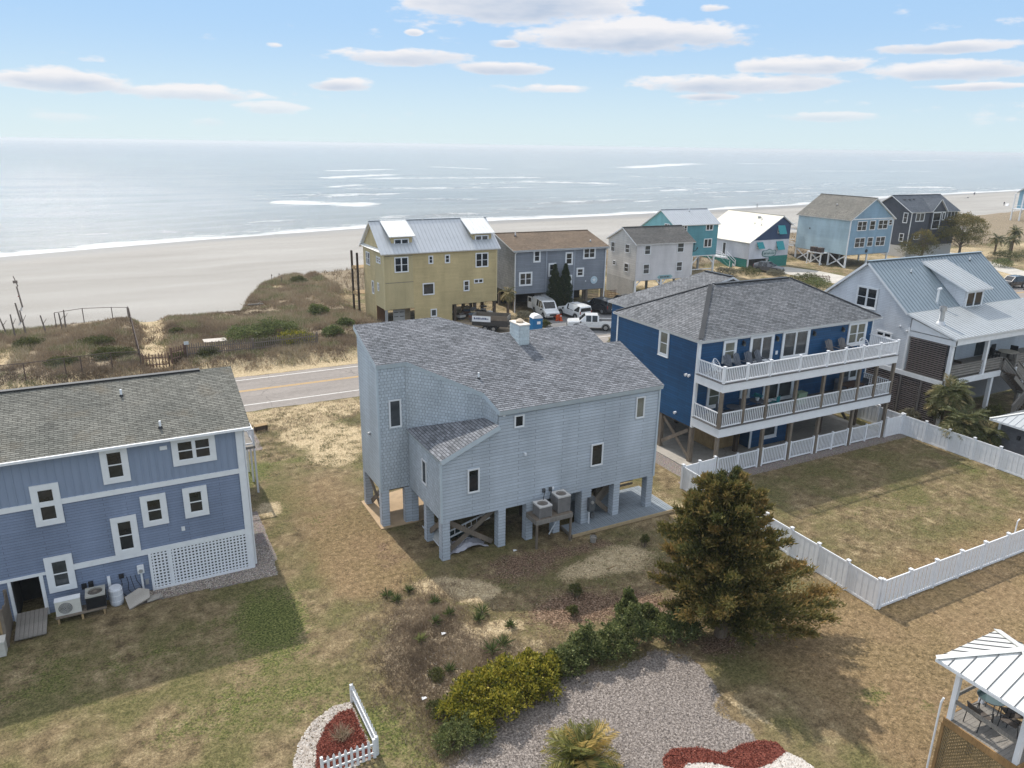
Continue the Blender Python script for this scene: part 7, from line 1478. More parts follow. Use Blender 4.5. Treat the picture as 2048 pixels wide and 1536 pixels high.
def cedar(name, label, loc, seed, n=52000, h=7.0, mat=None):
    rg = np.random.default_rng(seed); T = thing(name, label, 'tree', loc); P = []; D = []; tn = []; mb = MB()
    trunk = [(0, 0, -.1), (.12, .1, 1.0), (.0, .25, 2.2), (-.1, .35, 3.6), (-.05, .5, 5.2), (.0, .55, h*.93)]
    rr = [.3, .24, .19, .14, .08, .03]
    for i in range(5): mb.cyl(trunk[i], trunk[i+1], rr[i], rr[i+1], 9)
    tz = lambda z: [float(np.interp(z, [p[2] for p in trunk], [p[k] for p in trunk])) for k in (0, 1)]
    boughs = []
    for k in range(120):
        z = h*(.1+.88*((k+.5)/120)**.92); a = k*2.39996+rg.uniform(-.35, .35); prof = np.interp(z/h, [.05, .15, .35, .6, .8, 1.0], [2.4, 3.1, 3.0, 2.5, 1.75, .7])
        boughs.append((z, a, prof*rg.uniform(.62, 1.12), rg.uniform(.05, .35)+.35*z/h))
    # long low limbs to the right and the leaning leader at the left seen in the picture
    boughs += [(1.3, R(-28), 4.6, .02), (1.2, R(-18), 5.0, .06), (1.4, R(-40), 4.3, -.02), (1.8, R(-10), 4.4, .1), (1.1, R(-52), 3.6, -.04), (4.2, R(150), 2.4, 1.15), (4.6, R(160), 2.2, 1.25), (3.8, R(140), 2.6, 1.0), (5.0, R(60), 1.6, 1.1), (5.2, R(-20), 1.7, .9)]
    for z, a, ln, up in boughs:
        x0, y0 = tz(z); d = np.array([math.cos(a), math.sin(a), up]); d /= np.linalg.norm(d); o = np.array([x0, y0, z]); e = o+d*ln*.9; mb.cyl(tuple(o), tuple(o+d*ln*.5), .05+.02*ln*.3, .035, 5, cap=False); mb.cyl(tuple(o+d*ln*.5), tuple(e), .035, .012, 5, cap=False)
        m = int(n/len(boughs)*(.45+.5*ln/2.2)); s = rg.random(m)**.62; side = norm(np.cross(d, [0, 0, 1])[None])[0]; upv = np.cross(side, d)
        sp = ln*(.30*(1-s)+.05)*1.05; q = rg.integers(0, 9, m); ang = q*.698+rg.normal(0, .3, m); rad = np.abs(rg.normal(0, .55, m))
        # foliage bunches strung along the bough
        bun = np.round(s*ln*2.6)/(2.6*ln); s2 = bun+rg.normal(0, .045, m); off = (side[None]*(np.cos(ang)*rad*sp)[:, None]+upv[None]*(np.sin(ang)*rad*sp*.55)[:, None])
        p = o+d[None]*(s2*ln)[:, None]+off+rg.normal(0, .045, (m, 3)); p[:, 2] += .12*np.sin(s*9+a)
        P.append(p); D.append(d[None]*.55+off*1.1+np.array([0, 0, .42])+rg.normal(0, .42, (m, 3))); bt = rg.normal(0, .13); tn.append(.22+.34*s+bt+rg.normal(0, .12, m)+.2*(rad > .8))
    P = np.concatenate(P); D = np.concatenate(D); tn = np.concatenate(tn); k = P[:, 2] > .12; P, D, tn = P[k], D[k], tn[k]
    co = leaves(P, D,   .2*rg.uniform(.55, 1.35, len(P)), .06*rg.uniform(.6, 1.4, len(P)), rg, .1)
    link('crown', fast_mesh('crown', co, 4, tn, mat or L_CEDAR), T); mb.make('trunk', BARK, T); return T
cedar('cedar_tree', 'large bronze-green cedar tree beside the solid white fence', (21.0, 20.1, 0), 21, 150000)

def pine_mass(name, label, loc, seed, h, r, n, mat):
    rg = np.random.default_rng(seed); T = thing(name, label, 'tree', loc); mb = MB(); bl = []
    mb.cyl((0, 0, -.2), (.1, 0, h*.55), .28, .14, 8)
    for k in range(16):
        a = k*2.4; z = h*(.25+.6*rg.random()); rr = r*(.75 if z < .6*h else .42)*rg.random()**.5; p = (rr*math.cos(a), rr*math.sin(a)*.8, z); mb.cyl((0, 0, z*.5), p, .09, .03, 5); s = r*rg.uniform(.26, .4); bl.append((*p, s, s, s*.62))
    bl.append((0, 0, h*.88, r*.3, r*.3, h*.14)); co, P, V = blob_leaves(bl, n, .3, .1, rg, lump=.3); t = .4+rg.normal(0, .17, len(P))+.35*(P[:, 2]/h-.5); link('crown', fast_mesh('crown', co, 4, t, mat), T); mb.make('trunk', BARK, T); return T
pine_mass('cedar_tree', 'broad dark-green cedar in front of the charcoal house', (151.0, 93.0, 0), 5, 8.2, 7.0, 26000, L_CEDAR)
pine_mass('cedar_tree', 'low spreading cedar at the corner of the charcoal house', (138.5, 92.6, 0), 6, 5.4, 4.2, 9000, L_CEDAR)
def cypress(label, loc, h, r, seed):
    rg = np.random.default_rng(seed); T = thing('cypress_tree', label, 'tree', loc, 0, 'cypress trees at the slate-grey house'); n = 9000; z = rg.random(n)**.8*h; a = rg.random(n)*6.283
    prof = r*np.interp(z/h, [0, .12, .4, .7, 1], [.5, .95, 1, .6, .06])*(1+.22*np.sin(a*5+z*4)+.15*np.sin(z*7)); rad = prof*np.where(rg.random(n) < .3, rg.random(n), rg.uniform(.82, 1.05, n)); P = np.stack([rad*np.cos(a), rad*np.sin(a), z+.1], 1); D = np.stack([np.cos(a)*.4, np.sin(a)*.4, np.ones(n)], 1)+rg.normal(0, .3, (n, 3))
    link('crown', fast_mesh('crown', leaves(P, D, .24, .07, rg), 4, .45+rg.normal(0, .2, n)+.25*np.sin(a*5+z*4)*.5, L_CYP), T); MB().cyl((0, 0, -.1), (0, 0, h*.6), .1, .04, 7).make('trunk', BARK, T)
cypress('narrow dark cypress before the stair window of the slate-grey house', (48.5, 80.5, 0), 5.7, .78, 1); cypress('narrow dark cypress on the right of its twin by the slate-grey house', (50.0, 80.4, 0), 5.7, .8, 2)

L_PALMY = leafmat('yellow_palm_fronds', [(0, (.06, .075, .025)), (.5, (.16, .175, .05)), (.8, (.33, .28, .08)), (1, (.5, .36, .12))], .5, .35)
def palm_mesh(seed, fr=26, ln=1.7, droop=1.0, leaf=.42, tall=False, dead=.12, mat=None):
    rg = np.random.default_rng(seed); P = []; D = []; t = []; st = MB()
    for k in range(fr):
        a = k*2.39996+rg.uniform(-.2, .2); el = R(rg.uniform(8, 82)) if not tall else R(rg.uniform(-25, 75)); l = ln*rg.uniform(.75, 1.1); pts = []; p = np.zeros(3); d = np.array([math.cos(a)*math.cos(el), math.sin(a)*math.cos(el), math.sin(el)]); N_ = 14
        for i in range(N_): pts.append(p.copy()); p = p+d*l/N_; d = d+np.array([0, 0, -.11*droop]); d /= np.linalg.norm(d)
        st.tube([tuple(q) for q in pts[::3]], .012, 4); base = .5+rg.normal(0, .13) if rg.random() > dead else .95
        for i in range(2, N_):
            u = i/N_; w = leaf*math.sin(math.pi*min(1, .18+u*.82))**.6; dd = norm((pts[i]-pts[i-1])[None])[0]; sd = norm(np.cross(dd, [0, 0, 1])[None])[0]
            for s in (-1, 1):
                for j in range(3): P.append(pts[i-1]+(pts[i]-pts[i-1])*(j/3)); D.append((dd*.75+sd*s*.95+np.array([0, 0, -.05+rg.normal(0, .1)]))); t.append((w*rg.uniform(.85, 1.1), base+rg.normal(0, .09)+.15*u))
    P = np.array(P); D = np.array(D); t = np.array(t); co = leaves(P, D, t[:, 0], np.maximum(.03, t[:, 0]*.09), rg, .12); return fast_mesh('fronds', co, 4, t[:, 1], mat or L_PALM), st
def palm(label, loc, seed, th=.5, group=None, **k):
    T = thing('palm_tree', label, 'palm', loc, 0, group); me, st = palm_mesh(seed, **k); o = link('fronds', me, T, (0, 0, th)); s = st.make('frond_stalks', plain('stalk_%d' % seed, (.14, .14, .06), .6), T); s.location = (0, 0, th)
    mb = MB(); n = max(2, int(th/.16))
    for i in range(n): z = th*i/n; mb.cyl((0, 0, z-.02), (0, 0, z+th/n), .17+.03*(i % 2), .2, 9)
    mb.make('trunk', BARK, T); return T
palm('yellow-green palm at the bottom centre beside the grey ground mat', (11.6, 16.5, 0), 4, .5, fr=44, ln=1.75, leaf=.5, dead=.3, mat=L_PALMY)
palm('bushy grey-green palm between the tall one and the porch', (53.6, 32.0, 0), 31, 2.0, fr=60, ln=1.7, leaf=.55, droop=1.2, tall=True)
palm('tall shaggy palm behind the right white fence', (52.5, 30.9, 0), 5, 3.2, fr=80, ln=1.9, leaf=.6, droop=1.2, tall=True)
palm('low grey-green palm leaning over the right white fence', (51.3, 28.9, 0), 6, 1.8, fr=64, ln=2.1, leaf=.6, droop=1.3, tall=True, dead=.2)
palm('palm with tan dead fronds near the shed roof', (51.9, 27.6, 0), 7, 1.4, fr=44, ln=1.8, leaf=.55, droop=1.4, tall=True, dead=.45)
palm('small palm with dead fronds between the yellow and slate-grey houses', (42.1, 80.9, 0), 8, 2.6, fr=22, ln=1.6, leaf=.5, droop=1.5, tall=True, dead=.7)
for i, (x, y, h, l) in enumerate(((160.0, 91.2, 3.2, 'leftmost'), (163.4, 90.2, 2.8, 'middle'), (166.0, 91.3, 4.4, 'rightmost and tallest'))): palm('roadside palm beyond the far cedar, %s of three' % l, (x, y, 0), 20+i, h, 'far palms', fr=30, ln=2.2, leaf=.6, droop=1.2, tall=True)
palm('yellowish spiky plant at the road edge behind the grey-blue roof', (45.6, 64.6-1.5, 0), 9, .3, fr=22, ln=1.0, leaf=.3, dead=.5)

# shrubs ------------------------------------------------------------------------
r_ = random.Random(12)
def ring(n, rx, ry, h, s, seed):
    r = random.Random(seed); o = []
    for k in range(n): a = 2.4*k; q = math.sqrt((k+.5)/n); w = s*r.uniform(.75, 1.2); o.append((rx*q*math.cos(a), ry*q*math.sin(a), h*(1-.45*q*q)*r.uniform(.8, 1.1)-w*.4, w, w, w*.8))
    return o
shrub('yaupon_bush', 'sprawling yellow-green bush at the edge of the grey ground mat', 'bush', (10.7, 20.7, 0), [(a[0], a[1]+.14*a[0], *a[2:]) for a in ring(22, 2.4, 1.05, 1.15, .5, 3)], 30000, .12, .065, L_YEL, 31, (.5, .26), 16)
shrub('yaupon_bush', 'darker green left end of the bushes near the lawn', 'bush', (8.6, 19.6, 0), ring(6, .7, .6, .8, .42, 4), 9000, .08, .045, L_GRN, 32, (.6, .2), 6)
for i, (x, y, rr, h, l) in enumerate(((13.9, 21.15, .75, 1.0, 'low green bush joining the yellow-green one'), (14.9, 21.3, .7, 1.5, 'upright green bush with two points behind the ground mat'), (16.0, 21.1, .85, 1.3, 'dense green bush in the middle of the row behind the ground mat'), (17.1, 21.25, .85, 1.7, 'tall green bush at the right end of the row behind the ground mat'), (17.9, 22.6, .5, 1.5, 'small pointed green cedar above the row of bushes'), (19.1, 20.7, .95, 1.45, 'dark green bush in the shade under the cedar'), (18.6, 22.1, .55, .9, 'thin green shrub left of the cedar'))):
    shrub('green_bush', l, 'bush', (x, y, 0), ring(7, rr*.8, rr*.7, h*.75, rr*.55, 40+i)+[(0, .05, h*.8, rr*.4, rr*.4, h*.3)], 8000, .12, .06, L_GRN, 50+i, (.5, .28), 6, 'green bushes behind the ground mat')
for i, (x, y, rr, h) in enumerate(((9.0, 23.0, .35, .45), (8.3, 21.3, .5, .4), (16.9, 25.3, .4, .8), (16.0, 24.1, .3, .6), (22.6, 27.6, .3, .8), (24.6, 22.2, .8, .7), (25.3, 21.0, .6, .5), (11.6, 21.9, .5, .5))):
    shrub('small_shrub', ('olive tuft beside the stony patch', 'brown-green tuft at the lawn edge by the bushes', 'thin olive sapling in the leaf litter', 'small bushy sapling in the leaf litter', 'thin sapling near the plank deck corner', 'dry brush between the cedar and the white fence', 'low dry brush under the right cedar limb', 'olive tuft behind the yellow-green bush')[i], 'shrub', (x, y, 0), ring(4, rr*.6, rr*.6, h*.8, rr*.5, 70+i), 1500, .08, .035, L_DUNE if i != 5 else L_SILV, 80+i, (.5, .2), 4)
# dune shrubs: seaward thicket and scattered mounds
DS = [(10.6, 77.6, 2.3, 1.5, 'dark green dune thicket behind the picket fence, left half'), (13.6, 78.3, 2.2, 1.6, 'dark green dune thicket behind the picket fence, right half'), (14.6, 74.0, 2.0, 1.1, 'yellow-green mound against the picket fence'), (11.9, 74.0, 1.3, .8, 'olive mound beside the picket fence near its left end'), (18.8, 75.6, 1.1, 1.0, 'small dark bush at the right end of the picket fence'), (19.8, 85.5, 1.2, 1.5, 'dark bush on the dune left of the yellow house'), (22.6, 108.5, 1.2, .9, 'bush high on the dune by the beach'), (21.2, 79.2, .9, .8, 'small bush beside the yellow house drive'),
      (-1.6, 76.2, 1.7, .8, 'olive mound in the fenced dune near the gate'), (-2.9, 82.4, 1.5, .7, 'olive mound in the middle of the fenced dune'), (-5.6, 74.8, 1.3, .6, 'low green mound by the front wire fence'), (-8.6, 83.2, 1.2, .9, 'green mound beside the sandy gap'), (-12.5, 79.5, 1.6, .8, 'green mound at the left edge of the dune'), (3.9, 73.1, .8, .6, 'bush at the hinge of the open gate'), (6.4, 73.0, 1.0, .7, 'bush against the picket fence beside the gate'), (-13.0, 86, 1.2, .8, 'green clump at the far left of the dune'), (4.6, 84.5, .7, .5, 'small tuft beside the sandy path')]
for i, (x, y, rr, h, l) in enumerate(DS): shrub('dune_shrub', l, 'shrub', (x, y, hz(x, y)-.05), ring(9, rr*.85, rr*.7, h*.8, rr*.42, 100+i), int(2600*rr+1500), .15, .08, (L_YEL if i == 2 else (L_GRN if i in (0, 1, 4, 5, 7) else L_DUNE)), 120+i, (.45 if i != 2 else .42, .2), 5, 'dune shrubs')
for i, (x, y, rr, h, m, l) in enumerate(((42.5, 77.2, 1.25, 1.3, L_SILV, 'silvery grey shrub beside the portable toilet'), (43.1, 73.6, .7, .8, L_DUNE, 'reddish-green plant beside the parking lot edge'), (96.0, 82.5, 2.6, 1.2, L_DUNE, 'dark green hedge mound beside the low picket fence'), (94.2, 78.9, 2.4, 1.2, L_GRN, 'green hedge mound nearest the navy house ridge'), (89.8, 93.4, 2.2, 1.2, L_SILV, 'brown scrub in front of the teal house'), (93.6, 92.6, 2.2, 1.0, L_DUNE, 'olive scrub in front of the cottage stairs'), (97.0, 90.0, 1.6, .8, L_SILV, 'dry scrub beside the grey hatchback'),
      (144.0, 80.2, 1.9, 1.6, L_GRN, 'round bush beside the far driveway'), (155.0, 86.0, 3.2, 1.6, L_DUNE, 'dark hedge left of the far palms'), (162.0, 84.5, 3.4, 1.6, L_DUNE, 'dark hedge in front of the far palms'), (170.0, 86.0, 3.4, 1.6, L_GRN, 'dark hedge at the right edge by the far palms'), (52.2, 33.6, .9, 1.3, L_SILV, 'reddish shrub at the foot of the brown louvres'), (58.6, 30.9, 1.2, 1.4, L_DUNE, 'green shrub below the porch stairs'), (59.6, 81.0, .5, .5, L_GRN, 'small green shrub beside the lattice screen'), (60.5, 80.0, .5, .5, L_GRN, 'small green shrub in the sand by the white vinyl house'))):
    shrub('garden_shrub', l, 'shrub', (x, y, 0), ring(8, rr*.8, rr*.7, h*.8, rr*.42, 200+i), int(2200*rr+800), .14, .07, m, 220+i, (.42, .2), 5)
# yuccas: rosettes of stiff blades
def yucca(label, x, y, seed, s=.55, tint=.35):
    rg = np.random.default_rng(seed); T = thing('yucca', label, 'yucca', (x, y, hz(x, y)), 0, 'yuccas in the scrub'); n = 46; a = rg.random(n)*6.283; e = rg.uniform(.15, 1.35, n); D = np.stack([np.cos(a)*np.cos(e), np.sin(a)*np.cos(e), np.sin(e)], 1); P = np.zeros((n, 3))+np.array([0, 0, .05])
    link('blades', fast_mesh('blades', leaves(P, D, s*rg.uniform(.7, 1.1, n), .045, rg, .1), 4, tint+rg.normal(0, .12, n), L_GRN), T); MB().cyl((0, 0, -.05), (0, 0, .08), .05, .04, 7).make('stem', TWIG, T)
YU = [(9.1, 29.2, 'yucca in the upper left of the scrub, leftmost'), (9.35, 28.6, 'yucca just below the leftmost one'), (10.1, 29.1, 'yucca by the sand patch in the upper scrub'), (12.4, 25.9, 'largest yucca beside the pale sand'), (12.0, 25.4, 'yucca left of the largest one'), (11.6, 23.3, 'dark yucca behind the yellow-green bush, left'), (12.2, 23.5, 'dark yucca behind the yellow-green bush, right'), (9.2, 25.2, 'bright green yucca in the middle of the scrub'), (9.6, 23.0, 'straw-coloured yucca by the pale stones'), (10.8, 27.6, 'yucca in the centre of the upper scrub'), (11.0, 26.3, 'yucca between the scrub and the leaf litter'), (10.2, 26.0, 'small yucca in the middle scrub'), (13.1, 24.5, 'small yucca near the leaf litter edge')]
for i, (x, y, l) in enumerate(YU): yucca(l, x, y, 300+i, .62 if i in (3, 5, 6) else .45, .8 if i == 7 else .35)

# stuff: dune grass, scrub, lawn blades, leaf litter, stones ----------------------
def blades(name, label, cat, X, Y, Zf, per, L, W, tint, mat, seed, spread=.12, lean=.5):
    rg = np.random.default_rng(seed); n = len(X); x = np.repeat(X, per)+rg.normal(0, spread, n*per); y = np.repeat(Y, per)+rg.normal(0, spread, n*per); z = Zf(x, y)-.01; L = np.repeat(np.broadcast_to(L, (n,)), per)*rg.uniform(.55, 1.2, n*per)
    D = np.stack([rg.normal(0, lean, n*per), rg.normal(0, lean, n*per), np.ones(n*per)], 1); P = np.stack([x, y, z], 1); D = norm(D); S = norm(np.cross(D, rg.normal(size=D.shape))); w = W*rg.uniform(.6, 1.4, n*per)
    co = np.stack([P-S*w[:, None]*.5, P+S*w[:, None]*.5, P+D*L[:, None]], 1); t = np.repeat(np.broadcast_to(tint, (n,)), per)+rg.normal(0, .13, n*per)
    o = link(name, fast_mesh(name, co, 3, t, mat)); return tag(o, label, cat, kind='stuff')
def pick(n, x0, x1, y0, y1, w, seed):
    rg = np.random.default_rng(seed); x = rg.uniform(x0, x1, n); y = rg.uniform(y0, y1, n); k = rg.random(n) < w(x, y); return x[k], y[k]
def w_dune(x, y):
    path = np.exp(-((x-2.4-.25*np.sin(y*.3))/1.35)**4)*sst(70, 73, y)*sst(100, 92, y); clear = gauss(x, y, -10.3, 80, .9, 4.5)+gauss(x, y, -2, 87.5, 1.2, .35)+gauss(x, y, -5, 86.5, 1.2, .5)+gauss(x, y, 19.3, 106, 1.4, 2.2)+gauss(x, y, 21.5, 112, 2.3, .9)
    return np.clip(zone_dune(x, y)*1.15-path-clear, 0, 1)*(.35+.9*VB.fbm(x*.35, y*.35, 3))
X, Y = pick(44000, -18, 27, 68.5, 121, w_dune, 1); v = VA.fbm(X*.22, Y*.22, 3)
v2 = VC.fbm(X*.5+40, Y*.5, 3); v3 = VB.fbm(X*.13+9, Y*.13, 2); tn = np.where(v2 > .6, 1.0, .1+1.5*(v-.3)+.5*(v3-.5)); keep = (v2+.25*v3) > .42; X, Y, tn, v, v3 = X[keep], Y[keep], tn[keep], v[keep], v3[keep]
blades('dune_grass', 'dry brown dune grass and scrub on the dunes', 'dune grass', X, Y, height, 9, np.clip(.15+.75*v3+.5*(v-.5), .2, .85), .055, tn, L_SCRUB, 2, .22, .6)
X, Y = pick(9000, 27, 180, 98, 150, lambda x, y: zone_dune(x, y)*.9, 3); blades('dune_grass', 'dry dune grass behind the oceanfront houses', 'dune grass', X, Y, height, 7, .6, .09, .5+.3*(VA.fbm(X*.1, Y*.1, 2)-.5), L_SCRUB, 4, .3, .6)
def w_scrub(x, y): return np.clip(.95*gauss(x, y, 9.5, 25.4, 1.7, 3.2, -.35)+.7*gauss(x, y, 11.2, 22.3, 2.4, 1.3)+.5*gauss(x, y, 7.9, 20.2, .7, 1.3), 0, 1)*(.25+1.1*VC.fbm(x*.8, y*.8, 3))
X, Y = pick(30000, 5, 16, 17.5, 31, w_scrub, 5); blades('scrub_grass', 'tangled brown grass in the scrub patch in front of the grey-blue house', 'scrub grass', X, Y, height, 10, .24, .018, -.15+1.0*VA.fbm(X*.7, Y*.7, 3), L_SCRUB, 6, .1, .8)
def w_shoulder(x, y): return np.clip(.5*sst(52, 53.5, y)*sst(58, 57, y)+.45*gauss(x, y, 14.5, 52.3, 2.6, 1.2)+.3*gauss(x, y, 8.8, 51.5, 2.4, 2.2), 0, 1)*(.2+1.0*VC.fbm(x*.5, y*.5, 3))
X, Y = pick(9000, 5, 20, 44, 58, w_shoulder, 15); blades('verge_grass', 'brown tufts on the sandy verge beside the road', 'verge grass', X, Y, height, 7, .2, .022, .3+.5*VA.fbm(X*.6, Y*.6, 3), L_SCRUB, 16, .12, .7)
X, Y = pick(420, 7, 17, 44.5, 56.5, lambda x, y: .9+0*x, 17); blades('verge_tufts', 'green weed tufts dotted over the sandy verge', 'weeds', X, Y, height, 26, .17, .03, 1.0, L_SCRUB, 18, .16, .9)
X, Y = pick(260, 14, 24, 25, 30, lambda x, y: .9+0*x, 19); blades('yard_tufts', 'green weed tufts in the shaded sandy yard', 'weeds', X, Y, height, 20, .1, .022, 1.0, L_SCRUB, 20, .1, .9)
SOLID = [[(-14, 34.4), (4.3, 34.4), (4.3, 45), (-14, 45)], [(31.2, 33.2), (48.7, 33.2), (48.7, 48), (31.2, 48)], [(10.8, 35.3), (16.6, 35.3), (16.6, 40.3), (10.8, 40.3)], [(12.4, 30.8), (26, 30.8), (26, 37), (12.4, 37)], [(19.6, 29.95), (26.7, 29.95), (26.7, 33.5), (19.6, 33.5)], [(52.9, 31.7), (73, 31.7), (73, 44), (52.9, 44)], [(.5, 19.4), (6.0, 19.4), (6.0, 23.6), (3.0, 24), (.5, 22)]]
def w_lawn(x, y):
    w = np.ones_like(x)
    for P in SOLID: w = w*(1-inpoly(x, y, P)) if P is not SOLID[-1] else w
    sand = gauss(x, y, 12.4, 49.6, 2.7, 1.5)+gauss(x, y, 10.6, 51.6, 1.6, 1.7)+gauss(x, y, 11.2, 46.3, 1.5, 1.3, -.5)+gauss(x, y, 11.5, 29.1, 1.3, .55, -.3)+gauss(x, y, 12.9, 27.4, 1.0, .6)+gauss(x, y, 5.9, 40.6, .9, 1.2)+.5*gauss(x, y, 21.2, 27.0, 1.9, 1.2)+.6*gauss(x, y, 12.6, 24.6, 1.6, .7)
    return np.clip(w*(1-sand), 0, 1)*(.3+.8*VC.fbm(x*.6, y*.6, 3))
def lawn(name, label, n, box_, per, L, W, seed):
    X, Y = pick(n, *box_, w_lawn, seed); g = .55*gauss(X, Y, 1, 29, 6, 4)+.6*gauss(X, Y, 4.2, 30, 1.5, 3.2)+.75*gauss(X, Y, 5.2, 46, 2, 3.4)+.7*gauss(X, Y, 5.8, 21.5, 2.8, 2.2)+.5*gauss(X, Y, 23.5, 14.6, 1.3, .8)+.4*gauss(X, Y, 40, 25, 9, 5)+.5*gauss(X, Y, 2, 24.5, 3.5, 1.6)
    mt = inpoly(X, Y, MATPOLY); t = np.where(mt, .02, .22+.75*np.clip(g, 0, 1)*(.4+VB.fbm(X*.9, Y*.9, 3)))+.25*(VA.fbm(X*1.3, Y*1.3, 3)-.5); return blades(name, label, 'lawn grass', X, Y, height, per, L, W, t, L_LAWN, seed+1, .07, .75)
lawn('lawn_grass', 'short patchy lawn between and in front of the houses', 42000, (-10, 30, 10, 40), 6, .055, .014, 41)
lawn('lawn_grass', 'short olive lawn inside the white fenced yard', 16000, (29.2, 49.8, 18.6, 32), 6, .07, .022, 43)
def flat_bits(name, label, cat, X, Y, s, tint, mat, seed, zoff=.012, tilt=.35):
    rg = np.random.default_rng(seed); n = len(X); P = np.stack([X, Y, height(X, Y)+zoff], 1); a = rg.random(n)*6.283; D = np.stack([np.cos(a), np.sin(a), rg.normal(0, tilt, n)], 1); co = leaves(P, D, s*rg.uniform(.6, 1.4, n), s*.5, rg); co[..., 2] = np.maximum(co[..., 2], (P[:, 2]-.008)[:, None]); return tag(link(name, fast_mesh(name, co, 4, tint+rg.normal(0, .25, n), mat)), label, cat, kind='stuff')
X, Y = pick(26000, 12.5, 27, 18.5, 30, lambda x, y: np.clip(.95*gauss(x, y, 16.2, 24.7, 2.4, 1.4)+.9*gauss(x, y, 19.2, 22.9, 1.8, 1.5)+.35*gauss(x, y, 15.8, 28.6, 2.4, 1.3)+.7*gauss(x, y, 20.8, 19.6, 1.6, .9)+.3*gauss(x, y, 22.3, 25.2, 1.5, 1.6), 0, 1), 51)
flat_bits('leaf_litter', 'fallen brown leaves in front of the grey-blue house', 'fallen leaves', X, Y, .09, .5, L_LITTER, 52)
L_STRAW = leafmat('pale_straw', [(0, (.15, .125, .112)), (.5, (.25, .215, .195)), (1, (.36, .32, .295))], .9, .05)
def w_mat(x, y): return inpoly(x, y, MATPOLY)*1.0
X, Y = pick(60000, 6, 19.5, 9, 21, w_mat, 53); flat_bits('straw_mat', 'grey-pink dormant grass mat at the bottom centre', 'dormant grass', X, Y, .055, .45, L_STRAW, 54, .008, .5)
# ---------------------------------------------------------------- corner bed with picket fence, stones and red mulch
PK = plain('white_picket_paint', (.68, .69, .69), .6, .12)
def picket_run(label, p, q, h):
    p, q = Vector(p), Vector(q); d = q-p; L = d.length; T = thing('picket_fence', label, 'fence', (p.x, p.y, 0), math.atan2(d.y, d.x))
    mb = MB(); w = .045; mb.prism([(-w, -.012), (w, -.012), (w, .012), (-w, .012)], .06, h-.1); n0 = len(mb.v); mb.face([(-w, -.012, h-.1), (w, -.012, h-.1), (0, -.012, h)]); mb.face([(w, .012, h-.1), (-w, .012, h-.1), (0, .012, h)]); mb.face([(-w, .012, h-.1), (-w, -.012, h-.1), (0, -.012, h), (0, .012, h)]); mb.face([(w, -.012, h-.1), (w, .012, h-.1), (0, .012, h), (0, -.012, h)])
    me = mb.mesh('picket'); me.materials.append(PK); n = round(L/.2)
    for i in range(n+1): link('picket', me, T, (i*L/n, -.035, 0))
    for z in (.25, h-.25): bar_obj('rail', PK, T, (0, 0, z), (L, 0, z), .04, .07)
    for x in (0, L): unit('post', PK, .09, .09, h-.05, T, (x, .03, 0))
picket_run('white picket fence along the near side of the stone-edged bed', (3.85, 20.2), (5.62, 20.2), .85)
picket_run('white picket fence along the right side of the stone-edged bed', (5.75, 20.3), (5.72, 23.2), .85)
MULCH = leafmat('red_mulch_chips', [(0, (.11, .028, .02)), (.5, (.22, .06, .04)), (1, (.34, .13, .09))], .9, .03)
PEB = leafmat('pale_stones', [(0, (.25, .2, .16)), (.5, (.46, .4, .34)), (1, (.66, .62, .57))], .8, 0)
BED = [(5.65, 20.3), (5.65, 23.2), (5.0, 23.25), (4.2, 22.9), (3.5, 22.1), (3.1, 21.2), (3.05, 20.2), (3.3, 19.6)]
INNER = [(5.6, 20.3), (5.6, 22.8), (5.1, 22.85), (4.5, 22.4), (4.0, 21.6), (3.75, 20.7), (3.8, 20.2)]
BED2 = [(14.1, 15.2), (14.4, 15.75), (15.0, 15.95), (15.8, 15.6), (16.5, 14.95), (17.3, 15.0), (18.0, 14.85), (18.5, 14.5), (18.45, 14.05), (17.6, 13.9), (16.6, 14.0), (15.8, 14.85), (15.0, 15.2), (14.6, 15.0), (14.5, 14.6), (14.0, 14.5)]
STONE2 = [(14.6, 15.0), (15.0, 15.2), (15.8, 14.85), (16.6, 14.0), (17.6, 13.9), (18.45, 14.05), (18.7, 13.6), (18.8, 12.8), (17, 12), (15, 13), (14.5, 14.5)]
def poly_pts(P, n, seed, excl=None):
    rg = np.random.default_rng(seed); P_ = np.array(P); x = rg.uniform(P_[:, 0].min(), P_[:, 0].max(), n); y = rg.uniform(P_[:, 1].min(), P_[:, 1].max(), n); k = inpoly(x, y, P)
    if excl: k &= ~inpoly(x, y, excl)
    return x[k], y[k]
def pebbles(name, label, X, Y, s, seed, tint=.55, parent=None):
    rg = np.random.default_rng(seed); n = len(X); oc = np.array([(1, 0, 0), (0, 1, 0), (-1, 0, 0), (0, -1, 0), (0, 0, 1), (0, 0, -1)]); F = np.array([(0, 1, 4), (1, 2, 4), (2, 3, 4), (3, 0, 4)]); sc = s*rg.uniform(.6, 1.35, (n, 3))*np.array([1, .8, .55]); a = rg.random(n)*6.283; c, s_ = np.cos(a), np.sin(a); v = oc[None]*sc[:, None]; vx = v[..., 0]*c[:, None]-v[..., 1]*s_[:, None]; vy = v[..., 0]*s_[:, None]+v[..., 1]*c[:, None]
    v = np.stack([vx+X[:, None], vy+Y[:, None], v[..., 2]+height(X, Y)[:, None]+.02], -1); co = v[:, F].reshape(-1, 3, 3); t = np.repeat(tint+rg.normal(0, .22, n), 4); o = link(name, fast_mesh(name, co, 3, t, PEB), parent); return o
T = thing('flower_bed', 'corner bed of red mulch edged with pale stones behind the white pickets', 'flower bed', (4.6, 21.5, 0))
def sub(o, T): o.parent = T; o.location = (-T.location[0], -T.location[1], -T.location[2]); return o
mbed = MB(); mbed.prism(INNER, 0.0, .035); sub(mbed.make('mulch_base', plain('mulch_base', (.16, .045, .032), .95, .3, 12), T), T)
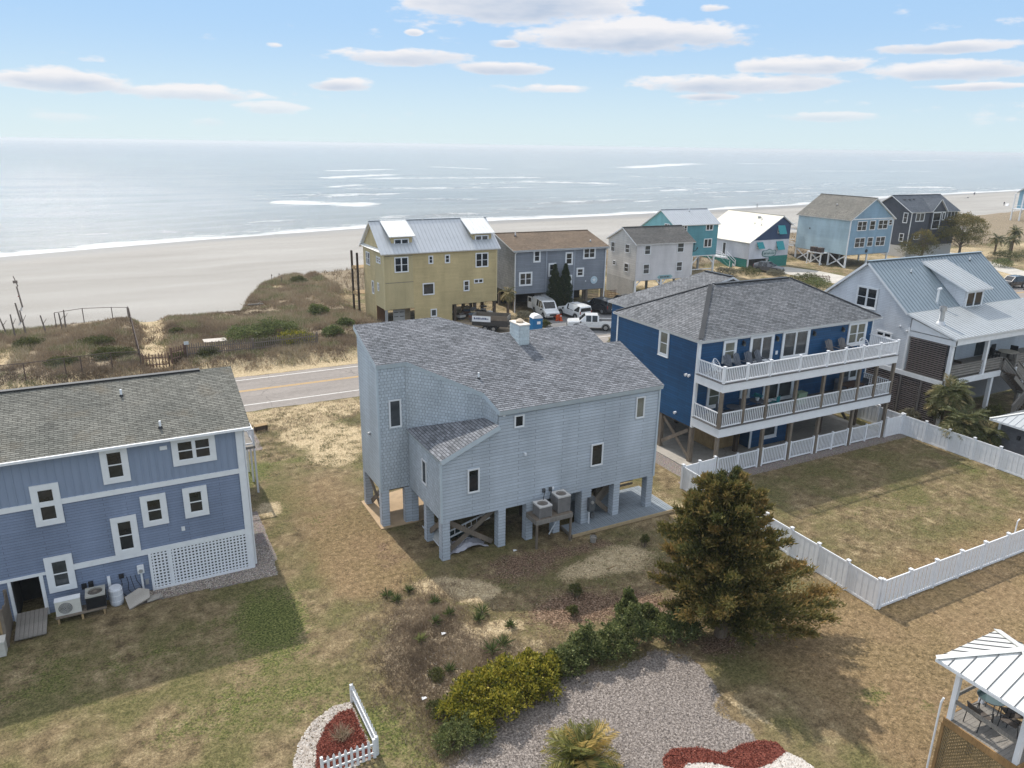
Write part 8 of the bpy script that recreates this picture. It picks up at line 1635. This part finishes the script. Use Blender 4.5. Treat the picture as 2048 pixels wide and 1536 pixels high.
X, Y = poly_pts(INNER, 9000, 1); o = flat_bits('mulch_chips', None, None, X, Y, .075, .5, MULCH, 3, .045, .5); del o['kind']; tag(sub(o, T), kind='stuff')
X, Y = poly_pts(BED, 6500, 2, INNER); o = pebbles('edging_stones', None, X, Y, .05, 4); tag(sub(o, T), kind='stuff')
shr = np.random.default_rng(5)
T2 = thing('ornamental_grass', 'dry ornamental grass clump growing in the red mulch bed', 'grass clump', (4.9, 21.6, 0)); P = np.zeros((160, 3)); P[:, :2] = shr.normal(0, .12, (160, 2)); a = shr.random(160)*6.28; D = np.stack([np.cos(a)*.8, np.sin(a)*.8, np.ones(160)], 1); link('blades', fast_mesh('blades', leaves(P, D, .5, .02, shr, .3), 4, .5+shr.normal(0, .2, 160), L_SCRUB), T2); MB().cyl((0, 0, 0), (0, 0, .06), .12, .06, 8).make('crown_base', TWIG, T2)
T = thing('flower_bed', 'wavy bed of red mulch and white stones at the bottom right of the ground mat', 'flower bed', (16.5, 14.6, 0))
mbed = MB(); mbed.prism(BED2, 0, .03); sub(mbed.make('mulch_base', bpy.data.materials['mulch_base'], T), T)
X, Y = poly_pts(BED2, 14000, 6); o = flat_bits('mulch_chips', None, None, X, Y, .075, .5, MULCH, 7, .04, .5); tag(sub(o, T), kind='stuff')
X, Y = poly_pts(STONE2, 16000, 8); o = pebbles('white_stones', None, X, Y, .045, 9, .85); tag(sub(o, T), kind='stuff')
# gravel strip along the blue house lattice
X, Y = poly_pts([(-1.2, 33.75), (4.95, 33.35), (5.2, 36.5), (4.25, 36.5), (4.25, 34.5), (-1.2, 34.5)], 6000, 10); o = pebbles('gravel_strip', None, X, Y, .035, 11, .4); tag(o, 'pinkish gravel strip at the foot of the lattice skirt', 'gravel', kind='stuff')
# pale sandstone rubble near the yellow-green bush
rg = np.random.default_rng(3); X = rg.normal(9.4, .45, 170); Y = rg.normal(23.3, .5, 170); o = pebbles('stone_rubble', None, X, Y, .04, 12, .45); tag(o, 'pale broken stones and shells left of the yellow-green bush', 'stones', kind='stuff')
# litter specks
for i, (x, y, l) in enumerate(((10.2, 25.1, 'white paper scrap in the middle scrub'), (8.15, 22.1, 'white scrap on the lawn edge left of the bushes'), (16.3, 30.2, 'white scrap on the ground under the grey-blue house'), (19.9, 26.6, 'pale stick lying on the sandy ground'))):
    mb = MB(); r = random.Random(i); mb.slab([(-.1, -.06, .06), (.11, -.05, .08), (.09, .08, .05), (-.07, .07, .09)], .01) if i < 3 else mb.cyl((-.35, 0, .04), (.35, .1, .05), .02, .012, 6); o = mb.make('litter_scrap' if i < 3 else 'fallen_branch', VINYL if i < 3 else TIMB_L); o.location = (x, y, hz(x, y)); tag(o, l, 'litter' if i < 3 else 'branch')

# ---------------------------------------------------------------- dune fences, gate, beach posts
RUST = plain('rusty_pipe', (.09, .065, .055), .8, .3); GPOST = wood('grey_gate_timber', (.2, .165, .14))
def wiremat():
    m, nt, b = newmat('chain_link'); b.inputs['Base Color'].default_value = (.16, .15, .145, 1); b.inputs['Metallic'].default_value = .5; b.inputs['Roughness'].default_value = .6; return m
WIRE = wiremat()
def chainlink(label, pts, h, mesh=True):
    p0 = Vector((*pts[0], 0)); T = thing('wire_fence', label, 'fence', (p0.x, p0.y, hz(p0.x, p0.y)))
    tops = []
    for x, y in pts: z = hz(x, y)-hz(p0.x, p0.y); MB().cyl((x-p0.x, y-p0.y, z-.1), (x-p0.x, y-p0.y, z+h), .045, .045, 7).make('post', RUST, T); tops.append(Vector((x-p0.x, y-p0.y, z+h)))
    for a, b in zip(tops, tops[1:]):
        MB().cyl(a, b, .03, .03, 6).make('top_rail', RUST, T)
        if mesh:
            w = MB(); L = (b-a).length; n = int(L/.16); H_ = h-.1
            for i in range(n):
                t0 = i/n; p = a+(b-a)*t0; q = a+(b-a)*min(1, t0+H_*.9/L); f = (min(1, t0+H_*.9/L)-t0)*L/(H_*.9); w.bar(p, q-Vector((0, 0, H_*f)), .007, .007); w.bar(p-Vector((0, 0, H_)), q-Vector((0, 0, H_*(1-f))), .007, .007)
            o = w.make('wire_mesh', WIRE, T); o['kind'] = 'stuff'
chainlink('rusty wire fence along the road side of the left dune', [(-12.5, 71.2), (-7.9, 71.0), (-5.0, 71.1), (-3.8, 71.2), (-1.5, 71.4), (.75, 71.7)], 1.5)
chainlink('rusty wire fence along the left of the sandy beach path', [(.75, 71.9), (.7, 76), (.65, 80.5), (.6, 85), (.5, 90), (.45, 95)], 1.7, False)
chainlink('rusty wire fence between the left dune and the beach', [(.35, 95), (-1.2, 93.8), (-4.0, 92.8), (-6.6, 91.8)], 1.6, False)
for i, (x, y, h, tx, ty) in enumerate(((-7.4, 89.4, 2.0, .35, 0), (-9.2, 89.6, 2.6, .25, .1), (-10.1, 88.9, 2.4, .1, .0), (-11.0, 91, 1.8, .5, 0), (-5.7, 90.6, 2.0, -.1, 0), (-6.0, 90.4, 1.8, .12, 0))):
    T = thing('leaning_post', ('broken grey post leaning right in the old dune fence', 'tall broken post with a torn rail in the old dune fence', 'dark upright post in the old dune fence', 'far-left leaning post by the beach', 'forked driftwood post in the old dune fence', 'short stump of the old dune fence')[i], 'post', (x, y, hz(x, y)))
    MB().cyl((0, 0, -.2), (tx*-.8, ty, h), .09, .06, 7).make('shaft', GPOST, T); MB().cyl((tx*-.4, ty*.5, h*.55), (tx*-.4+.35, ty+.1, h*.8), .035, .02, 5).make('broken_rail', GPOST, T)
for i, (x, y, h) in enumerate(((-11.2, 110.5, 2.6), (-10.5, 99.6, 2.2))):
    T = thing('beach_post', ('tall weathered post with a sign board standing on the beach', 'shorter weathered post on the beach nearer the dune')[i], 'post', (x, y, hz(x, y))); MB().cyl((0, 0, -.3), (-.25, .1, h), .1, .08, 8).make('shaft', GPOST, T)
    if i == 0: MB().cyl((-.1, .05, h), (-.4, .1, h+1.3), .07, .05, 7).make('upper_shaft', GPOST, T); box_obj('sign_board', GPOST, T, -.55, .0, h+.4, -.05, .06, h+.75); box_obj('red_tag', TAIL, T, -.3, -.02, h*.5, -.2, .05, h*.55)
def pickets(label, p, q, h, sp, mat, name='picket_fence', lean=0, z=0):
    p, q = Vector(p), Vector(q); d = q-p; L = d.length; zz = hz((p.x+q.x)/2, (p.y+q.y)/2); T = thing(name, label, 'gate' if 'gate' in name else 'fence', (p.x, p.y, zz), math.atan2(d.y, d.x)); n = round(L/sp)
    for i in range(n+1): unit('picket', mat, .085, .03, h+.06*((i*7) % 3-1), T, (i*L/n, 0, .04))
    for z in (.35, h-.35): bar_obj('rail', mat, T, (0, .035, z), (L, .035, z), .04, .09)
    for x in (0, L): unit('post', mat, .13, .13, h+.15, T, (x, .1, -.1))
pickets('closed timber picket gate leaf across the sandy beach path', (.95, 73.0), (3.05, 72.7), 1.35, .27, wood('red_grey_timber', (.2, .13, .1)), 'picket_gate')
pickets('half-open timber picket gate leaf right of the closed one', (3.35, 71.9), (4.6, 72.9), 1.35, .27, bpy.data.materials['red_grey_timber'], 'picket_gate')
pickets('grey timber picket fence in front of the dune thicket, left stretch', (4.7, 72.6), (10.4, 72.3), 1.25, .2, GPOST); pickets('grey timber picket fence in front of the dune thicket, right stretch', (10.5, 72.3), (16.6, 72.6), 1.25, .2, GPOST)
T = thing('notice_sign', 'small pale notice on the gate post', 'sign', (4.65, 72.4, hz(4.65, 72.4))); bar_obj('post', GPOST, T, (0, 0, 0), (0, 0, 1.5), .1, .1); box_obj('board', plain('pale_board', (.5, .55, .58), .5), T, -.2, -.09, 1.25, .2, -.06, 1.55)
for i, (x, y, l) in enumerate(((19.6, 112, 'on the sandy gap'), (21.4, 116, 'at the beach edge'), (20.3, 108.5, 'below the sandy gap'))): T = thing('dune_stake', 'thin dark stake %s in the dune' % l, 'stake', (x, y, hz(x, y)), 0, 'dune stakes'); MB().cyl((0, 0, -.1), (0, 0, 1.0), .05, .04, 6).make('stake', GPOST, T); box_obj('tag', GPOST, T, -.04, -.07, .8, .1, -.05, .95)
T = thing('driftwood_board', 'bleached plywood sheet lying in the dune scrub', 'board', (7.6, 77.2, hz(7.6, 77.2)+.45), R(8)); o = box_obj('sheet', plain('bleached_ply', (.55, .5, .44), .8), T, -1.1, -.35, 0, 1.1, .35, .04); o.rotation_euler = (R(14), R(3), 0); box_obj('batten', TIMB_L, T, -.9, -.3, -.06, -.8, .3, 0)
for i, (x, y, a) in enumerate(((9.5, 94.6, .2), (14.5, 95.2, -.1))): T = thing('driftwood_log', ('forked driftwood log at the dune edge', 'bleached driftwood plank at the dune edge')[i], 'driftwood', (x, y, hz(x, y)), a); MB().cyl((-.9, 0, .12), (.9, .1, .16), .12, .07, 7).make('log', TIMB_G, T); MB().cyl((.2, .05, .15), (.7, .4, .4), .05, .02, 6).make('limb', TIMB_G, T)

# ---------------------------------------------------------------- people and things far along the beach
def person(label, loc, rz, top, legs, skin=(.35, .2, .13), bend=0):
    T = thing('person', label, 'person', loc, rz)
    V = [(0, 0, .95), (0, 0, 1.15), (0, .02*bend, 1.4), (0, .06*bend, 1.52), (0, .1*bend, 1.68), (.1, 0, .9), (.12, .12, .5), (.12, .05, .06), (-.1, 0, .9), (-.12, -.15, .5), (-.12, -.25, .08), (.19, .02*bend, 1.4), (.26, 0, 1.12), (.24, .12, .88), (-.19, .02*bend, 1.4), (-.27, .03, 1.12), (-.25, .18, .92), (.12, .2, .04), (-.12, -.1, .04), (.235, .17, .8), (-.245, .23, .84)]
    E_ = [(0, 1), (1, 2), (2, 3), (3, 4), (0, 5), (5, 6), (6, 7), (0, 8), (8, 9), (9, 10), (2, 11), (11, 12), (12, 13), (2, 14), (14, 15), (15, 16), (7, 17), (10, 18), (13, 19), (16, 20)]
    Rr = [.14, .13, .15, .06, .11, .09, .065, .045, .09, .065, .045, .06, .045, .035, .06, .045, .035, .04, .04, .03, .03]
    me = bpy.data.meshes.new('body'); me.from_pydata(V, E_, []); o = link('body', me, T); o.modifiers.new('skin', 'SKIN'); s = o.modifiers.new('sub', 'SUBSURF'); s.levels = s.render_levels = 2
    for i, d in enumerate(me.skin_vertices[0].data): d.radius = (Rr[i],)*2; d.use_root = i == 0
    m, nt, b = newmat('person_skin_clothes'); tc = nt.nodes.new('ShaderNodeTexCoord'); sp = nt.nodes.new('ShaderNodeSeparateXYZ'); nt.links.new(tc.outputs['Object'], sp.inputs[0]); mr = nt.nodes.new('ShaderNodeMapRange'); mr.inputs['From Max'].default_value = 2.0; nt.links.new(sp.outputs[2], mr.inputs['Value'])
    c = ramp(nt, mr.outputs[0], [(0, skin), (.1, legs), (.48, top), (.745, skin), (.86, (.05, .035, .025))]); nt.nodes[-1].color_ramp.interpolation = 'CONSTANT'; nt.links.new(c, b.inputs['Base Color']); b.inputs['Roughness'].default_value = .8; me.materials.append(m); return T
def shore(x): return float(np.interp(x, SH_X, SH_Y))
for x, y, l, tp, lg, a in ((231.0, 228.0, 'person in dark clothes walking at the water line', (.05, .05, .06), (.04, .05, .08), .5), (404.0, 247.0, 'person in a blue top standing on the far beach', (.08, .1, .2), (.05, .05, .06), 1.2), (405.6, 247.6, 'person in grey beside the one in blue on the far beach', (.2, .2, .2), (.03, .03, .04), 2.0), (318.0, 181.5, 'person crouching over gear on the sand near the far dune', (.04, .05, .06), (.05, .05, .05), -1)):
    person(l, (x, y, hz(x, y)), a, tp, lg)
T = thing('beach_gear', 'white and dark beach gear on the sand near the far dune', 'beach gear', (319.6, 181.0, hz(319.6, 181)), .3); o = box_obj('cooler', VINYL, T, -.4, -.3, 0, .4, .3, .5); MB().slab([(-1.4, -.4, .1), (-.5, -.5, .9), (-.6, .4, .8), (-1.3, .5, .05)], .03).make('folded_canopy', VINYL, T)
T = thing('beach_gear', 'dark towels and bag lying on the far beach', 'beach gear', (369.0, 229.0, hz(369, 229))); box_obj('towel', BLK, T, -1, -.4, .02, 1, .4, .06); box_obj('bag', DGREY, T, 1.1, -.2, 0, 1.6, .2, .4)
T = thing('beach_hut_roof', 'small boat-shaped shelter behind the white cottage near the beach', 'shelter', (102.0, 128.5, hz(102, 128.5))); box_obj('frame', WT, T, -2, -1.2, 0, 2, 1.2, 1.4); MB().slab([(-2.3, -1.5, 1.4), (2.3, -1.5, 1.4), (2.3, 1.5, 1.9), (-2.3, 1.5, 1.9)], .1).make('canopy', DGREY, T)
# boardwalk rails over the dunes near the right edge
T = thing('dune_walkway', 'timber walkway with rails crossing the far dune', 'walkway', (176.0, 108.0, hz(176, 108)), R(35)); 
for i in range(24): unit('plank', TIMB_G, .9, 1.6, .06, T, (i*.95, 0, .8))
for s in (-.75, .75):
    for z in (1.2, 1.75): bar_obj('rail', TIMB_G, T, (0, s, z), (22, s, z), .08, .12)
    for i in range(9): bar_obj('post', TIMB, T, (i*2.7, s, -.3), (i*2.7, s, 1.85), .13, .13)
# ---------------------------------------------------------------- sea air
mb = MB(); mb.box(-7000, -400, -9.0, 17000, 23000, 21.5); haze = mb.make('haze', None or bpy.data.materials.new('sea_haze')); haze['kind'] = 'stuff'
hm = bpy.data.materials['sea_haze']; hm.use_nodes = True; hn = hm.node_tree; hn.nodes.clear(); pv = hn.nodes.new('ShaderNodeVolumePrincipled'); pv.inputs['Color'].default_value = (.9, .94, .97, 1); pv.inputs['Density'].default_value = 2.2e-4; pv.inputs['Anisotropy'].default_value = .2
ho = hn.nodes.new('ShaderNodeOutputMaterial'); hn.links.new(pv.outputs[0], ho.inputs['Volume'])
